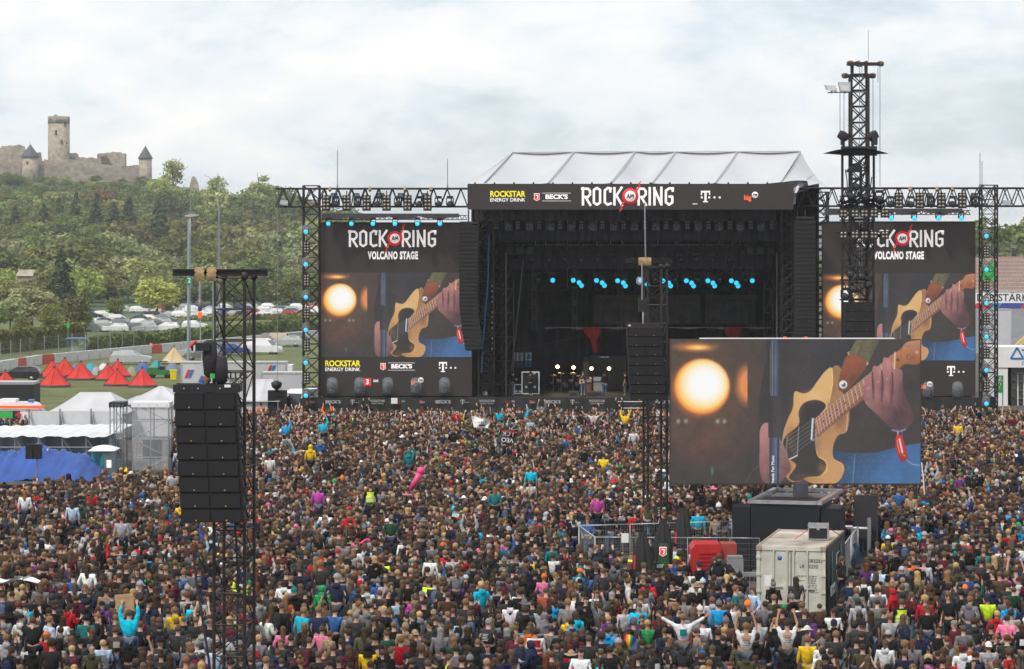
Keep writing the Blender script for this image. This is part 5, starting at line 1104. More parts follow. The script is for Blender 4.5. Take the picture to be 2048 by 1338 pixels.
# ---------------------------------------------------------------- lighting fixtures
def mover_proto(lit):
    t = thing('moving_spotlight', 'spot', 'spotlight')
    part('base', MB().bx(-.22, .22, -.18, .18, -.16, 0), m_black, t, False)
    y = MB()
    for s in (-1, 1): y.bx(s * .24 - .03, s * .24 + .03, -.1, .1, -.62, -.14)
    part('yoke', y.bx(-.26, .26, -.1, .1, -.18, -.15), m_black, t, False)
    q = Quaternion((1, 0, 0), math.radians(98)); h = MB(); h.lathe((0, .05, -.55), [(.14, -.34), (.20, -.2), (.2, .1), (.23, .3)], 12, 0, q=q); part('head', h, m_black, t, False)
    l = MB(); l.lathe((0, .05, -.55), [(.2, .302), (.16, .33), (.02, .35)], 14, 0, q=q, sx=1); part('lens', l, m_cyan if lit else m_lens, t, False); return t
def blinder_proto(nx, nz):
    t = thing('blinder_lamp', 'blinder', 'blinder'); c = .21
    part('housing', MB().bx(-nx * c / 2 - .03, nx * c / 2 + .03, 0, .2, -nz * c / 2 - .03, nz * c / 2 + .03), m_black, t, False)
    for i in range(nx):
        for j in range(nz): 
            if nx * nz <= 4 or True:
                pass
    mb = MB()
    for i in range(nx):
        for j in range(nz): mb.tube(((i - (nx - 1) / 2) * c, -.03, (j - (nz - 1) / 2) * c), ((i - (nx - 1) / 2) * c, .0, (j - (nz - 1) / 2) * c), .082, 10)
    part('lamp_cells', mb, m_bulb, t, False); bar('bracket', (0, .2, nz * c / 2), (0, .2, nz * c / 2 + .3), .03, m_black, t, False); return t
def dome_proto():
    t = thing('domed_spotlight', 'domed', 'spotlight')
    part('base', MB().bx(-.36, .36, -.36, .36, 0, .16), m_black, t, False); part('yoke', MB().bx(-.3, -.22, -.1, .1, .16, .75).bx(.22, .3, -.1, .1, .16, .75), m_black, t, False)
    part('head', MB().lathe((0, 0, .66), [(.14, -.3), (.2, -.1), (.22, .25)], 10, 0, q=Quaternion((1, .2, 0), 1.2)), m_black, t, False)
    part('rain_cover', MB().lathe((0, 0, .17), [(.40, 0), (.42, .5), (.41, .85), (.33, 1.05), (.15, 1.14), (.01, 1.16)], 16), m_dome, t, False); return t
def place(proto, spots, label, group, name=None, sc=1., rot=0.):
    for i, p in enumerate(spots):
        o = dup(proto, p, rot, label, group, sc)
def fin(proto):
    for ch in list(proto.children): bpy.data.objects.remove(ch)
    bpy.data.objects.remove(proto)
mv, mvd, b24, b23, b22, dm = mover_proto(True), mover_proto(False), blinder_proto(2, 4), blinder_proto(2, 3), blinder_proto(2, 2), dome_proto()

# the two side walls: goal-post truss, video screen, line array
def side(px0, px1, ty, tb, tpx0, tpx1, tw0, tw1, nm):
    d = 200.
    q = thing('goalpost_truss', 'black goal-post truss carrying lights over the %s video screen' % nm, 'truss', (X(tpx0, d), d, Z(tb, d)))
    vtruss(q, P(tpx0, tb, d), P(tpx1, tb, d), Z(ty, d) - Z(tb, d), 1.3, int((tpx1 - tpx0) / 26), .07, m_steel)
    w = thing('truss_tower', 'black lattice tower with cyan spots outside the %s video screen' % nm, 'truss tower', (X((tw0 + tw1) / 2, d), d, 0)); wd = X(tw1, d) - X(tw0, d)
    truss(w, ((X(tw0, d) + X(tw1, d)) / 2, d + wd / 2, 0), ((X(tw0, d) + X(tw1, d)) / 2, d + wd / 2, Z(ty - 6, d)), wd, 17, .055, m_steel, (0, 1, 0))
side(641, 944, 377, 413, 551, 935, 606, 638, 'left'); side(1645, 1950, 376, 412, 1600, 2160, 1964, 1995, 'right')
for nm, sx0, sx1, lx, lc, mp in (('left', 641, 944, 785, 789, 0), ('right', 1645, 1951, 1800, 1804, 0)):
    d = 200.6
    v = thing('video_screen', '%s dark led wall showing the guitarist below the festival lettering' % nm, 'screen', (X((sx0 + sx1) / 2, d), d, ZD)); y0 = 447 if nm == 'left' else 445
    part('panel', MB().bx(X(sx0, d), X(sx1, d), d, d + .6, Z(792, d), Z(y0, d)), m_screen, v); part('support_frame', MB().bx(X(sx0 + 4, d), X(sx1 - 4, d), d + .62, d + 1.2, ZD, Z(y0 + 4, d)), m_black, v)
    dd = d - .02
    festival_logo(v, lc - 92, lc + 86, 461, 493, dd); text('lettering', 'VOLCANO STAGE', (X(lc - 3 if nm == 'left' else lc - 6, dd), dd, Z(511.5, dd)), 20.5 * dd / FOC, m_txt, v, sx=.54, bold=.05, sp=1.14)
    picture(v, sx0 + 1, sx1 - 1, 545 if nm == 'left' else 547, 714 if nm == 'left' else 721, dd)
    if nm == 'left': sponsors(v, dd, (685, 733, 20), (800, 733, 13), (893, 734, 20), (833, 764, 12), (735, 764, 15))
    else: sponsors(v, dd, (1690, 740, 20), (1805, 740, 13), (1909, 742, 20), (1851, 772, 12), (1760, 772, 15))
    mb = MB(); n = int((sx1 - sx0) / 27.5)      # hairline joints of the cabinet grid
    part('top_rail', MB().bx(X(sx0 - 2, d), X(sx1 + 2, d), d - .05, d + .8, Z(y0, d) + .005, Z(y0 - 2.4, d)), m_black, v)
    ty = 434 if nm == 'left' else 424
    t2 = thing('light_bar', 'black bar with drape over the %s video screen' % nm, 'truss', P(sx0, ty + 8, 199.4)); vtruss(t2, P(sx0 + 2, ty + 5, 199.4), P(sx1 - 10, ty + 5, 199.4), .3, .3, 30, .03, m_steel, False)
    part('rain_drape', MB().grid(lambda u, v_: P(sx0 + 4 + (sx1 - sx0 - 30) * u, ty - 7 + (10 + 3 * math.sin(u * 24) + 1.5 * math.sin(u * 60)) * v_, 199.2 - .3 * v_), 50, 4), m_blackcloth, t2)
    xs = (657, 703, 746, 790, 835, 880) if nm == 'left' else (1782, 1828, 1876.5, 1922)
    place(mv, [P(x, (434.5 if nm == 'left' else 423), 198.9) for x in xs], 'cyan-lit spotlight in the row above the %s video screen' % nm, 'cyan spotlights above the %s video screen' % nm, sc=.8)
    cxp = 612 if nm == 'left' else 1972
    for k in range(6):
        y = (462 + 65.5 * k) if nm == 'left' else (471 + 67 * k); p = P(cxp, y - 12, 199.0)
        o = dup(mv, p, 0, 'cyan-lit spotlight in a clear rain cover on the tower outside the %s screen' % nm, 'cyan spotlights on the %s tower' % nm, .82)
        c = part('rain_cover', MB().lathe((0, 0, -.72), [(.36, 0), (.40, .3), (.34, .62), (.2, .78)], 9), m_dome, o, False)
        if k < 6: dup(b24, P(cxp + 1, y + 33, 199.1), 0, 'black eight-cell lamp on the tower outside the %s screen' % nm, 'eight-cell lamps on the %s tower' % nm, .95)
    xs = (652, 693, 733, 773, 815, 855) if nm == 'left' else (1798, 1840, 1883, 1925)
    place(b24, [P(x, 406 if nm == 'left' else 401, 199.3) for x in xs], 'black eight-cell lamp hanging from the goal-post truss over the %s screen' % nm, 'eight-cell lamps over the %s screen' % nm, sc=1.25)
    place(mvd, [P(x, 392, 199.4) for x in ((672, 715, 755, 796, 838, 877, 900) if nm == 'left' else (1780, 1821, 1862, 1905, 1950))], 'unlit black moving lamp on the goal-post truss over the %s screen' % nm, 'unlit moving lamps over the %s screen' % nm, sc=1.05)
    for x in ((668, 712, 762, 802, 850) if nm == 'left' else (1858, 1948)):
        q = thing('folded_bracket', 'folded black hanging frame inside the goal-post truss over the %s screen' % nm, 'bracket', P(x, 410, 199.5), 'folded hanging frames over the %s screen' % nm)
        for k in range(5): bar('rod', P(x - 9 + k * 5, 411, 199.6), P(x - 5 + k * 2.6, 386, 199.6), .05, m_black, q)
    for x in ((660, 740, 810, 862) if nm == 'left' else (1820, 1874, 1905)): q = solo('sling', MB().path([P(x, 375.5, 199.9), P(x, 381, 199.6)], .12, 6), m_tan, 'tan burlap sling wrapped round the top chord over the %s screen' % nm, 'sling', 'burlap slings over the %s screen' % nm)
    for px, yt in (((675, 300), (895, 318)) if nm == 'left' else ((1960, 305), (1964, 322))):
        q = thing('lightning_rod', 'thin lightning rod on the goal-post truss over the %s screen' % nm, 'rod', P(px, 377, 200.5), 'lightning rods over the %s screen' % nm); bar('rod', P(px, 377, 200.5), P(px, yt, 200.5), .028, m_grey, q); bar('socket', P(px, 380, 200.5), P(px, 368, 200.5), .06, m_grey, q)
for px, nm in ((567, 'left'), (2013, 'right')):
    q = thing('floodlight', 'small grey floodlight under the outer end of the %s goal-post truss' % nm, 'floodlight', P(px, 406, 199.4)); part('housing', MB().prism([P(px - 8, 408, 199.4), P(px + 8, 411, 199.4), P(px + 8, 401, 199.4), P(px - 5, 400, 199.4)], (0, .4, 0)), m_chrome, q); bar('bracket', P(px + 3, 401, 199.6), P(px + 3, 396, 199.6), .04, m_grey, q)
q = thing('guy_cable', 'thin steel cable dropping from the outer end of the left goal-post truss', 'cable', P(555, 410, 199.8)); bar('wire', P(555, 410, 199.8), P(555, 815, 199.8), .02, m_grey, q)
# dropped rain-domed lamps along the stage front
place(dm, [P(x, 790, 199.6 + .6) for x in (664.5, 719.5, 775.5, 832, 889)], 'moving lamp under a clear rain dome before the left video screen', 'rain-domed lamps before the left screen', sc=.98)
place(dm, [P(x, 798, 199.6 + .6) for x in (1856, 1915)], 'moving lamp under a clear rain dome before the right video screen', 'rain-domed lamps before the right screen', sc=.98)
for i in range(13):
    px = 1017 + i * 42.1; o = dup(dm, P(px, 440, 202), 0, 'hanging rain-domed lamp in the top row of the stage', 'rain-domed lamps in the top row of the stage', (.78, .78, -.62))
for i in range(14): dup(b23, P(993 + i * 42.4, 450, 201.8), 0, 'slim six-cell lamp between the domed lamps in the top row', 'six-cell lamps in the top row of the stage', (.72, .9, 1.0))
q = thing('lighting_truss', 'top row truss carrying the domed lamps under the roof', 'truss', P(975, 436, 202.2)); vtruss(q, P(975, 440, 202.2), P(1550, 440, 202.2), .45, .45, 50, .04, m_steel, False)
BL = [(443, 654), (541, 654), (569, 665), (580, 679), (652, 655), (679, 666), (690, 679), (753, 656), (780, 666), (790, 681), (863, 655), (893, 675), (970, 657), (997, 667), (1006, 681), (1081, 656), (1106, 667), (1115, 681), (1184, 656), (1208, 667), (1216, 681), (1296, 656), (1320, 667), (1328, 681), (1396, 656)]
place(mv, [P(920 + x / 2.39, 280 + y / 2.39 - 7.5, 208.2 + (y - 654) * .02) for x, y in BL], 'cyan-lit spotlight hanging from the lower truss inside the stage', 'cyan spotlights inside the stage', sc=.92)
place(mvd, [P(x, 545, 208.6) for x in (1075, 1105, 1250, 1310, 1350, 1395, 1440, 1490)], 'unlit black moving lamp on the lower truss inside the stage', 'unlit lamps inside the stage')
for k, px in enumerate((1068, 1150, 1240, 1330, 1420, 1505)):
    q = thing('drop_truss', 'thin black lattice hanging at the back of the stage', 'truss', P(px, 700, 217), 'hanging lattices at the back of the stage'); truss(q, P(px, 660, 217.3), P(px, 500, 217.3), .4, 18, .035, m_pole, (0, 1, 0), None, None, False)
    for z in range(4): dup(b23, P(px, 545 + z * 30, 216.8), 0, 'dark six-cell lamp on a hanging lattice at the back of the stage', 'six-cell lamps on the hanging lattices', .8)
place(mvd, [P(1030 + 33 * k, 506, 206.6) for k in range(14)], 'unlit black moving lamp under the upper stage truss', 'unlit lamps under the upper stage truss', sc=.9)
for k, px in enumerate((1000, 1015, 1540, 1565)):
    q = thing('side_scaffold', 'scaffold bay with dark gear at the %s wing of the stage' % ('left' if px < 1300 else 'right'), 'scaffold', P(px, 795, 211), 'scaffold bays in the stage wings'); 
    for a in (-12, 12):
        for y in (0, 1.5): bar('upright', P(px + a, 795, 211 + y), P(px + a, 560, 211 + y), .045, m_pole, q)
    for z in range(5): bar('ledger', P(px - 12, 770 - z * 48, 211), P(px + 12, 770 - z * 48, 211), .04, m_pole, q); bar('brace', P(px - 12, 770 - z * 48, 211), P(px + 12, 722 - z * 48, 211), .03, m_pole, q)
m_spot = mat('small_white_led', (.6, .6, .58), .3, 0, .05)
q = thing('lamp_ladder', 'vertical ladder of small bright lamps inside the left of the stage', 'lamps', P(985, 760, 203))
bar('rail', P(981, 780, 203), P(981, 560, 203), .04, m_black, q); bar('rail', P(989, 780, 203), P(989, 560, 203), .04, m_black, q)
for k in range(13): part('lamp', MB().tube(P(985, 572 + k * 10.5, 202.8), P(985, 572 + k * 10.5, 202.95), .09, 8), m_spot, q)
for p_ in (mv, mvd, b23, dm): pass

# line arrays either side
def cab_mesh(w, h, dp, cols=1):
    a = MB(); a.bx(-w / 2, w / 2, 0, dp, 0, h * .985); g = MB(); cw = w / cols
    for c in range(cols): g.bx(-w / 2 + cw * c + .03, -w / 2 + cw * (c + 1) - .03, -.03, -.002, h * .05, h * .9)
    return a.mesh('speaker_cabinet', m_cab), g.mesh('grille', m_grille)
m_badge = mat('gold_badge', (.45, .32, .08), .4, .5)
def line_array(label, px, w_px, y0, ys, d, shift, cols, bd=None, dp=.7):
    """ys: rows of cabinet edges; shift(y) moves the hang sideways as it curves"""
    t = thing('line_array', label, 'loudspeaker', P(px, ys[-1], d)); w = w_px * d / FOC; cache = {}
    for i, (a, b) in enumerate(zip(ys, ys[1:])):
        h = (b - a) * d / FOC; c = cols(i) if callable(cols) else cols; key = (round(h, 3), c)
        if key not in cache: cache[key] = cab_mesh(w, h, dp, c)
        k_ = 0
        o = link('speaker_cabinet', cache[key][0], t); o.location += P(px + shift(b), b, d); o.rotation_euler = (math.radians(-.25 * i), 0, 0)
        g = link('grille', cache[key][1], o, False)
        if bd:
            for cc in range(c): bdg = link('badge', bd, o, False); bdg.location = (-w / 2 + w / c * (cc + .5), -.05, h * .14)
    return t
bdm = MB().tube((0, 0, 0), (0, .03, 0), .022, 8).mesh('badge', m_badge)
la = line_array('tall curved loudspeaker hang left of the stage opening', 937, 37, 450, [450 + 23 / 2.73 * k for k in range(9)] + [450 + 8.42 * 8 + 7.9 * k for k in range(1, 24)], 198.2, lambda y: 0 if y < 600 else (y - 600) ** 1.5 * .012, lambda i: 1 if i < 8 else 2, None, .8)
la2 = line_array('tall loudspeaker hang right of the stage opening', 1610, 43, 440, [440 + 9.4 * k for k in range(9)] + [440 + 9.4 * 8 + 8.2 * k for k in range(1, 23)], 198.2, lambda y: 0, lambda i: 1 if i < 8 else 2, None, .8)
for px, y in ((937, 448), (1610, 438)):
    q = thing('array_frame', 'black flying frame and chains above the %s loudspeaker hang' % ('left' if px < 1000 else 'right'), 'frame', P(px, y, 198.4)); part('beam', MB().bx(X(px - 18, 198.4), X(px + 18, 198.4), 198.3, 199.2, Z(y, 198.4) + .02, Z(y - 5, 198.4)), m_steel, q); bar('chain', P(px, y - 5, 198.8), P(px, 420, 198.8), .05, m_steel, q)
# big band gear on deck
DK = Z(795, SD)
def flight(label, px0, px1, d, h, dp=.9, col=m_black, name='flight_case'):
    x0, x1 = X(px0, d), X(px1, d); t = thing(name, label, 'case', ((x0 + x1) / 2, d, DK)); part('case_body', MB().bx(x0 + .02, x1 - .02, d + .02, d + dp, DK + .1, DK + h), col, t); mb = MB(); r = .035
    for x in (x0, x1):
        mb.bx(x - r, x + r, d - .01, d + .06, DK + .1, DK + h)
    for z in (DK + .12, DK + h): mb.bx(x0, x1, d - .015, d + .05, z - r, z + r)
    part('edge_trim', mb, m_pwhite, t)
    for x in (x0 + (x1 - x0) * .25, x0 + (x1 - x0) * .75): block('latch', (x, d - .01, DK + h * .36), (.16, .03, .16), m_chrome, t)
    for x in (x0 + .1, x1 - .1): part('castor', MB().tube((x - .03, d + .1, DK + .05), (x + .03, d + .1, DK + .05), .05, 8), m_black, t)
    return t
flight('tall black flight case with white edges at the left of the stage', 1044, 1078, 203, 1.72); flight('low black flight case beside the tall one on the stage', 1029, 1043.5, 203.3, .78)
def amp(label, px0, px1, d, h, m, knobs=True):
    x0, x1 = X(px0, d), X(px1, d); t = thing('guitar_amplifier', label, 'amplifier', ((x0 + x1) / 2, d, DK)); part('cabinet', MB().bx(x0, x1, d, d + .6, DK, DK + h), m_black, t); part('grille_cloth', MB().bx(x0 + .04, x1 - .04, d - .02, d - .002, DK + .05, DK + h - .1), m, t)
    part('head', MB().bx(x0 + .05, x1 - .05, d + .1, d + .5, DK + h + .005, DK + h + .3), m_chrome if knobs else m_black, t); return t
amp('grey-fronted guitar amplifier with white head right of the guitarist', 1186, 1206, 205, .95, mat('grey_cloth', (.22, .21, .20), .9)); amp('brown-fronted guitar amplifier behind the guitarist', 1172, 1184, 205.4, .85, mat('brown_cloth', (.16, .06, .035), .9)); amp('tall dark bass cabinet stack behind the warm lamps', 1166, 1179, 211, 2.2, mat('dark_cloth', (.10, .095, .09), .9), False)
bk = thing('backline_wall', 'black wall of amplifier cases with small white maker mark', 'case stack', P(1218, 795, 212)); part('case_body', MB().bx(X(1180, 212), X(1253, 212), 212, 213, DK, Z(712, 212)), m_pblack, bk); scribble(bk, (X(1208, 212), 211.97, Z(714, 212)), .75, .09, m_txt, 3)
for px, lab_ in ((1147, 'dark wedge monitor left of the guitarist'), (1182, 'dark wedge monitor right of the guitarist'), (1196, 'dark wedge monitor with a white note at the stage edge')):
    q = thing('wedge_monitor', lab_, 'monitor', P(px, 795, 200.5)); part('cabinet', MB().prism([(X(px - 9, 200.5), 200.4, DK), (X(px - 9, 200.5), 201.0, DK), (X(px - 9, 200.5), 201.0, DK + .32), (X(px - 9, 200.5), 200.7, DK + .42)], (.66, 0, 0)), mat('wedge_brown', (.045, .036, .036), .7), q); block('grille', (X(px - 9, 200.5) + .33, 200.53, DK + .22), (.56, .02, .3), m_grille, q, True, (-.6, 0, 0))
wl = [(1115, 733.5), (1147, 735), (1183, 737), (1218, 737)]
for px, py in wl:
    q = thing('stage_lamp', 'glowing warm lamp on a stand behind the guitarist', 'lamp', P(px, 795, 209), 'glowing warm lamps on stage'); c = P(px, py, 209)
    part('bulb', MB().lathe(c, [(.01, -.14), (.1, -.1), (.145, 0), (.1, .1), (.01, .14)], 12), m_warm, q); part('reflector', MB().lathe(c + Vector((0, .1, 0)), [(.08, .18), (.22, .02), (.24, 0)], 12, 0, q=Quaternion((1, 0, 0), -PI / 2)), m_black, q); bar('stand', (c.x, 209.15, DK), (c.x, 209.15, c.z - .2), .03, m_black, q)
    for k in range(3): bar('leg', (c.x, 209.15, DK + .5), (c.x + .4 * math.cos(k * 2.1), 209.15 + .4 * math.sin(k * 2.1), DK), .02, m_black, q)
    ld = bpy.data.lights.new('lamp_glow', 'POINT'); ld.energy = 25; ld.color = (1, .7, .35); ld.shadow_soft_size = .15; lo_ = bpy.data.objects.new('lamp_glow', ld); COL.objects.link(lo_); lo_.parent = q; lo_.location = c + Vector((0, -.3, 0)) - wloc(q)
dk_ = thing('drum_kit', 'dark drum kit and stands under the warm lamps', 'drums', P(1130, 795, 208)); m_drum = mat('drum_shell', (.06, .05, .055), .3, .2)
for dx, dz, r, h, tilt in ((0, .45, .32, .45, 1.57), (-.5, .75, .18, .3, .3), (.45, .75, .18, .3, .3), (.9, .5, .24, .45, .05), (-1.0, .65, .18, .18, .1)): part('drum', MB().lathe((X(1130, 208) + dx, 208, DK + dz), [(r, -h / 2), (r, h / 2)], 14, 0, q=Quaternion((1, 0, 0), tilt)), m_drum, dk_)
for dx, dz in ((-.9, 1.25), (-.3, 1.4), (.6, 1.4), (1.1, 1.2)): part('cymbal', MB().lathe((X(1130, 208) + dx, 208, DK + dz), [(.26, 0), (.05, .03), (.01, .06)], 14, 0, q=Quaternion((1, 0, 0), .3)), mat('cymbal_bronze', (.22, .17, .09), .3, .7), dk_); bar('cymbal_stand', (X(1130, 208) + dx, 208, DK), (X(1130, 208) + dx, 208, DK + dz), .015, m_chrome, dk_)
for px, lab_ in ((1090, 'microphone stand at the left of the band'), (1172, 'microphone stand beside the guitarist')):
    q = thing('microphone_stand', lab_, 'microphone', P(px, 795, 202)); bar('pole', P(px, 795, 202), P(px, 752, 202), .02, m_black, q); bar('boom', P(px, 752, 202), P(px - 7, 745, 202), .015, m_black, q)
    for k in range(3): bar('leg', (X(px, 202), 202, DK + .15), (X(px, 202) + .35 * math.cos(k * 2.1), 202 + .35 * math.sin(k * 2.1), DK), .015, m_black, q)
wp = thing('side_window', 'bright posters and scaffold seen through the open left wing of the stage', 'poster', P(1040, 730, 214)); 
for k, (a, b, y0, y1, m_) in enumerate(((1026, 1048, 705, 722, mat('pale_sky_blue', (.42, .46, .52), .6)), (1051, 1063, 705, 721, m_pwhite), (1051, 1063, 722, 734, m_pblue), (1028, 1050, 724, 735, mat('dull_blue', (.06, .10, .22), .7)))): part('panel', MB().bx(X(a, 214), X(b, 214), 214, 214.05, Z(y1, 214), Z(y0, 214)), m_, wp)
part('arrow', MB().prism([P(1053, 718, 213.95), P(1056, 708, 213.95), P(1060, 708, 213.95), P(1062, 716, 213.95), P(1058, 718, 213.95)], (0, .03, 0)), m_pblue, wp)
for k in range(6): bar('scaffold_bar', P(1024 + k * 8, 740, 213.8), P(1024 + k * 8, 700, 213.8), .05, m_black, wp)
ss = thing('stage_steps', 'black steps with white nosings at the stage front', 'steps', (X(1270, 199), 199, 0))
for k in range(5): part('step', MB().bx(X(1236, 199), X(1290, 199), 197.6 + k * .34, 197.94 + k * .34, .1 + k * .45, .4 + k * .45), m_deck, ss); block('nosing', (X(1263, 199), 197.58 + k * .34, .38 + k * .45), (X(1290, 199) - X(1236, 199), .03, .05), m_pwhite, ss)
bucket = solo('bucket', MB().lathe((0, 0, 0), [(.16, 0), (.2, .45), (.17, .45), (.15, .1)], 14), m_pwhite, 'white bucket on the left wing of the stage', 'bucket', None, P(970, 795, 203)); 
rc = solo('covered_gear', MB().grid(lambda u, v: (X(968, 204) + (u - .5) * 2.2 * (1 - v * .7) + .15 * mnoise.noise(Vector((u * 6, v * 6, 0))), 204 + .4 * math.sin(u * PI) * -1 + .2 * mnoise.noise(Vector((u * 9, v * 7, 3))), DK + 2.0 * v), 14, 14), m_blackcloth, 'heap of stage gear under black sheeting by the left loudspeaker hang', 'gear')
# crowd barrier at the stage foot
fb = thing('stage_barrier', 'grey steel crowd barrier along the foot of the stage', 'barrier', (X(1260, 196.6), 196.6, 0))
for k in range(44): x = X(560, 196.6) + k * 1.25; part('barrier_panel', MB().bx(x + .02, x + 1.23, 196.6, 196.66, .15, 1.15), m_grey, fb); bar('brace', (x + .6, 196.7, 1.0), (x + .6, 197.3, .05), .025, m_grey, fb)
# front-fill speaker and deck at the left corner
ff = line_array('black ground stack of loudspeakers on the left corner of the stage', 554, 37, 780, [781, 795, 809, 826], 197, lambda y: 0, 2, None, .8); fl_ = solo('stage_follow_lamp', MB().lathe(P(553, 771, 197), [(.1, -.3), (.35, -.1), (.4, .2), (.1, .35)], 10).tube(P(553, 781, 197), P(553, 772, 197), .12, 8), m_black, 'dark lamp standing on the corner loudspeaker stack', 'lamp')
solo('speaker_plinth', MB().bx(X(534, 197), X(575, 197), 197, 198.2, 0, Z(826, 197) - .01), m_black, 'black plinth under the corner loudspeaker stack', 'plinth')
# ---------------------------------------------------------------- near loudspeaker tower (left), middle one, and the right lamp tower
def delay_tower(label, legs, d, dd, top, beam, nb, r, wraps):
    """four-legged lattice tower: legs = px of front-left, front-right, back-left, back-right"""
    t = thing('speaker_tower', label, 'truss tower', (X((legs[0] + legs[3]) / 2, d), d, 0)); zt = Z(top, d)
    a = [Vector((X(legs[0], d), d, 0)), Vector((X(legs[1], d), d - .12, 0)), Vector((X(legs[3], d + dd), d + dd, 0)), Vector((X(legs[2], d + dd), d + dd + .12, 0))]
    up = lambda v, z: Vector((v.x, v.y, z))
    for v in a: bar('leg', v, up(v, zt), r, m_steel, t, True, 'post'); part('leg_head', MB().lathe((v.x, v.y, zt - .12), [(r * 1.2, 0), (r * 2.2, .05), (r * 2.2, .16), (r * 1.4, .22)], 8), m_steel, t)
    h = zt / nb
    for i in range(nb):
        z0, z1 = h * i, h * (i + 1)
        for k in range(4):
            p, q = a[k], a[(k + 1) % 4]; bar('rung', up(p, z1 - .06), up(q, z1 - .06), r * .48, m_steel, t)
            if (i + k) % 2: p, q = q, p
            bar('diagonal', up(p, z0), up(q, z1 - .06), r * .4, m_steel, t)
            if k == 0: bar('diagonal', up(q, z0), up(p, z1 - .06), r * .4, m_steel, t)
    b0, b1, by0, by1 = beam; x0, x1 = X(b0, d), X(b1, d); z0, z1 = Z(by1, d), Z(by0, d); w = .16; ym = d + .1
    mb = MB(); mb.bx(x0, x1, ym - w, ym + w, z1 - .03, z1).bx(x0, x1, ym - w, ym + w, z0, z0 + .03).bx(x0, x1, ym - .02, ym + .02, z0 + .031, z1 - .031); part('top_beam', mb, m_steel, t)
    for px in wraps:
        x = X(px, d); part('burlap_wrap', MB().grid(lambda u, v: (x + (.0017 * d) * (u - .5) * 2 + .02 * math.sin(v * 20 + u * 9), ym - w - .03 - .05 * math.sin(v * PI) + .02 * mnoise.noise(Vector((u * 5, v * 6, px))), z1 + .05 - (z1 - z0 + .18) * v), 6, 10), m_tan, t)
    return t
D1 = 72.
delay_tower('near black lattice tower carrying the big loudspeaker hang at left', (428, 490, 447, 508), D1, .85, 551, (345, 535, 538, 552), 15, .045, (400, 424))
delay_tower('middle black lattice tower with loudspeaker hang in front of the stage', (1287, 1322, 1296, 1334), 121, .8, 532, (1252, 1345, 517, 525), 15, .05, (1286, 1293))
la = line_array('near double hang of black loudspeakers on the left tower', 409, 122, 768, [786, 819.5, 853, 886.5, 920, 952.5, 985, 1017, 1045], D1 - 1.2, lambda y: (y - 819) * .062, 2, bdm, .75)
d = D1 - 1.2
af = thing('array_frame', 'black flying frame with white tag over the near loudspeaker hang', 'frame', P(411, 786, d)); mb = MB()
for y in (0, .7): mb.bx(X(346, d), X(479, d), d + y, d + y + .06, Z(785, d), Z(769, d))
for px in (346, 411, 476): mb.bx(X(px, d), X(px, d) + .05, d + .061, d + .699, Z(784, d), Z(771, d))
part('frame_rails', mb, m_black, af); block('white_tag', P(455, 772, d - .02), (.16, .02, .07), m_pwhite, af)
for px in (368, 396, 440): part('rivet', MB().tube(P(px, 777, d - .02), P(px, 777, d), .02, 8), m_chrome, af)
rg = thing('rigging_plates', 'dark side rigging of the near loudspeaker hang', 'rigging', P(485, 1045, d)); 
for k in range(8):
    y0 = 788 + k * 32.5; xx_ = 474 + k * 2.1
    block('link_plate', P(xx_, y0 + 14, d + .3), (.07, .5, .36), m_steel, rg); bar('link_arm', P(xx_ + 2, y0, d + .1), P(xx_ + 9, y0 + 22, d + .2), .025, m_steel, rg)
    block('handle', P(xx_ + 6, y0 + 24, d + .1), (.09, .2, .07), m_black, rg)
ho = thing('chain_hoist', 'black electric chain hoist with red strap and cloth bags above the near hang', 'hoist', P(408, 700, d)); bar('strap', P(400, 562, d + .6), P(400, 610, d + .6), .035, m_grey, ho)
part('shackle', MB().tube(P(400, 598, d + .6), P(400, 622, d + .6), .05, 8).tube(P(398, 606, d + .6), P(404, 604, d + .6), .04, 6), mat('shackle_mix', (.20, .16, .2), .5, .3), ho)
bar('chain', P(400, 622, d + .6), P(401, 690, d + .6), .016, m_chrome, ho); block('hook_block', P(400, 630, d + .6), (.1, .1, .14), m_org, ho)
part('motor', MB().bx(X(387, d), X(416, d), d + .4, d + .8, Z(703, d), Z(687, d)).tube(P(386, 695, d + .6), P(383, 695, d + .6), .09, 8), m_black, ho); bar('red_strap', P(380, 694, d + .5), P(392, 682, d + .5), .045, m_pred, ho)
part('chain_bag', MB().lathe(P(420, 757, d + .6), [(.03, 0), (.16, .1), (.19, .5), (.17, .95), (.08, 1.0)], 12, 0, 1, .7), m_blackcloth, ho); part('chain_bag', MB().lathe(P(441, 768, d + .65), [(.03, 0), (.18, .06), (.2, .35), (.17, .68), (.08, .72)], 12, 0, 1, .7), m_blackcloth, ho)
bar('chain', P(404, 704, d + .6), P(402, 768, d + .4), .014, m_chrome, ho); bar('chain', P(426, 562, d + .6), P(427, 690, d + .6), .022, m_grey, ho); block('cloth', P(405, 760, d + .3), (.16, .1, .2), m_pblue, ho, True, (0, .5, .2)); block('cloth', P(413, 760, d + .28), (.2, .1, .14), mat('rust_cloth', (.30, .10, .05), .9), ho, True, (0, .6, .2)); block('cloth', P(425, 752, d + .28), (.12, .1, .12), m_pgreen, ho)
bar('lower_bracket', P(407, 780, d + .2), P(420, 758, d + .2), .05, m_black, ho)
cable('feed_cable', [P(386, 1100, D1 - 1), P(392, 1160, D1 - 1), P(404, 1230, D1 - 1), P(418, 1320, D1 - .9), P(424, 1420, D1 - .7)], .035, m_blackcloth, 'thick black cable running down beside the near tower to the crowd')
cable('feed_cable', [P(470, 1045, D1), P(476, 1150, D1), P(474, 1300, D1), P(480, 1450, D1)], .03, m_blackcloth, 'black cable hanging inside the near tower below the loudspeakers')
D2 = 120.
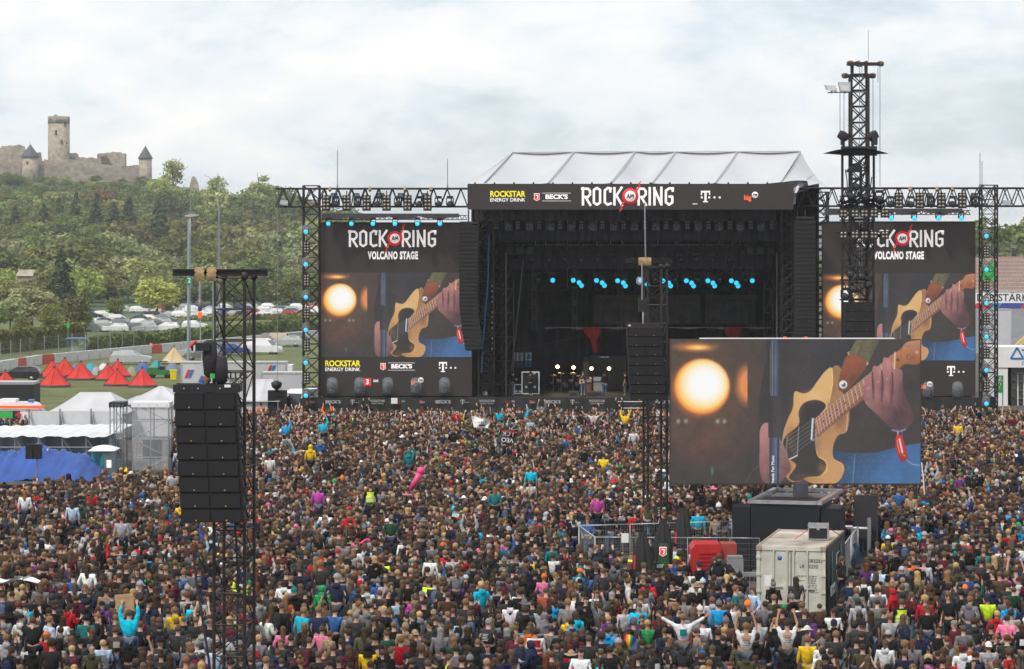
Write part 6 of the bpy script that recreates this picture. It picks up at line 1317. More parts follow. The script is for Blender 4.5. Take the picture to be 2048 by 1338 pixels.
line_array('double hang of black loudspeakers on the middle tower', 1289, 72, 650, [655, 673.5, 693, 712, 731, 750, 769, 787, 801], D2 - .6, lambda y: (y - 655) * .05, 2, bdm, .8)
d = D2 - .6
af = thing('array_frame', 'black flying frame over the middle loudspeaker hang', 'frame', P(1289, 655, d)); mb = MB()
for y in (0, .7): mb.bx(X(1252, d), X(1326, d), d + y, d + y + .06, Z(654.5, d), Z(646, d))
part('frame_rails', mb, m_steel, af); block('white_tag', P(1259, 651, d - .02), (.09, .02, .07), m_pwhite, af)
ho = thing('chain_hoist', 'chain hoist with black bag above the middle hang', 'hoist', P(1288, 600, d)); bar('chain', P(1284, 525, d), P(1284, 600, d), .03, m_grey, ho); part('bag', MB().lathe(P(1279, 570, d), [(.05, 0), (.16, .1), (.15, .28), (.05, .36)], 9), m_plastic, ho); part('motor', MB().bx(X(1277, d), X(1295, d), d, d + .3, Z(624, d), Z(596, d)), m_black, ho); bar('chain', P(1286, 624, d), P(1286, 647, d), .03, m_chrome, ho)
q = thing('lightning_rod', 'thin rod standing on top of the middle tower', 'rod', P(1290, 517, D2)); bar('rod', P(1291, 518, D2), P(1289.5, 405, D2), .035, m_grey, q)
block_ = thing('lattice_board', 'white board behind the lattice foot of the middle tower', 'board', P(1316, 1045, 121.3)); block('panel', P(1317, 1030, 122.2), (.62, .03, .7), m_pwhite, block_)
rs = thing('red_sign', 'red hanging sign with white symbol beside the middle tower foot', 'sign', P(1288, 1045, 119.6)); block('panel', P(1288, 1030, 119.6), (.30, .04, .68), mat('sign_red', (.55, .07, .05), .5), rs); part('symbol', MB().tube(P(1288, 1023, 119.56), P(1288, 1023, 119.57), .085, 10), m_pwhite, rs); [scribble(rs, P(1288, y, 119.56), .2, .05, m_pwhite, y) for y in (1018, 1032, 1036, 1041)]; bar('post', P(1288, 1015, 119.7), Vector((X(1288, 119.7), 119.7, 0)), .03, m_grey, rs)
# right lamp tower
D3 = 172.
rt = thing('lamp_tower', 'very tall black lattice lamp tower in front of the right screen', 'truss tower', (X(1720, D3), D3, 0)); tw = X(1737, D3) - X(1703, D3)
truss(rt, (X(1720, D3), D3 + .5, 0), (X(1720, D3), D3 + .5, Z(148, D3)), tw, 24, .075, m_steel, (0, 1, 0))
for px in (1685, 1748): bar('outer_pole', (X(px, D3), D3 + .1, 0), (X(px, D3), D3 + .1, Z(292, D3)), .08, m_steel, rt)
for px in (1690, 1743): bar('outer_pole', (X(px, D3), D3 + 1.2, 0), (X(px, D3), D3 + 1.2, Z(292, D3)), .06, m_steel, rt)
for py in (300, 392, 415, 440, 486, 520, 560, 600):
    for yy in (D3 + .1, D3 + 1.2): bar('ledger', (X(1684, D3), yy, Z(py, D3)), (X(1749, D3), yy, Z(py, D3)), .05, m_steel, rt)
for k, py in enumerate((392, 440, 486, 520, 560)):
    bar('brace', (X(1685, D3), D3 + .1, Z(py, D3)), (X(1705, D3), D3 + .1, Z(py + 42, D3)), .04, m_steel, rt); bar('brace', (X(1748, D3), D3 + .1, Z(py, D3)), (X(1735, D3), D3 + .1, Z(py + 42, D3)), .04, m_steel, rt)
def beam(px0, px1, py, th, nm='cross_beam'): part(nm, MB().bx(X(px0, D3), X(px1, D3), D3 + .2, D3 + .8, Z(py + th, D3), Z(py, D3)), m_steel, rt)
beam(1696, 1760, 124, 6); beam(1690, 1749, 148, 5); block('head_post', (X(1706, D3), D3 + .5, Z(139, D3)), (.2, .2, .7), m_steel, rt); block('head_post', (X(1734, D3), D3 + .5, Z(139, D3)), (.2, .2, .7), m_steel, rt)
for px, py in ((1703, 126), (1721, 128), (1763, 127), (1692, 151), (1747, 151)): part('burlap_wrap', MB().lathe((X(px, D3), D3 + .5, Z(py + 5, D3)), [(.08, 0), (.2, .05), (.24, .25), (.12, .34)], 8), mat('burlap_dark', (.16, .10, .06), .9, 0, .3, 6), rt)
for px in (1713, 1730): part('beam_tip', MB().prism([P(px - 5, 124, D3 + .5), P(px + 5, 124, D3 + .5), P(px + 7, 120.5, D3 + .5)], (0, .3, 0)), m_steel, rt)
for px0, py0, py1 in ((1680, 184, 280), (1688, 186, 276), (1760, 130, 372), (1746, 156, 275), (1719, 130, 600), (1724, 130, 600), (1756, 135, 165)): bar('chain', P(px0, py0, D3), P(px0, py1, D3), .022, m_grey, rt)
bar('flood_rail', P(1655, 185, D3), P(1737, 184, D3), .04, m_grey, rt); bar('aerial', P(1737, 120, D3), P(1736.5, 60, D3), .018, m_grey, rt)
part('rain_roof', MB().grid(lambda u, v: P(1645 + 133 * u, 313 - 17 * math.sin(PI * (.08 + .84 * u)) ** .8 + 15 * v * math.sin(PI * u) + (0 if .2 < u < .8 else 0), D3 - 1.2 + 3.6 * v), 24, 6), m_blackcloth, rt)
part('rain_skirt', MB().bx(X(1680, D3), X(1752, D3), D3 - .5, D3 - .44, Z(312, D3), Z(293, D3)), m_blackcloth, rt)
for py, a, b in ((397, 1680, 1772), (406, 1678, 1770), (462, 1680, 1770)): part('platform_cloth', MB().grid(lambda u, v: P(a + (b - a) * u, py + 4 * math.sin(u * 9) + 2.4 * math.sin(u * 23) + 7 * v, D3 - .7 + .4 * v), 30, 3), m_blackcloth, rt)
bar('lamp_rail', P(1672, 423, D3 - .6), P(1780, 423, D3 - .6), .06, m_steel, rt); bar('lamp_rail', P(1672, 464, D3 - .6), P(1780, 464, D3 - .6), .06, m_steel, rt)
for i, px in enumerate((1687, 1710, 1729, 1748, 1770)): dup(b22, P(px, 427, D3 - .9), 0, 'four-cell lamp in the upper row on the right lamp tower', 'four-cell lamps on the right lamp tower', 1.05); dup(b22, P(px, 470, D3 - .9), 0, 'four-cell lamp in the lower row on the right lamp tower', 'four-cell lamps on the right lamp tower', 1.05)
for px, lab_ in ((1663, 'left silver floodlight at the top of the right lamp tower'), (1690, 'right silver floodlight at the top of the right lamp tower')):
    q = thing('floodlight', lab_, 'floodlight', P(px, 180, D3 - .3)); s = 1 if px > 1670 else -1
    part('housing', MB().prism([P(px - 13, 164 + (0 if s > 0 else 6), D3 - .3), P(px + 11, 164 + (0 if s > 0 else 12), D3 - .3), P(px + 11, 183, D3 - .3), P(px - 9, 183 - (0 if s > 0 else 4), D3 - .3)], (0, .4, 0)), m_chrome, q); part('glass', MB().poly([P(px - 10, 170, D3 - .32), P(px + 8, 171, D3 - .32), P(px + 8, 181, D3 - .32), P(px - 7, 181, D3 - .32)]), mat('flood_glass', (.62, .62, .6), .15, 0, .05), q); bar('bracket', P(px, 183, D3 - .1), P(px, 186, D3), .05, m_grey, q)
for px, s, lab_ in ((1687, -1, 'left hooded follow spotlight on the right lamp tower'), (1745, 1, 'right hooded follow spotlight on the right lamp tower')):
    q = thing('follow_spot', lab_, 'spotlight', P(px, 292, D3)); part('body', MB().lathe(P(px, 272, D3), [(.1, -.36), (.26, -.25), (.3, .1), (.24, .34)], 10, 0, q=Quaternion((0, 1, 0), s * 1.1)), m_blackcloth, q); part('hood', MB().bx(X(px + s * 2 - 3, D3), X(px + s * 6 + 3, D3), D3 - .3, D3 + .3, Z(290, D3), Z(266, D3)), m_blackcloth, q); bar('stand', P(px, 300, D3), P(px, 275, D3), .09, m_black, q)
q = thing('box_lamp', 'big square box lamp under the black rain roof of the right tower', 'lamp', P(1711, 345, D3)); part('housing', MB().prism([P(1694, 344, D3 - .6), P(1722, 344, D3 - .6), P(1722, 324, D3 - .6), P(1710, 326, D3 - .6), P(1697, 338, D3 - .6)], (0, .8, 0)), m_black, q); bar('arm', P(1722, 332, D3 - .3), P(1722, 372, D3 - .3), .07, m_black, q)
place(mvd, [P(x, y, D3 - .7) for x, y in ((1702, 374), (1730, 376), (1759, 380), (1712, 355), (1700, 530), (1722, 535), (1737, 552), (1706, 560), (1690, 575))], 'unlit black lamp among the cables of the right lamp tower', 'unlit lamps on the right lamp tower', sc=1.0)
rr = random.Random(5)
for k in range(9):
    x, y0 = rr.uniform(1690, 1750), rr.uniform(300, 480); cable('looped_cable', [P(x + rr.uniform(-4, 4) * j, y0 + 22 * j, D3 - .4) for j in range(6)], .035, m_blackcloth, 'black cable looped down the right lamp tower', 'cable')['group'] = 'cables on the right lamp tower'
line_array('small double hang of black loudspeakers on the right lamp tower', 1719, 58, 600, [604, 623, 643, 663, 683, 703, 722], D3 - 1.2, lambda y: 0, 2, bdm, .8)

# ---------------------------------------------------------------- mobile video screen on its trailer
D4 = 113.
bs = thing('mobile_screen', 'large mobile video screen on a mast showing a guitarist close up', 'screen', P(1605, 1000, D4)); 
part('panel', MB().bx(X(1340, D4), X(1842.5, D4), D4, D4 + .32, Z(969.5, D4), Z(678.5, D4)), m_screen, bs); picture(bs, 1341.5, 1841, 680, 967, D4 - .015)
part('rear_frame', MB().bx(X(1360, D4), X(1820, D4), D4 + .33, D4 + .8, Z(950, D4), Z(700, D4)), m_black, bs); part('top_edge', MB().bx(X(1400, D4), X(1790, D4), D4 + .02, D4 + .4, Z(678, D4), Z(676.2, D4)), m_pwhite, bs)
for px in (1570, 1612): block('warning_light', P(px, 675.2, D4 + .2), (.12, .1, .07), m_org, bs)
part('mast', MB().bx(X(1590, 111), X(1617, 111), 111, 111.8, 2.9, 3.66), mat('mast_grey', (.07, .07, .08), .4, .3), bs); block('mast_ram', P(1564, 985, D4 + .9), (.13, .13, .9), m_black, bs)
text('lettering', 'hands For Music', P(1545.8, 938, D4 - .03), .17, m_txt, bs, rot=(PI / 2, -PI / 2, 0))
cable('screen_rope', [P(1843, 925, D4 - .05), P(1847, 958, D4 - .05), P(1849, 990, D4 - .05)], .025, m_pwhite, 'pale rope hanging from the right corner of the mobile screen', 'rope')
sc_ = thing('screen_trailer', 'black boxy trailer with silver rails carrying the mobile screen', 'trailer', (X(1570, 108), 108, 0)); YR = math.radians(-15)
m_tb = mat('trailer_black', (.008, .009, .014), .5, 0, .12, 1.5)
def lb(name, x0, x1, y0, y1, z0, z1, m): return part(name, MB().bx(x0, x1, y0, y1, z0, z1), m, sc_, False)
lb('front_box', -1.36, 1.36, 0, 3.2, .5, 3.1, m_tb); lb('rear_box', -1.3, 1.3, 3.22, 6.4, .5, 2.55, m_tb); lb('left_locker', -2.1, -1.38, -.05, 1.6, .4, 2.95, m_tb); lb('right_locker', 1.38, 2.15, .15, 1.6, .4, 2.95, m_tb)
for x in (-1.36, 1.36): part('silver_rail', MB().box((x, 2.9, 3.17), (.2, 5.9, .14)), m_chrome, sc_, False)
for y in (0., 5.8): part('silver_rail', MB().box((0, y, 3.17), (2.5, .16, .14)), m_chrome, sc_, False)
lb('deck_plate', -1.25, 1.25, .1, 5.7, 2.98, 3.08, mat('deck_grey', (.10, .10, .11), .5)); lb('black_screen', 2.3, 3.25, 3.0, 3.1, 1.4, 3.25, m_blackcloth)
for p, q_ in (((2.3, 2.6, 0), (2.3, 2.6, 2.0)), ((2.95, 2.6, 0), (2.95, 2.6, 2.4)), ((2.1, 2.6, 1.95), (3.0, 2.6, 1.95)), ((1.36, 2.6, 2.0), (2.3, 2.6, 2.0))): bar('outrigger', p, q_, .09, m_grey, sc_, False)
for x in (-.45, 0, .45): pass
lb('handle_recess', -.55, .45, -.02, -.001, 1.95, 2.05, m_black)
for y in (2., 5.):
    for x in (-1.1, 1.1): o = link('wheel', WH[0], sc_, False); o.location = (x, y, .42); o.scale = (1.3,) * 3
sc_.rotation_euler = (0, 0, YR)

# ---------------------------------------------------------------- white container and the fenced bar yard
m_cont = mat('container_cream', (.50, .49, .43), .6, 0, .22, 2.2, .15); m_rust = mat('container_rust', (.30, .235, .17), .8, 0, .6, 5); m_croof = mat('container_roof', (.36, .315, .265), .75, 0, .45, .9, .2)
cn = thing('freight_container', 'old cream refrigerated container with lock rods and number lettering on its doors', 'container', (8.66, 97.4, 0)); w, l, h = 2.44, 6.06, 2.59
def cpart(name, mb, m): return part(name, mb, m, cn, False)
mb = MB()
for x in (0, w - .12): mb.bx(x, x + .12, 0, .14, .001, h)
mb.bx(.121, w - .121, 0, .14, h - .14, h).bx(.121, w - .121, 0, .14, 0, .15); cpart('corner_frame', mb, m_cont)
for i, x in enumerate((.13, w / 2 + .012)): 
    cpart('door', MB().bx(x, x + w / 2 - .142, .035, .1, .16, h - .15), m_cont)
    for k in ((.48, .96), (.09, .57))[i]: bar('lock_rod', (x + k, 0.0, .2), (x + k, 0.0, h - .1), .036, m_cont, cn, False); [block('rod_guide', (x + k, .005, z), (.1, .05, .08), m_cont if z < 2.3 else m_rust, cn, False) for z in (.3, 1.25, 2.42)]
    block('rod_handle', (x + .55, -.02, 1.12 if i else 1.18), (.5, .03, .05), m_cont, cn, False)
    for z in (.45, 1.0, 1.6, 2.2): block('hinge', (.07 if i == 0 else w - .07, -.012, z), (.16, .04, .1), m_cont, cn, False)
for x in (0, w):
    for z in (.06, h - .06): block('corner_casting', (x + (.08 if x == 0 else -.08), .06, z), (.19, .2, .14), m_rust, cn, False)
nr = 30; mb = MB(); 
for k in range(nr):
    y0 = .141 + (l - .28) * k / nr; y1 = .141 + (l - .28) * (k + 1) / nr; o_ = .03 if k % 2 else 0
    mb.bx(.02 + o_, .06 + o_, y0, y1, .15, h - .12); mb.bx(w - .06 - o_, w - .02 - o_, y0, y1, .15, h - .12)
cpart('corrugated_side', mb, m_cont); block('door_gap', (w / 2, .034, h / 2), (.03, .02, h - .32), m_dark, cn, False); cpart('roof', MB().grid(lambda u, v: (.0 + w * u, .14 + (l - .14) * v, h - .01 + .012 * math.sin(v * 90)), 8, 60), m_croof); cpart('roof_edge', MB().bx(-.01, .06, .141, l, h - .12, h + .015).bx(w - .06, w + .01, .141, l, h - .12, h + .015).bx(.061, w - .061, l - .08, l, 0, h), m_rust)
def ct(body, x, z, s, m=m_pblack, al='LEFT', **k): return text('lettering', body, (x, .03, z), s, m, cn, al, world=False, **k)
ct('383257', 1.84, 2.1, .17, bold=.006); ct('LR', 1.52, 1.9, .17, bold=.004); ct('2232', 1.84, 1.9, .17, bold=.004); block('painted_out', (1.56, .033, 2.1), (.34, .004, .14), mat('paint_grey', (.44, .44, .42), .6), cn, False)
for k, (a, b) in enumerate((('MAX GR WT', '30 480 KG'), ('', '67 200 LB'), ('TARE WT', '3 080 KG'), ('', '6 790 LB'), ('NET WT', '27 400 KG'), ('', '60 410 LB'), ('CU CAP', '28.4 CU M'), ('CUBE', '1 003 CU FT'))): ct(a, 1.42, 1.56 - k * .082, .062); ct(b, 1.86, 1.56 - k * .082, .062)
part('round_sticker', MB().tube((.82, .028, 2.18), (.82, .034, 2.18), .08, 16), m_pblue, cn, False); block('paper_notice', (.42, .03, 1.36), (.28, .008, .4), m_pwhite, cn, False); block('black_plate', (.48, .03, .52), (.32, .01, .2), m_black, cn, False)
bnr = thing('container_banner', 'dark printed banner hung along the right side of the cream container', 'banner', (8.66, 97.4, 0))
part('cloth', MB().grid(lambda u, v: (w + .06 + .03 * math.sin(u * 30 + v * 4) * (1 - v), .1 + (l - .3) * u, .25 + 2.3 * v), 30, 8), mat('banner_dark', (.02, .025, .024), .6, 0, .3, .8), bnr, False)
for y in (1.3, 4.2): part('green_glow_print', MB().lathe((w + .10, y, 1.55), [(.02, -.8), (.32, -.35), (.2, .3), (.09, .8)], 10, 0, .02, 1), mat('bottle_green', (.02, .12, .07), .5, 0, .3, 2), bnr, False); text('lettering', "BECK'S", (w + .12, y, .95), .5, m_pwhite, bnr, rot=(PI / 2, 0, PI / 2), world=False, bold=.03)
for q in (cn, bnr): q.rotation_euler = (0, 0, math.radians(-13))
fc = thing('flight_case', 'black flight case with silver edges standing on the container roof', 'case', (11.1, 99.6, h + .02)); part('case_body', MB().bx(-.34, .34, -.26, .26, .02, .42), m_black, fc, False); part('lid', MB().bx(-.34, .34, -.26, .26, .43, .56), m_chrome, fc, False)
mb = MB()
for x in (-.35, .35):
    for y in (-.27, .27): mb.bx(x - .02, x + .02, y - .02, y + .02, 0, .57)
    mb.bx(x - .02, x + .02, -.25, .25, 0, .03)
for y in (-.27, .27): mb.bx(-.33, .33, y - .02, y + .02, .41, .45).bx(-.33, .33, y - .02, y + .02, 0, .03)
part('edge_trim', mb, m_chrome, fc, False); block('latch', (0, -.28, .4), (.1, .03, .1), m_chrome, fc, False); fc.rotation_euler = (0, 0, -.15)
cable('ratchet_strap', [(10.2, 99.2, h + .05), (10.75, 99.4, h + .4), (11.5, 99.7, h + .4), (12.0, 100.3, h + .05)], .015, m_pred, 'thin red strap over the flight case on the container roof', 'strap')
m_galv = mat('galvanised_fence', (.42, .43, .44), .45, .4, .1, 6)
def heras_mesh(L_, hh):
    a = MB()
    for x in (0, L_): a.tube((x, 0, .1), (x, 0, hh), .025, 6)
    for z in (.15, hh): a.tube((0, 0, z), (L_, 0, z), .025, 6)
    b = MB(); n = int(L_ / .16)
    for k in range(1, n): b.tube((L_ * k / n, 0, .15), (L_ * k / n, 0, hh), .0035, 3, caps=False)
    for k in range(1, 9): b.tube((0, 0, .15 + (hh - .15) * k / 9), (L_, 0, .15 + (hh - .15) * k / 9), .003, 3, caps=False)
    f = MB().bx(-.18, .18, -.35, .35, 0, .13); return a.mesh('panel_frame', m_galv), b.mesh('mesh_wires', m_galv), f.mesh('foot_block', m_conc)
HM = heras_mesh(3.4, 2.05)
def heras(x0, y0, x1, y1, label, grp='site fence panels of the bar yard'):
    t = thing('site_fence', label, 'fence', (x0, y0, 0), grp); t.rotation_euler = (0, 0, math.atan2(y1 - y0, x1 - x0)); s = math.hypot(x1 - x0, y1 - y0) / 3.4; t.scale = (s, 1, 1)
    for n_, me in zip(('panel_frame', 'mesh_wires', 'foot_block'), HM): o = link(n_, me, t, False)
xa = [X(1190, 105.6), X(1280, 105.6), X(1375, 105.4), X(1460, 105.2), X(1520, 105)]
for k, lab_ in enumerate(('front left wire fence panel of the bar yard', 'front wire fence panel behind the black parasols', 'front wire fence panel before the red generator', 'front wire fence panel next to the container')): heras(xa[k], 105.6 - .1 * k, xa[k + 1], 105.5 - .1 * k, lab_)
heras(X(1158, 110), 110, X(1190, 105.6), 105.6, 'left end wire fence panel of the bar yard')
for k, lab_ in enumerate(('rear left wire fence panel of the bar yard', 'rear middle wire fence panel near the middle tower foot', 'rear wire fence panel beside the screen trailer')): heras(X(1158 + k * 102, 110 + k * .6), 110 + k * .6, X(1260 + k * 102, 110.6 + k * .6), 110.6 + k * .6, lab_)
for k, lab_ in enumerate(('right side wire fence panel nearest the container front', 'right side wire fence panel beside the container banner', 'right side wire fence panel beside the screen trailer')): heras(11.75 + .7 * k, 99.6 + 3.4 * k, 12.4 + .7 * k, 102.9 + 3.4 * k, lab_)
def parasol(px, top, d, label, logo):
    t = thing('closed_parasol', label, 'parasol', (X(px, d), d, 0)); zt = Z(top, d); bar('pole', (X(px, d), d, 0), (X(px, d), d, zt), .03, m_grey, t)
    def f(u, v): a = 2 * PI * u; r = (.10 + .25 * math.sin(PI * min(1, v * 1.05)) ** .7 * (1.15 - .5 * v)) * (1 + .16 * math.sin(a * 7)); return (X(px, d) + r * math.cos(a), d + r * math.sin(a), .85 + (zt - .8) * v)
    part('folded_canopy', MB().grid(f, 42, 12), mat('parasol_black', (.018, .019, .019), .8, 0, .2, 2), t); part('tie_strap', MB().lathe((X(px, d), d, 1.45), [(.33, 0), (.33, .06)], 14, cap=False), m_grey, t)
    c = Vector((X(px, d), d - .37, 0))
    if logo: part('printed_flap', MB().grid(lambda u, v: (X(px, d) + (u - .5) * (.46 - .12 * v), d - .40 - .03 * math.sin(PI * u), 1.0 + 1.2 * v), 6, 6), mat('print_green', (.022, .075, .03), .6, 0, .3, 2), t); shield_logo(t, px, 1103, d - .45, .34); text('lettering', "BECK'S", (X(px, d), d - .46, 1.35), .17, m_pwhite, t, bold=.02)
    else: block('printed_strip', (X(px, d) - .3, d - .24, 1.9), (.07, .03, .5), m_pred, t)
parasol(1285, 1065, 98.6, 'closed black parasol nearest the crowd in the bar yard', False); parasol(1326, 1040, 102.4, 'closed black parasol with green printed flap and red shield', True); parasol(1366, 1018, 106.8, 'tallest closed black parasol next to the red generator', False)
ge = thing('generator', 'red generator housing with sloped lid in the bar yard', 'generator', (X(1412, 104), 104, 0)); gx0, gx1 = X(1380, 104), X(1440, 104); m_gen = mat('generator_red', (.42, .014, .016), .5, 0, .08)
part('housing', MB().prism([(gx0, 103.4, .3), (gx1, 103.4, .3), (gx1, 103.4, 1.9), (gx1 - .04, 103.4, 2.0), (gx0 + .16, 103.4, 2.0), (gx0, 103.4, 1.8)], (0, 1.6, 0)), m_gen, ge)
for k in range(9): block('vent_slat', ((gx0 + gx1) / 2 + .12, 103.37, .5 + k * .15), (gx1 - gx0 - .35, .04, .07), m_gen, ge)
block('base_frame', ((gx0 + gx1) / 2, 104.2, .15), (gx1 - gx0, 1.6, .28), m_black, ge); text('lettering', 'POWER', ((gx0 + gx1) / 2 - .2, 103.37, 1.3), .16, m_pwhite, ge) if False else None
gen2 = solo('exhaust_box', MB().bx(gx1 + .02, gx1 + .6, 103.6, 104.6, 1.4, 2.0), mat('dull_red_grille', (.30, .05, .04), .6), 'dull red louvred box attached right of the generator', 'box')
def table(px, d, label, wd, h=1.05, m=m_white):
    t = thing('bar_table', label, 'table', (X(px, d), d, 0)); block('top', (X(px, d), d, h), (wd, .7, .06), m, t)
    for x in (-1, 1):
        for y in (-.28, .28): bar('leg', (X(px, d) + x * (wd / 2 - .08), d + y, 0), (X(px, d) + x * (wd / 2 - .08), d + y, h - .03), .03, m_grey, t)
table(1465, 100.2, 'steel bar counter with cables left of the container', 2.0, 1.25, m_chrome); table(1360, 99.2, 'white bar table with paper cups under the parasols', 1.5); table(1325, 96.2, 'grey bar table in the yard front row', 1.4, 1.0, m_grey); table(1420, 98.4, 'dark green fronted bar counter', 1.7, 1.1, mat('bar_green', (.02, .09, .08), .5))
for px, d, lab_ in ((1357, 99.1, 'stack of white paper cups on the bar table'), (1326, 96.1, 'stack of white cups on the grey bar table'), (1380, 99.2, 'white drinks carton on the bar table')):
    z_ = 1.09 if d > 98 else 1.04; mb = MB()
    for k in range(6): mb.lathe((X(px, d) + (k % 3 - 1) * .12, d + (k // 3) * .12 - .05, z_), [(.045, 0), (.055, .2)], 8)
    solo('paper_cups', mb, m_pwhite, lab_, 'cups')
kk_ = thing('steel_case', 'open aluminium case standing on the bar counter beside the container', 'case', (X(1474, 100.2), 100.2, 1.29)); part('case_body', MB().bx(X(1454, 100.2), X(1486, 100.2), 100, 100.5, 1.29, 1.85), m_chrome, kk_); part('lid', MB().bx(X(1455, 100.2), X(1485, 100.2), 100.02, 100.48, 1.86, 1.93), m_grey, kk_)
cable('white_hose', [P(1410, 1160, 100) + Vector((0, 0, .02)), P(1425, 1178, 99.6), P(1440, 1164, 99.6), P(1455, 1182, 99.6), P(1470, 1163, 99.7), P(1492, 1172, 99.8)], .02, m_pwhite, 'tangled white hose hanging from the bar counter', 'hose')
def barrier(x, y, ang, label):
    t = thing('crowd_barrier', label, 'barrier', (x, y, 0), 'crowd barriers of the bar yard'); mb = MB(); L_ = 2.2
    bar('top_rail', (0, 0, 1.1), (L_, 0, 1.1), .025, m_galv, t, False); bar('bottom_rail', (0, 0, .2), (L_, 0, .2), .025, m_galv, t, False)
    for s in (0, L_): bar('end_post', (s, 0, .02), (s, 0, 1.1), .025, m_galv, t, False); block('foot', (s, 0, .02), (.05, .6, .04), m_galv, t, False)
    for k in range(1, 14): mb.tube((L_ * k / 14, 0, .2), (L_ * k / 14, 0, 1.1), .009, 4)
    part('bars', mb, m_galv, t, False); t.rotation_euler = (0, 0, ang)
barrier(X(1222, 98), 98, .35, 'crowd barrier at the left front of the bar yard'); barrier(X(1415, 102), 102, 0, 'crowd barrier before the red generator'); barrier(11.5, 93.8, 1.35, 'crowd barrier leaning at the right front corner of the container'); barrier(X(1160, 106), 106, .5, 'crowd barrier at the far left of the bar yard'); barrier(X(1232, 101.5), 101.5, .1, 'crowd barrier behind the left black parasol'); barrier(12.6, 100.2, 1.3, 'crowd barrier outside the right fence of the yard')
pn = thing('paper_notice', 'white paper notice tied to the front fence of the bar yard', 'notice', P(1250, 1090, 105.45)); block('sheet', P(1250, 1076, 105.45), (.28, .02, .36), m_pwhite, pn); text('lettering', 'WC', P(1250, 1073, 105.43), .14, m_pblack, pn) if False else None
jk = solo('jacket_on_fence', MB().grid(lambda u, v: (12.9 + .3 * u + .08 * math.sin(v * 7 + u * 4), 104.2 - .3 * u, 1.9 - 1.0 * v + .08 * math.sin(u * 9)), 10, 8), mat('navy_cloth', (.02, .035, .07), .9, 0, .2, 3), 'dark navy jacket hung over the right wire fence', 'jacket')
# ---------------------------------------------------------------- people
def skinmat(name, inst=None):
    """skin with brows, eyes and mouth placed on the face (every body shares one head position)"""
    m = mat(name, (.5, .32, .25), .55, 0, .08, 9, objcol=inst is None, inst=inst, spec=.3); t = m.node_tree; N = t.nodes.new; K = t.links.new
    b = t.nodes['Principled BSDF']; src = b.inputs['Base Color'].links[0].from_socket; tc = N('ShaderNodeTexCoord'); prev = src
    for c, s, r, col in (((.034, .10, 1.655), (1, .5, 2.0), .017, (.03, .02, .02, 1)), ((-.034, .10, 1.655), (1, .5, 2.0), .017, (.03, .02, .02, 1)), ((0, .10, 1.582), (.7, .5, 2.6), .022, (.32, .10, .09, 1))):
        su = N('ShaderNodeVectorMath'); su.operation = 'SUBTRACT'; su.inputs[1].default_value = c; K(tc.outputs['Object'], su.inputs[0])
        mu = N('ShaderNodeVectorMath'); mu.operation = 'MULTIPLY'; mu.inputs[1].default_value = s; K(su.outputs[0], mu.inputs[0])
        ln = N('ShaderNodeVectorMath'); ln.operation = 'LENGTH'; K(mu.outputs[0], ln.inputs[0]); lt = N('ShaderNodeMath'); lt.operation = 'LESS_THAN'; lt.inputs[1].default_value = r; K(ln.outputs['Value'], lt.inputs[0])
        mx = N('ShaderNodeMix'); mx.data_type = 'RGBA'; K(lt.outputs[0], mx.inputs[0]); K(prev, mx.inputs[6]); mx.inputs[7].default_value = col; prev = mx.outputs[2]
    K(prev, b.inputs['Base Color']); return m
m_skin = skinmat('skin'); m_top = mat('garment', (.1, .1, .1), .85, 0, .28, 8, .8, objcol=True, spec=.2); m_leg = mat('trousers', (.05, .05, .07), .85, 0, .2, 7, .2, objcol=True, spec=.2); m_hair = mat('hair', (.06, .03, .02), .7, 0, .4, 30, .5, objcol=True, spec=.15)
mi_skin = skinmat('crowd_skin', 'ks'); mi_top = mat('crowd_garment', (.1, .1, .1), .85, 0, .28, 8, .6, inst='kt', spec=.2); mi_leg = mat('crowd_trousers', (.05, .05, .07), .85, 0, .2, 7, inst='kl', spec=.2); mi_hair = mat('crowd_hair', (.06, .03, .02), .7, 0, .4, 30, .5, inst='kh', spec=.15)
def skinmesh(nodes, edges, sub=1, flat=None):
    """grow one continuous surface over a jointed skeleton; nodes = [(co, radius)], node 0 is the root"""
    me = bpy.data.meshes.new('body'); me.from_pydata([n[0] for n in nodes], edges, []); o = bpy.data.objects.new('body', me); COL.objects.link(o)
    o.modifiers.new('skin', 'SKIN'); 
    for i, n in enumerate(nodes): me.skin_vertices[0].data[i].radius = (n[1], n[1]) if not hasattr(n[1], '__len__') else n[1]
    me.skin_vertices[0].data[0].use_root = True
    if sub: s = o.modifiers.new('sub', 'SUBSURF'); s.levels = s.render_levels = sub
    dg = bpy.context.evaluated_depsgraph_get(); r = bpy.data.meshes.new_from_object(o.evaluated_get(dg)); bpy.data.objects.remove(o)
    if flat:
        for v in r.vertices: flat(v.co)
    r.polygons.foreach_set('use_smooth', [True] * len(r.polygons)); return r
SH = [(.185, -.02, 1.40), (-.185, -.02, 1.40)]
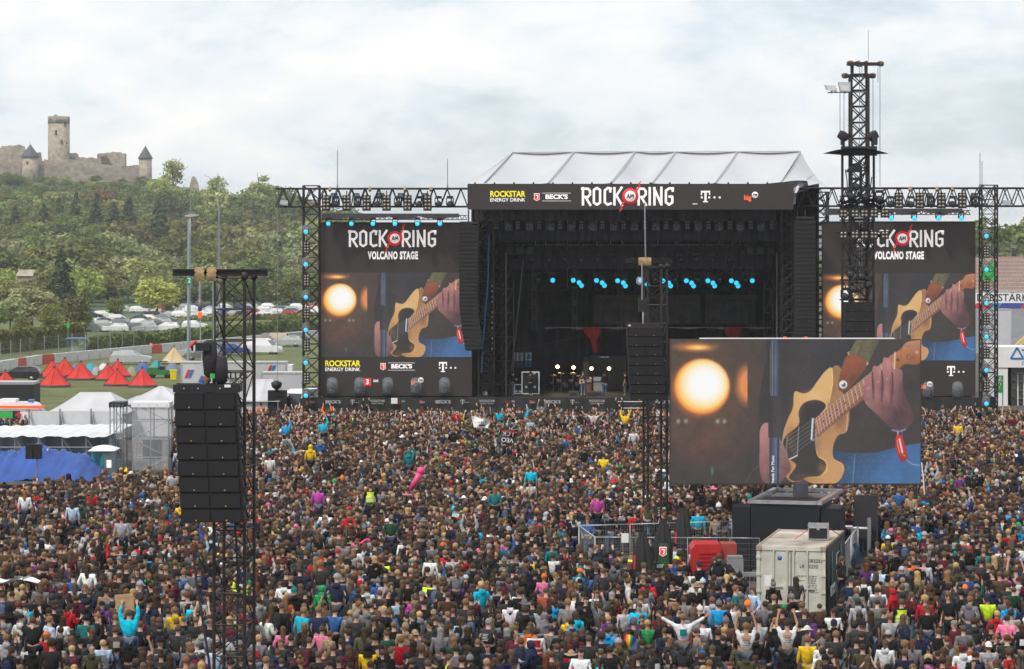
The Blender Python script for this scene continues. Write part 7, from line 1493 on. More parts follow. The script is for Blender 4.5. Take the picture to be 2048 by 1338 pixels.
POSES = {   # elbow, wrist for right then left
    'down': [((.26, -.04, 1.13), (.27, .04, .88)), ((-.26, -.04, 1.13), (-.27, .04, .88))],
    'pockets': [((.31, -.08, 1.14), (.21, .08, .95)), ((-.31, -.08, 1.14), (-.21, .08, .95))],
    'front': [((.27, .0, 1.14), (.10, .24, 1.17)), ((-.27, .0, 1.14), (-.10, .24, 1.20))],
    'drink': [((.27, .02, 1.14), (.18, .27, 1.30)), ((-.26, -.04, 1.13), (-.27, .04, .88))],
    'up': [((.30, .04, 1.62), (.22, .08, 1.90)), ((-.30, .04, 1.62), (-.24, .08, 1.90))],
    'one_up': [((.29, .06, 1.62), (.20, .10, 1.90)), ((-.26, -.04, 1.13), (-.27, .04, .88))],
    'wide': [((.42, .02, 1.52), (.64, .04, 1.66)), ((-.42, .02, 1.52), (-.64, .04, 1.66))],
    'sign': [((.27, .04, 1.62), (.23, .08, 1.88)), ((-.27, .04, 1.62), (-.23, .08, 1.88))],
    'phone': [((.27, .16, 1.34), (.10, .34, 1.58)), ((-.27, .16, 1.34), (-.10, .34, 1.58))],
    'guitar': [((.30, -.02, 1.14), (.16, .22, 1.08)), ((-.32, .06, 1.20), (-.46, .28, 1.26))]}
def body_mesh(pose, sit=False, fingers=True):
    n = [((0, 0, .93), .12), ((0, -.01, 1.12), .115), ((0, -.015, 1.30), .13), ((0, -.012, 1.44), .085), ((0, .0, 1.52), .056), ((0, .018, 1.585), .070), ((0, .012, 1.665), .092), ((0, .005, 1.73), .068), ((0, .085, 1.60), .014)]
    e = [(0, 1), (1, 2), (2, 3), (3, 4), (4, 5), (5, 6), (6, 7), (5, 8)]
    def add(co, r, to): n.append((co, r)); e.append((to, len(n) - 1)); return len(n) - 1
    for s, (el, wr) in zip((1, -1), POSES[pose]):
        i = add(SH[0 if s > 0 else 1], .06, 2); j = add(el, .043, i); k = add(wr, .03, j); d = (Vector(wr) - Vector(el)).normalized(); w = Vector(wr)
        p = add(tuple(w + d * .075), .036, k)
        if fingers:
            sd = d.cross(Vector((0, 1, .3))).normalized(); nn = sd.cross(d).normalized()
            for q in range(4): f = add(tuple(w + d * (.13 - .006 * abs(q - 1.4)) + sd * (.026 * (q - 1.5))), .011, p); add(tuple(w + d * (.175 - .01 * abs(q - 1.3)) + sd * (.028 * (q - 1.5)) + nn * .018), .009, f)
            add(tuple(w + d * .10 + sd * .058 * s + nn * .02), .012, p)
        else: add(tuple(w + d * .16), .022, p)
    for s in (1, -1):
        i = add((.09 * s, 0, .88), .088, 0)
        if sit: j = add((.17 * s, .34, .90), .066, i); k = add((.14 * s, .42, .52), .042, j); add((.14 * s, .52, .47), .035, k)
        else: j = add((.10 * s, .02, .50), .060, i); k = add((.11 * s, -.02, .09), .040, j); add((.13 * s, .13, .04), .038, k)
    return skinmesh(n, e, 1)
def top_mesh(pose, bulk=.0, hood=True, sit=False, short=False):
    n = [((0, -.005, .92), .14 + bulk), ((0, -.012, 1.12), .140 + bulk), ((0, -.016, 1.30), .152 + bulk), ((0, -.014, 1.43), .095 + bulk * .5), ((0, -.006, 1.475), .075)]
    e = [(0, 1), (1, 2), (2, 3), (3, 4)]
    def add(co, r, to): n.append((co, r)); e.append((to, len(n) - 1)); return len(n) - 1
    for i_, (el, wr) in enumerate(POSES[pose]):
        i = add(SH[i_], .080 + bulk * .6, 2)
        if short: m_ = tuple(Vector(SH[i_]).lerp(Vector(el), .75)); add(m_, .070, i)
        else: j = add(el, .060 + bulk * .5, i); add(tuple(Vector(el).lerp(Vector(wr), .95)), .046 + bulk * .3, j)
    def fl(c):
        if abs(c.x) < .24 and .75 < c.z < 1.5: c.y = c.y * .86; c.x *= 1.16
    me = skinmesh(n, e, 1, fl)
    if hood:
        b = MB(); b.v = [tuple(v.co) for v in me.vertices]; b.f = [tuple(p.vertices) for p in me.polygons]; b.m = [0] * len(b.f); b.smooth = [True] * len(b.f)
        b.grid(lambda u, v: ((.12 - .03 * v) * math.cos(PI * (1.06 - 1.12 * u) + PI) * 1.0, -.035 - (.085 + .045 * math.sin(PI * v)) * math.sin(PI * u) ** .7, 1.40 + .14 * v - .05 * math.sin(PI * u) * (1 - v)), 10, 5)
        me = b.mesh('jacket', m_top)
    return me
def leg_mesh(sit=False):
    n = [((0, 0, .93), .135)]; e = []
    for s in (1, -1):
        k = len(n); n.append(((.095 * s, 0, .86), .10)); e.append((0, k))
        if sit: n += [((.17 * s, .34, .90), .083), ((.14 * s, .42, .56), .060)]
        else: n += [((.10 * s, .02, .50), .075), ((.11 * s, -.02, .10), .062)]
        e += [(k, k + 1), (k + 1, k + 2)]
    return skinmesh(n, e, 1)
HC_ = Vector((0, .008, 1.662))
def cap_shape(kind):
    """hair or hat round the shared head; back of the head is -y"""
    b = MB()
    def shellp(rx, ry, rz, zmin, front, lift=0., rough=.0, nu=18, nv=9):
        def f(u, v):
            a = 2 * PI * u; ph = PI / 2 - (PI / 2 - zmin) * v; x, y, z = math.cos(ph) * math.cos(a), math.cos(ph) * math.sin(a), math.sin(ph)
            k = 1 + rough * mnoise.noise(Vector((x * 3.3 + 7, y * 3.3, z * 3.3)))
            if front and y > .25 and z < .35: k *= .80
            return HC_ + Vector((x * rx * k, y * ry * k, z * rz * k + lift))
        b.grid(f, nu, nv)
    if kind == 'short': shellp(.102, .112, .112, -.55, True, 0, .10)
    elif kind == 'crop': shellp(.096, .106, .104, -.45, True, 0, .03)
    elif kind == 'curly': shellp(.128, .132, .135, -.6, True, .01, .25)
    elif kind in ('long', 'messy'):
        shellp(.106, .116, .114, -.5, True, 0, .12); L_ = .34 if kind == 'long' else .22
        b.grid(lambda u, v: HC_ + Vector(((.102 + .02 * v) * math.cos(PI * (1.15 - 1.3 * u) + PI) * (1 - .3 * v * v) + .03 * mnoise.noise(Vector((u * 3, v * 4, 8))), -(.105 + .03 * math.sin(v * 2.4)) * math.sin(PI * (-.12 + 1.24 * u)) - .01 + .012 * mnoise.noise(Vector((u * 8, v * 3, 1))), -.02 - L_ * v + .03 * mnoise.noise(Vector((u * 9, 2, v))))), 14, 7)
    elif kind == 'tail':
        shellp(.100, .110, .110, -.5, True, 0, .05); b.lathe(HC_ + Vector((0, -.13, -.22)), [(.01, -.06), (.04, .02), (.05, .14), (.035, .24), (.01, .27)], 8, q=Quaternion((1, 0, 0), -.25))
    elif kind == 'bun': shellp(.100, .110, .110, -.5, True, 0, .06); b.lathe(HC_ + Vector((0, -.06, .10)), [(.01, -.03), (.05, 0), (.058, .04), (.035, .08), (.005, .09)], 9)
    elif kind == 'cap':
        shellp(.106, .116, .118, -.05, False, .012); b.grid(lambda u, v: HC_ + Vector((.09 * math.cos(PI * u), .095 + .095 * v * math.sin(PI * u) ** .6, .03 - .03 * v)), 8, 3)
    elif kind == 'backcap':
        shellp(.106, .116, .118, -.05, False, .012); b.grid(lambda u, v: HC_ + Vector((.09 * math.cos(PI * u), -.095 - .085 * v * math.sin(PI * u) ** .6, .02 - .035 * v)), 8, 3)
    elif kind == 'beanie': shellp(.108, .118, .138, -.15, False, .01, .03); b.lathe(HC_ + Vector((0, 0, .14)), [(.01, -.01), (.03, .01), (.03, .035), (.01, .05)], 7)
    elif kind == 'hat':
        shellp(.104, .114, .125, .12, False, .03); b.grid(lambda u, v: HC_ + Vector(((.10 + .10 * v) * math.cos(2 * PI * u), (.11 + .10 * v) * math.sin(2 * PI * u), .045 - .02 * v + .02 * v * math.cos(4 * PI * u))), 18, 3)
    elif kind == 'hood':
        shellp(.122, .132, .138, -.75, True, .0, .06); b.lathe((0, -.03, 1.44), [(.16, -.04), (.14, .05), (.11, .14)], 12, cap=False)
    return b
# hair left uncovered below a hat
def fringe(): 
    b = MB(); b.grid(lambda u, v: HC_ + Vector((.099 * math.cos(PI * (1.05 - 1.1 * u) + PI), -.108 * math.sin(PI * (-.04 + 1.08 * u)) , .02 - .10 * v)), 10, 3); return b
HEADK = ['short', 'crop', 'curly', 'long', 'messy', 'tail', 'bun', 'cap', 'backcap', 'beanie', 'hat', 'hood']
HEADM = {k: cap_shape(k).mesh('headwear' if k in ('cap', 'backcap', 'beanie', 'hat', 'hood') else 'hair', m_hair) for k in HEADK}
FRINGE = fringe().mesh('hair', m_hair)
BODY = {}; TOPM = {}; LEGM = {s: leg_mesh(s) for s in (False, True)}
for s_ in LEGM.values(): s_.materials.clear(); s_.materials.append(m_leg)
def get_body(p, s=False):
    if (p, s) not in BODY: BODY[p, s] = body_mesh(p, s); BODY[p, s].materials.clear(); BODY[p, s].materials.append(m_skin)
    return BODY[p, s]
def get_top(p, style):
    if (p, style) not in TOPM:
        m = top_mesh(p, {'hoodie': .014, 'jacket': .024, 'sweater': .008, 'T-shirt': .0, 'coat': .03}[style], style == 'hoodie', False, style == 'T-shirt'); m.materials.clear(); m.materials.append(m_top); TOPM[p, style] = m
    return TOPM[p, style]
PACK = MB(); PACK.lathe((0, -.22, .98), [(.03, 0), (.13, .03), (.15, .2), (.14, .36), (.08, .44), (.02, .46)], 10, 0, 1, .62); PACK.lathe((0, -.31, 1.0), [(.03, 0), (.09, .02), (.10, .16), (.04, .2)], 8, 0, 1, .4); PACKM = PACK.mesh('backpack', m_top)
STRAP = MB()
for s in (-1, 1): STRAP.path([(s * .10, -.17, 1.38), (s * .11, -.02, 1.50), (s * .12, .14, 1.36), (s * .13, .13, 1.16)], .016, 4)
STRAPM = STRAP.mesh('strap', m_top)
VESTB = MB().grid(lambda u, v: ((.19 - .02 * v) * 1.12 * math.cos(2 * PI * u), -.012 + (.172 - .02 * v) * math.sin(2 * PI * u), .96 + .46 * v), 20, 6).mesh('vest', m_top)
VBAND = MB(); [VBAND.lathe((0, -.012, z), [(.212, 0), (.212, .05)], 20, 0, 1, .87, cap=False) for z in (1.02, 1.16)]; VBANDM = VBAND.mesh('reflective_band', m_top)
PRINT = MB(); PRINT.grid(lambda u, v: (-.10 + .20 * u, -.172 - .004 * math.sin(PI * u), 1.14 + .19 * v), 4, 4); PRM = PRINT.mesh('back_print', m_top)
PRINT2 = MB(); [PRINT2.bx(-.11 + (k % 2) * .02, .11 - (k % 3) * .025, -.186, -.178, 1.32 - .045 * k, 1.332 - .045 * k) for k in range(5)]; PRM2 = PRINT2.mesh('back_print', m_top)
SHADES = MB().bx(.008, .062, .092, .112, 1.642, 1.672).bx(-.062, -.008, .092, .112, 1.642, 1.672).bx(-.008, .008, .10, .108, 1.66, 1.668).mesh('sunglasses', m_black)
SHADES_ARM = None
KC = {'black': (.013, .012, .014), 'charcoal': (.035, .035, .038), 'grey': (.15, .15, .16), 'light grey': (.34, .34, .36), 'navy': (.015, .022, .055), 'blue': (.03, .10, .28), 'bright blue': (.01, .30, .62), 'turquoise': (.0, .42, .58), 'teal': (.01, .17, .18), 'olive': (.065, .062, .035), 'dark green': (.02, .065, .04), 'green': (.02, .30, .09),
      'maroon': (.09, .014, .025), 'red': (.38, .012, .02), 'brown': (.085, .045, .028), 'tan': (.30, .21, .13), 'orange': (.72, .15, .02), 'yellow': (.68, .44, .01), 'white': (.62, .62, .63), 'pink': (.65, .16, .30), 'purple': (.10, .03, .15), 'magenta': (.42, .05, .32), 'neon yellow': (.60, .82, .03), 'pale blue': (.34, .45, .58), 'rust': (.30, .07, .03)}
WT = [('black', 36), ('charcoal', 22), ('grey', 8), ('light grey', 4), ('navy', 9), ('blue', 2.4), ('bright blue', .9), ('turquoise', .5), ('teal', .7), ('olive', 4), ('dark green', 1.5), ('green', .4), ('maroon', 4), ('red', 1.9), ('brown', 8), ('tan', 1.3), ('orange', .5), ('yellow', .7), ('white', 3.6), ('pink', .5), ('purple', .9), ('magenta', .3), ('neon yellow', .25), ('pale blue', .8), ('rust', .7)]
def pickc(r): return r.choices([a for a, _ in WT], [b for _, b in WT])[0]
HAIRC = {'dark brown': (.046, .028, .018), 'brown': (.095, .058, .036), 'light brown': (.19, .105, .05), 'blond': (.40, .26, .12), 'black': (.010, .009, .010), 'auburn': (.13, .04, .018), 'grey': (.22, .21, .20)}
HAIRW = [('dark brown', 42), ('brown', 34), ('light brown', 13), ('blond', 6), ('black', 7), ('auburn', 2.5), ('grey', 1.5)]
HATW = [('black', 40), ('charcoal', 10), ('grey', 10), ('navy', 7), ('red', 4), ('olive', 5), ('white', 5), ('tan', 6), ('maroon', 4), ('green', 1), ('orange', 1.3), ('blue', 3), ('teal', 2), ('light grey', 5), ('pink', 1)]
SKINC = [(.46, .27, .20), (.50, .31, .24), (.42, .24, .17), (.36, .20, .135), (.53, .35, .28)]
LEGC = [(.014, .015, .02), (.03, .045, .085), (.05, .07, .12), (.02, .02, .022), (.11, .10, .085), (.075, .11, .18)]
HEADW = [('short', 38), ('crop', 12), ('curly', 3), ('long', 15), ('messy', 7), ('tail', 6), ('bun', 2), ('cap', 6), ('backcap', 4), ('beanie', 4), ('hat', 1.3), ('hood', 3)]
def wpick(r, t): return r.choices([a for a, _ in t], [b for _, b in t])[0]
HEADN = {'short': '%s short hair', 'crop': '%s cropped hair', 'curly': '%s curly hair', 'long': '%s long hair', 'messy': '%s loose hair', 'tail': '%s ponytail', 'bun': '%s hair in a bun', 'cap': '%s cap', 'backcap': '%s cap worn backwards', 'beanie': '%s beanie', 'hat': '%s brimmed hat', 'hood': '%s hood up'}
POSEN = {'down': '', 'pockets': '', 'front': ', hands held in front', 'drink': ', one hand raised to the chest', 'up': ', both arms raised', 'one_up': ', one arm raised', 'wide': ', arms stretched wide', 'phone': ', hands lifted before the face', 'sign': ', both arms raised', 'guitar': ''}
def person(x, y, z=0., pose='down', top='black', style='hoodie', head='short', hc='brown', rot=0., sit=False, extra=None, ec='black', leg=None, label='', group=None, size=1., skin=None, r=rnd, shades=False):
    o = link('person', get_body(pose, sit)); tag(o, label, 'person', group); o.location = (x, y, z); o.rotation_euler = (0, 0, rot); o.scale = (size, size, size); o.color = (*(skin or r.choice(SKINC)), 1)
    def ch(nm, me, col): q = link(nm, me, o, False); jt = r.uniform(.86, 1.14); q.color = (*[min(1, c * jt * r.uniform(.97, 1.03)) for c in col], 1); return q
    ch('jacket' if style in ('jacket', 'coat', 'hoodie') else 'shirt', get_top(pose, style), KC[top]); ch('trousers', LEGM[sit], leg or r.choice(LEGC))
    hat = head in ('cap', 'backcap', 'beanie', 'hat', 'hood')
    if head != 'bald': ch('hood' if head == 'hood' else 'hat' if hat else 'hair', HEADM[head], KC[hc] if hat else HAIRC[hc])
    if head in ('cap', 'backcap', 'hat', 'beanie'): ch('hair', FRINGE, HAIRC[r.choice(('brown', 'dark brown', 'light brown'))])
    if extra == 'backpack': q = ch('backpack', PACKM, KC[ec]); ch('strap', STRAPM, KC[ec])
    elif extra == 'vest': ch('vest', VESTB, KC[ec]); ch('reflective_band', VBANDM, (.6, .6, .62))
    elif extra == 'print': ch('back_print', PRM, KC[ec])
    elif extra == 'text print': ch('back_print', PRM2, KC[ec])
    if shades: link('sunglasses', SHADES, o, False)
    return o
def by_head(px, py, hz=1.68): d = FOC * (EYE_H - hz) / (py - HZN); return X(px, d), d
USED = []; CLEAR = [(X(960, 171), 171, 5, .8), (X(1015, 157), 157, 5, .9)]
def star(px, py, label, top, style='jacket', head='short', hc='brown', pose='down', rot=0., sit=False, extra=None, ec='black', leg=None, size=1., d=None, z=0., shades=False, group=None):
    if size > 1.02 and d is None: sit, size = True, 1.
    hz = 1.68 * size + (.78 if sit else 0)
    if d is None: x, d = by_head(px, py, hz)
    else: x = X(px, d); z = Z(py, d) - 1.68 * size
    USED.append((x, d)); CLEAR.append((x, d, (3.2 if d < 96 else 2.2) + (2 if sit else 0), .36)); o = person(x, d, z + (.78 if sit else 0), pose, top, style, head, hc, rot, sit, extra, ec, leg, label, group, size, None, rnd, shades)
    if sit and z == 0:
        person(x, d + .02, 0, 'front', rnd.choice(('black', 'charcoal', 'navy', 'olive')), 'hoodie', 'short', 'dark brown', rot, False, None, 'black', None, 'person in dark clothes carrying the one in ' + ' '.join(label.split(' in ', 1)[-1].split()[:8]), None, 1.)
    return o
for a in (
    dict(px=258, py=1225, label='person in turquoise jacket holding up a cardboard sign', top='turquoise', head='short', pose='sign', sit=True),
    dict(px=1366, py=1233, label='person in white printed shirt with arms stretched wide on shoulders', top='white', style='sweater', head='short', hc='light brown', pose='wide', sit=True, extra='print', ec='teal', leg=(.12, .12, .13)),
    dict(px=1492, py=1251, label='person in white T-shirt with grey lettering, arms raised, on shoulders', top='white', style='T-shirt', head='short', hc='light brown', pose='up', sit=True, extra='text print', ec='charcoal', leg=(.06, .08, .11)),
    dict(px=1574, py=1245, label='person in white vest top with lettering, dark hair, on shoulders', top='white', style='T-shirt', head='short', hc='dark brown', pose='up', sit=True, extra='text print', ec='charcoal', leg=(.05, .05, .055)),
    dict(px=50, py=985, label='person in white coat sitting on shoulders near the blue tarpaulin', top='white', pose='down', sit=True, head='long', hc='light brown'),
    dict(px=66, py=1240, label='person in black jacket on shoulders at the left edge', top='black', pose='one_up', sit=True, head='short', hc='auburn'),
    dict(px=1380, py=1270, label='person with long auburn hair in tight grey T-shirt', top='grey', style='T-shirt', head='long', hc='auburn', leg=(.012, .012, .014)),
    dict(px=1615, py=1278, label='person with blond hair in bright yellow raincoat by the container', top='yellow', style='coat', hc='light brown', leg=(.5, .36, .02)),
    dict(px=1295, py=1245, label='person in bright green fleece seen from behind', top='green', style='sweater', hc='blond'),
    dict(px=1803, py=1203, label='person in neon yellow safety vest with lettering at right', top='black', head='short', extra='vest', ec='neon yellow'),
    dict(px=1850, py=1197, label='person with blond hair in plain red jacket at right', top='red', hc='blond', head='curly'),
    dict(px=1071, py=1262, label='person in red and white sports jacket seen from behind', top='white', hc='dark brown', extra='vest', ec='red'),
    dict(px=645, py=1177, label='person in bright green hooded costume', top='green', head='hood', hc='green', style='coat'),
    dict(px=1088, py=1153, label='person in patterned pink rain poncho and orange cap', top='pink', style='coat', head='cap', hc='orange'),
    dict(px=736, py=1294, label='person in yellow jacket with black hood up', top='yellow', style='coat', head='hood', hc='black'),
    dict(px=741, py=972, label='person in neon safety vest in the middle of the crowd', top='black', extra='vest', ec='neon yellow', size=1.06),
    dict(px=636, py=976, label='person in pink and purple batik shirt', top='magenta', hc='dark brown', size=1.05),
    dict(px=818, py=903, label='person in teal hooded top with one arm raised', top='teal', head='hood', hc='teal', pose='one_up', size=1.1),
    dict(px=621, py=893, label='person in yellow raincoat left of the crowd middle', top='yellow', style='coat', head='hood', hc='yellow', size=1.1),
    dict(px=572, py=846, label='person in blue jacket near the left screen with arm raised', top='bright blue', pose='one_up', size=1.1),
    dict(px=646, py=842, label='person in cyan top leaning with arm raised before the left screen', top='turquoise', pose='one_up', size=1.15),
    dict(px=1396, py=1022, label='person in turquoise jacket beside the screen trailer', top='turquoise', head='crop', size=1.06),
    dict(px=1195, py=992, label='person in magenta jacket left of the middle tower', top='magenta', size=1.05),
    dict(px=1187, py=826, label='person in white T-shirt with arms wide before the stage', top='white', style='T-shirt', pose='wide', size=1.12),
    dict(px=1250, py=826, label='person in yellow shirt with arms raised before the stage', top='yellow', pose='up', size=1.12),
    dict(px=782, py=1036, label='person in green hoodie standing above the others', top='dark green', head='beanie', hc='grey', size=1.12),
    dict(px=1062, py=936, label='person in cyan jacket in the crowd middle', top='turquoise', size=1.05),
    dict(px=1967, py=1101, label='person in teal jacket with grey backpack at the right', top='teal', extra='backpack', ec='grey', hc='light brown'),
    dict(px=1963, py=1057, label='person in teal sweater and maroon cap at the right', top='teal', style='sweater', head='cap', hc='maroon'),
    dict(px=1880, py=1047, label='person in blue sweater at the right beyond the fence', top='blue', style='sweater', hc='light brown'),
    dict(px=1727, py=1160, label='person with long hair in white hoodie next to the container banner', top='white', style='hoodie', head='long', hc='brown', extra='backpack', ec='black') ,
    dict(px=1733, py=1130, label='person in purple jacket next to the container banner', top='purple', head='messy', hc='auburn'),
    dict(px=1776, py=1076, label='person in yellow T-shirt with black backpack and white cap', top='yellow', style='T-shirt', head='cap', hc='white', extra='backpack', ec='black'),
    dict(px=1716, py=1203, label='person in light grey hoodie and grey cap right of the container', top='light grey', style='hoodie', head='cap', hc='charcoal'),
    dict(px=1780, py=1232, label='person in pale grey T-shirt at the right, hair light', top='light grey', style='T-shirt', hc='light brown'),
    dict(px=1666, py=1222, label='person with sunglasses and beard facing the lens in white and blue top', top='white', style='sweater', head='crop', hc='dark brown', rot=PI, shades=True),
    dict(px=1668, py=1245, label='person in black hoodie and navy cap under the container corner', top='black', style='hoodie', head='cap', hc='navy'),
    dict(px=1438, py=1207, label='person in bright blue jacket with grey beanie at the bar', top='bright blue', head='beanie', hc='grey'),
    dict(px=93, py=1269, label='person in red sweater and orange cap at lower left', top='red', style='sweater', head='cap', hc='orange'),
    dict(px=60, py=1288, label='person in white shirt with black block print at lower left', top='white', style='sweater', extra='text print', ec='black', hc='dark brown'),
    dict(px=184, py=1296, label='person with bald head in olive grey hoodie at lower left', top='olive', style='hoodie', head='bald'),
    dict(px=145, py=1005, label='person in pale blue jacket sitting high at left', top='pale blue', size=1.12, head='messy', hc='dark brown'),
    dict(px=243, py=1036, label='person in light grey jacket sitting high at left', top='light grey', size=1.1, hc='brown'),
    dict(px=990, py=978, label='person in dark teal dress with long light hair', top='teal', head='long', hc='light brown', size=1.08),
    dict(px=540, py=912, label='person in white shirt with bag strap left of the crowd middle', top='white', style='T-shirt', size=1.08, hc='dark brown'),
    dict(px=1855, py=1216, label='person in black jacket and grey olive cap beside the red jacket', top='black', head='cap', hc='olive'),
    dict(px=1925, py=1075, label='person in white top with long light hair at right', top='white', style='hoodie', head='long', hc='light brown'),
    dict(px=1918, py=1100, label='person in black jacket with sunglasses holding a cup, facing left', top='black', style='jacket', head='cap', hc='black', rot=1.9, pose='drink', shades=True),
    dict(px=1867, py=1108, label='person in black T-shirt and cap turned to the right', top='black', style='T-shirt', head='cap', hc='black', rot=-1.3, pose='front'),
    dict(px=1785, py=1183, label='person with red hood looking to the left', top='red', style='hoodie', head='hood', hc='red', rot=.9, pose='front'),
    dict(px=1977, py=1290, label='person in grey and blue college jacket with cap at lower right', top='light grey', style='jacket', head='backcap', hc='white', extra='text print', ec='charcoal'),
    dict(px=1975, py=1196, label='person with orange cap and neon yellow scarf jacket at right', top='neon yellow', head='cap', hc='navy'),
    dict(px=1885, py=1320, label='person in black jacket with white and red back patch at lower right', top='black', head='short', hc='dark brown', extra='text print', ec='white'),
    dict(px=1092, py=1315, label='person with bright red long hair in black at the bottom middle', top='black', head='long', hc='auburn'),
    # staff in the bar yard
    dict(px=1353, py=1118, label='person in orange safety vest and yellow cap behind the bar table', top='orange', head='cap', hc='neon yellow', extra='vest', ec='orange', rot=-.6),
    dict(px=1372, py=1148, label='person in light grey sweater serving at the bar table', top='light grey', style='sweater', head='crop', hc='dark brown', rot=1.4, pose='front'),
    dict(px=1398, py=1128, label='person in black jacket and navy cap turned to the bar', top='black', head='cap', hc='navy', rot=.8),
    dict(px=1345, py=1168, label='person in black T-shirt leaning over the grey bar table', top='black', style='T-shirt', head='short', hc='dark brown', rot=2.2, pose='front'),
    dict(px=1393, py=1172, label='person in black printed shirt with straw hat and sunglasses at the bar', top='black', style='T-shirt', head='hat', hc='tan', rot=PI, shades=True, extra=None),
    dict(px=1250, py=1125, label='person in black jacket with black cap at the yard fence', top='charcoal', head='cap', hc='black', rot=2.4),
    # around the stage
    dict(px=522, py=808, label='person in orange safety jacket standing on the barrier left of the stage', top='orange', head='cap', hc='black', extra='vest', ec='orange', d=196, rot=PI),
    dict(px=197, py=744, label='person in black standing before the red tents', top='black', d=278, rot=2.),
    ):
    star(**a)
# cardboard sign, flags, inflatables
sx_, sd_ = by_head(258, 1225, 2.46)
cs = thing('cardboard_sign', 'brown cardboard sign with faint pencil lettering held above the crowd', 'sign', P(248, 1206, sd_ + .1)); rz = -.06
part('card', MB().prism([P(229, 1190, sd_ + .14), P(266, 1186, sd_ + .14), P(269, 1221, sd_ + .14), P(233, 1225, sd_ + .14)], (0, .015, 0)), mat('cardboard', (.42, .27, .15), .9, 0, .12, 4), cs)
for k in range(3): scribble(cs, P(247, 1196 + k * 9, sd_ + .135), (.3, .22, .36)[k], .05, mat('pencil', (.27, .18, .11), .9), k)
block('yellow_note', P(263, 1190, sd_ + .128), (.05, .006, .05), m_ybin, cs)
m_pink = mat('pink_vinyl', (.78, .06, .22), .35, 0, .06)
solo('inflatable_tube', MB().tube(P(822, 978, 129), P(841, 944, 129), .13, 10, 0, .15).lathe(P(842, 941, 129), [(.05, -.22), (.17, -.12), (.19, .02), (.12, .14), (.02, .18)], 12, q=Quaternion((0, 1, 0), .45)), m_pink, 'long pink inflatable tube held up in the crowd', 'inflatable')
d = 107.; fg = thing('inflatable_flamingo', 'pink inflatable flamingo carried on a stick above the crowd', 'inflatable', P(720, 1088, d)); q_ = Quaternion((0, 1, 0), 1.2)
part('body', MB().lathe(P(711, 1091, d), [(.02, -.2), (.12, -.12), (.15, .02), (.1, .14), (.03, .2)], 12, q=q_), m_pink, fg); part('neck', MB().path([P(720, 1088, d), P(728, 1082, d), P(733, 1079, d), P(737, 1080, d)], .045, 8).lathe(P(738, 1081, d), [(.02, -.06), (.06, 0), (.02, .07)], 8), m_pink, fg); bar('stick', P(716, 1094, d), P(707, 1130, d), .012, m_pwhite, fg)
def flag(label, pts, d, m, txt=None, nm='flag', sz=.3, tm_=None, rt=0.):
    t = thing(nm, label, 'flag', P(*pts[0], d)); a, b, c, e_ = [P(*p, d) for p in pts]
    part('cloth', MB().grid(lambda u, v: a.lerp(b, u).lerp(e_.lerp(c, u), v) + Vector((0, .12 * math.sin(u * 7 + v * 3), .04 * math.sin(u * 9))), 16, 8), m, t)
    if txt: cc = (a + b + c + e_) / 4; text('lettering', txt, cc - Vector((0, .16, 0)), sz, tm_ or m_pblack, t, rot=(PI / 2, -rt, 0), bold=.01)
    return t
flag('white flag with black lettering held before the stage', [(942, 832), (982, 840), (975, 857), (948, 855)], 171, m_pwhite)
fw_ = [o for o in S.objects if o.get('label', '').startswith('white flag with')][0]; scribble(fw_, P(963, 845, 170.7), .75, .2, m_pblack, 9); block('black_oval', P(964, 850.5, 170.7), (.4, .02, .1), m_pblack, fw_)
flag('black flag with white lettering and red stripe shown upside down', [(1001, 858), (1037, 862), (1030, 888), (993, 884)], 157, m_pblack, 'VEO\nLCK', sz=.36, tm_=m_pwhite, rt=PI - .1); 
part('stripe', MB().prism([P(1003, 861, 156.7), P(1035, 864, 156.7), P(1035, 866.5, 156.7), P(1003, 863.5, 156.7)], (0, .02, 0)), m_pred, [o for o in S.objects if o.get('label', '').startswith('black flag')][0])
flag('long white banner sagging over heads at the left', [(-20, 1160), (45, 1154), (45, 1160), (-20, 1170)], 94, m_pwhite, nm='banner'); flag('white banner continuing down to the right over heads at the left', [(46, 1154), (128, 1168), (125, 1177), (46, 1161)], 94, m_pwhite, nm='banner')
flag('yellow paper sign on a stick near the clear plastic scaffold', [(249, 935), (260, 937), (258, 948), (247, 946)], 146, m_ybin, nm='paper_sign')
rb = thing('rainbow_flag', 'rainbow flag tied to a person near the bottom middle', 'flag', P(1258, 1280, 80))
for k, c in enumerate(((.5, .02, .02), (.6, .2, .02), (.65, .5, .02), (.02, .25, .06), (.02, .08, .4), (.2, .03, .25))): part('stripe', MB().grid(lambda u, v: P(1248 + k * 4.2 + 4.2 * u, 1268 + 30 * v + k * .8, 79.8) + Vector((0, .04 * math.sin(k + u + v * 5), 0)), 2, 6), mat('rainbow_%s' % 'red orange yellow green blue violet'.split()[k], c, .7, 0, .06), rb)
solo('ball', MB().lathe(P(238, 1003, 125), [(.02, -.12), (.09, -.08), (.12, 0), (.09, .08), (.02, .12)], 12), mat('football', (.6, .6, .6), .4, 0, .25, 12), 'black and white football above the heads at left', 'ball')
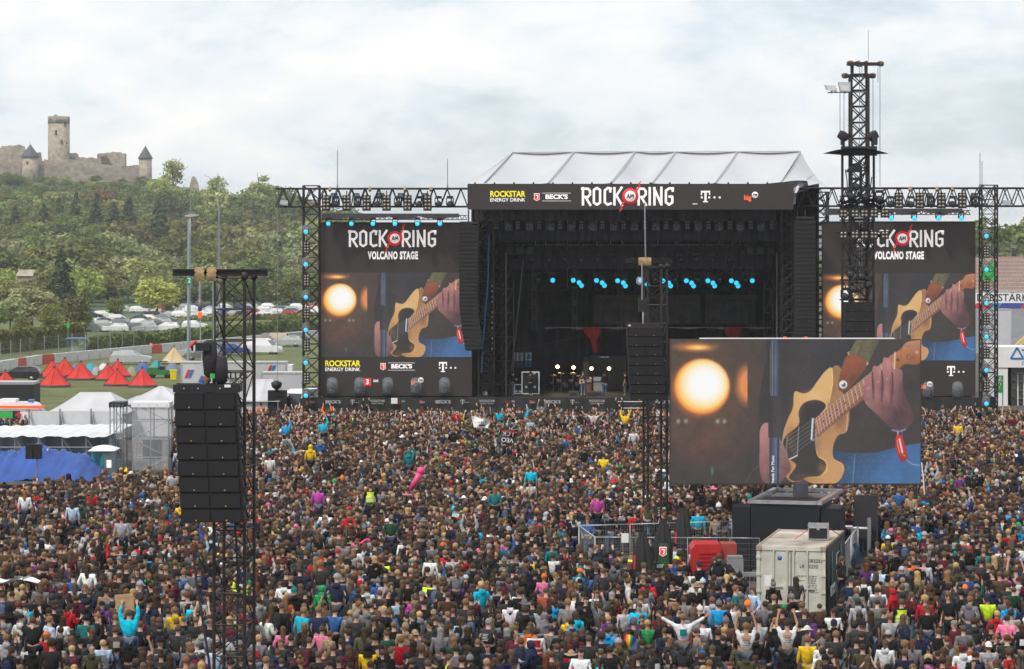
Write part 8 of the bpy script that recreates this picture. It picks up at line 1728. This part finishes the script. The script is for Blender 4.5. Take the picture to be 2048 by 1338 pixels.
# performers and crew on the stage
def on_deck(px, d, label, **k): return person(X(px, d), d, DK, label=label, **k)
gp_ = on_deck(1166, 203, 'person playing a pale guitar at the front of the stage', pose='guitar', top='charcoal', style='jacket', head='long', hc='dark brown', rot=PI, leg=(.16, .22, .30), size=1.04)
gt_ = thing('electric_guitar', 'pale yellow electric guitar hung on the guitarist', 'guitar', (X(1165, 202.6), 202.6, DK + 1.05)); m_gtr = mat('guitar_butter', (.62, .40, .16), .3, 0, .06)
gc = Vector((X(1163.5, 202.6), 202.62, DK + 1.05)); ol = [(-.20, .02), (-.16, .13), (-.04, .15), (.03, .10), (.12, .15), (.17, .10), (.12, .05), (.12, -.02), (.18, -.07), (.11, -.11), (.02, -.09), (-.06, -.15), (-.17, -.12)]
part('body', MB().prism([gc + Vector((a, 0, b + a * .25)) for a, b in ol], (0, .05, 0)), m_gtr, gt_); part('pickguard', MB().prism([gc + Vector((a * .5, -.008, b * .55 + a * .12)) for a, b in ol], (0, .006, 0)), m_black, gt_); part('neck', MB().box(gc + Vector((.38, .02, .10)), (.52, .03, .055), rot=Quaternion((0, 1, 0), -.25).to_matrix()), mat('guitar_neck', (.32, .17, .08), .4), gt_); part('headstock', MB().box(gc + Vector((.69, .02, .18)), (.17, .02, .08), rot=Quaternion((0, 1, 0), -.25).to_matrix()), mat('guitar_neck', (.32, .17, .08), .4), gt_); bar('strap', gc + Vector((-.15, .08, .1)), gc + Vector((.08, .12, .48)), .025, m_tan, gt_)
on_deck(1061, 202.4, 'camera operator in dark clothes in front of the tall flight case', pose='phone', top='charcoal', style='jacket', head='cap', hc='black', rot=-.9)
on_deck(1025, 202.6, 'person in black at the left wing behind the low flight case', pose='front', top='black', head='short', hc='dark brown', rot=-1.2); on_deck(1250, 202.2, 'person in black T-shirt and shorts at the right beside the middle tower', pose='down', top='black', style='T-shirt', head='short', hc='dark brown', rot=1.3, leg=(.10, .11, .08)); on_deck(1209, 200.9, 'crew member in black working low at the stage edge', pose='front', top='black', head='beanie', hc='black', rot=.4); on_deck(935, 201.5, 'crew member in black behind the left loudspeaker hang', pose='front', top='black', head='short', hc='dark brown', rot=-.8)
hc_ = thing('video_camera', 'black video camera held by the operator on stage', 'camera', P(1065, 755, 202)); part('body', MB().bx(X(1062, 202), X(1072, 202), 201.95, 202.2, Z(757, 202), Z(750, 202)), m_black, hc_); part('lens', MB().tube(P(1072, 753.5, 202.1), P(1077, 753.5, 202.1), .07, 10), m_black, hc_)

# ---------------------------------------------------------------- the crowd
cr = random.Random(21)
def blocked(x, y):
    px = 1024 + x * FOC / y
    if px < 352 and y > 137 + 5 * (px > 200) - (3 if px < 60 else 0): return not (px < 62 and 183 < y < 187)
    if y > 195.6: return True
    if 96.4 < y < 117:
        xr_ = 11.9 + (y - 97.4) * .23
        if 2.4 < x < xr_ and y > 105.2: return True
        if 4.7 < x < xr_ and 98 < y <= 105.2: return x > 8.3 or cr.random() < .62
        if 8.3 < x < xr_: return True
        if y > 105.6 and x < 3.2 and x > 2.2: return True
    if 90 < y <= 97.2 and 8.2 + (97 - y) * -.08 < x < 11.4: return cr.random() < .88 or y > 95
    for tx, ty, r in ((-9.3, 72.4, 1.1), (X(1310, 121), 121.5, 1.4), (X(1718, 172), 172.8, 2.0)):
        if abs(x - tx) < r and abs(y - ty) < r: return True
    for a, b, dp, hw in CLEAR:
        if b - dp < y < b and abs(x - a * y / b) < hw: return True
    return any((x - a) ** 2 + (y - b) ** 2 < .16 for a, b in USED)
allp = []; y = 69.
while y < 196:
    step = .98 if y < 92 else .76 if y < 112 else .60 if y < 140 else .54; gap = .86 if y < 92 else .72 if y < 112 else .60 if y < 140 else .56
    w = y * 2048 / FOC / 2 + 6; x = -w + cr.uniform(0, .5)
    while x < w:
        xx_, yy_ = x + cr.uniform(-.2, .2), y + cr.uniform(-.32, .32); px = 1024 + xx_ * FOC / yy_; dens = .96 if yy_ > 85 else .92
        if px > 1640 and yy_ < 118: dens = .70 if yy_ < 104 else .84
        if mnoise.noise(Vector((xx_ * .35, yy_ * .35, 3))) < -.42: dens *= .45
        if cr.random() < dens and not blocked(xx_, yy_): allp.append((xx_, yy_))
        x += gap * cr.uniform(.82, 1.2)
    y += step
vis = [p for p in allp if -6 < 1024 + p[0] * FOC / p[1] < 2054 and HZN + FOC * (EYE_H - 1.55) / p[1] < 1336]; vis.sort(key=lambda p: p[1])
near = vis[:max(0, 300 - sum(1 for o in S.objects if o.name.split('.')[0] == 'person'))]; ns = set(near); far_ = [p for p in allp if p not in ns]
seen = set(); SIDES = ((-1, 300, 'at the far left'), (300, 640, 'near the left tower'), (640, 1000, 'left of the middle'), (1000, 1360, 'in the middle'), (1360, 1700, 'below the container'), (1700, 2300, 'at the far right'))
def features(r, yy_):
    h = wpick(r, HEADW); hat = h in ('cap', 'backcap', 'beanie', 'hat'); top = pickc(r); style = r.choices(('hoodie', 'jacket', 'sweater', 'T-shirt'), (40, 34, 14, 12))[0]
    hc = top if h == 'hood' else (wpick(r, HATW) if hat else wpick(r, HAIRW))
    if h == 'hat' and r.random() < .7: hc = r.choice(('tan', 'white', 'tan'))
    if h == 'hood': style = 'hoodie'
    pu = .13 if yy_ > 165 else .02
    pose = r.choices(('down', 'pockets', 'front', 'drink', 'phone', 'one_up', 'up', 'wide'), (34, 30, 22, 8, 3, pu * 60, pu * 25, .2))[0]
    ex = r.choices((None, 'backpack', 'text print', 'print'), (78, 8, 9, 5))[0]
    return h, hc, top, style, pose, ex
def facing(r): return r.gauss(-.02, .34) if r.random() < .78 else r.uniform(-PI, PI)
for x, y in near:
    px = 1024 + x * FOC / y
    for k in range(60):
        h, hc, top, style, pose, ex = features(cr, y); ec = cr.choice(('black', 'grey', 'navy', 'maroon')) if ex == 'backpack' else cr.choice(('white', 'light grey', 'red', 'grey'))
        if style == 'T-shirt' and ex == 'backpack': ex = None
        rot = facing(cr); back = abs(rot) < .9; front = abs(rot) > 2.2
        side_ = next(c for a, b, c in SIDES if a <= px < b or c.endswith('right'))
        lab_ = 'person with ' + HEADN[h] % hc + (' ' if h in ('cap', 'beanie', 'hat', 'backcap', 'hood') else ' ') + ('in ' if True else '') + top + ' ' + style + (' and %s backpack' % ec if ex == 'backpack' else ' with %s back print' % ec if ex and back else '') + POSEN[pose] + (', facing the lens' if front else '')
        if lab_ not in seen: break
    if lab_ in seen: lab_ += ' ' + side_
    if len(lab_.split()) > 16: lab_ = lab_.replace(POSEN[pose], '') if POSEN[pose] else ' '.join(lab_.split()[:16])
    seen.add(lab_)
    person(x, y, 0, pose, top, style, h, hc, rot, False, ex, ec, None, lab_, 'people in the nearest rows of the crowd', cr.gauss(1.0, .045), None, cr, front and cr.random() < .4)
# the others: built as one crowd from a set of complete figures
def join_kind(pose, style, head, ex, sub):
    b = MB()
    def put(me, mi):
        k = len(b.v); b.v += [tuple(v.co) for v in me.vertices]
        for p in me.polygons: b.f.append(tuple(i + k for i in p.vertices)); b.m.append(mi); b.smooth.append(True)
    put(get_body(pose), 0); put(get_top(pose, style), 1); put(LEGM[False], 2); put(HEADM[head], 1 if head == 'hood' else 3)
    if ex: put(PACKM, 2)
    return b.mesh('crowd_figure', [mi_skin, mi_top, mi_leg, mi_hair])
kinds = []; kw = []
for head, hw in HEADW:
    for pose, pw in (('down', 30), ('pockets', 26), ('front', 20), ('drink', 8), ('phone', 2.5), ('one_up', 1.6), ('up', 1.)):
        if pose in ('phone', 'drink', 'up', 'one_up') and head in ('curly', 'bun', 'messy', 'backcap', 'hat', 'hood'): continue
        style = cr.choice(('hoodie', 'jacket', 'sweater', 'hoodie') if head != 'crop' else ('T-shirt', 'jacket', 'hoodie')); ex = cr.random() < .12
        kinds.append((join_kind(pose, style, head, ex, 0), (1, 1, 1))); kw.append((hw * pw, head, pose))
pts, pk, tn, sz, kt, kl, kh, ks = [], [], [], [], [], [], [], []
w0 = [a for a, _, _ in kw]; w1 = [a * (7 if p in ('up', 'one_up', 'phone') else 1) for a, _, p in kw]
for x, y in far_:
    i = cr.choices(range(len(kinds)), w1 if y > 165 else w0)[0]; head = kw[i][1]; s = cr.gauss(1.0, .06)
    sit_ = .62 if cr.random() < .012 else 0
    pts.append(((x, y, sit_),)); pk.append(i); tn.append((cr.gauss(0, .03), cr.gauss(0, .03), facing(cr))); sz.append((s, s, s))
    j = lambda c: (lambda k_: (*[q * k_ * cr.uniform(.95, 1.05) for q in c], 1))(cr.uniform(.78, 1.28))
    kt.append(j(KC[pickc(cr)])); kl.append(j(cr.choice(LEGC))); kh.append(j(KC[wpick(cr, HATW)] if head in ('cap', 'backcap', 'beanie', 'hat') else HAIRC[wpick(cr, HAIRW)])); ks.append(j(cr.choice(SKINC)))
scatter('crowd', pts, kinds, [('pick', 'INT', pk), ('turn', 'FLOAT_VECTOR', tn), ('size', 'FLOAT_VECTOR', sz), ('kt', 'FLOAT_COLOR', kt), ('kl', 'FLOAT_COLOR', kl), ('kh', 'FLOAT_COLOR', kh), ('ks', 'FLOAT_COLOR', ks)], 'dense festival crowd filling the ground as far as the stage', 'crowd')
print('crowd', len(far_), 'near', len(near))
# lettering becomes plain meshes
bpy.context.view_layer.update(); dg_ = bpy.context.evaluated_depsgraph_get(); cache_ = {}
for o in [o for o in S.objects if o.type == 'FONT']:
    cu = o.data; key = (cu.body, round(cu.size, 4), cu.align_x, round(cu.offset, 5), round(cu.extrude, 5), cu.space_character, cu.materials[0].name)
    if key not in cache_: cache_[key] = bpy.data.meshes.new_from_object(o.evaluated_get(dg_)); cache_[key].name = 'lettering'
    n_ = bpy.data.objects.new(o.name.split('.')[0], cache_[key]); COL.objects.link(n_); n_.parent = o.parent; n_.location = o.location.copy(); n_.rotation_euler = o.rotation_euler.copy(); n_.scale = o.scale.copy()
    bpy.data.objects.remove(o)
for p_ in (mv, mvd, b24, b23, b22, dm): fin(p_)
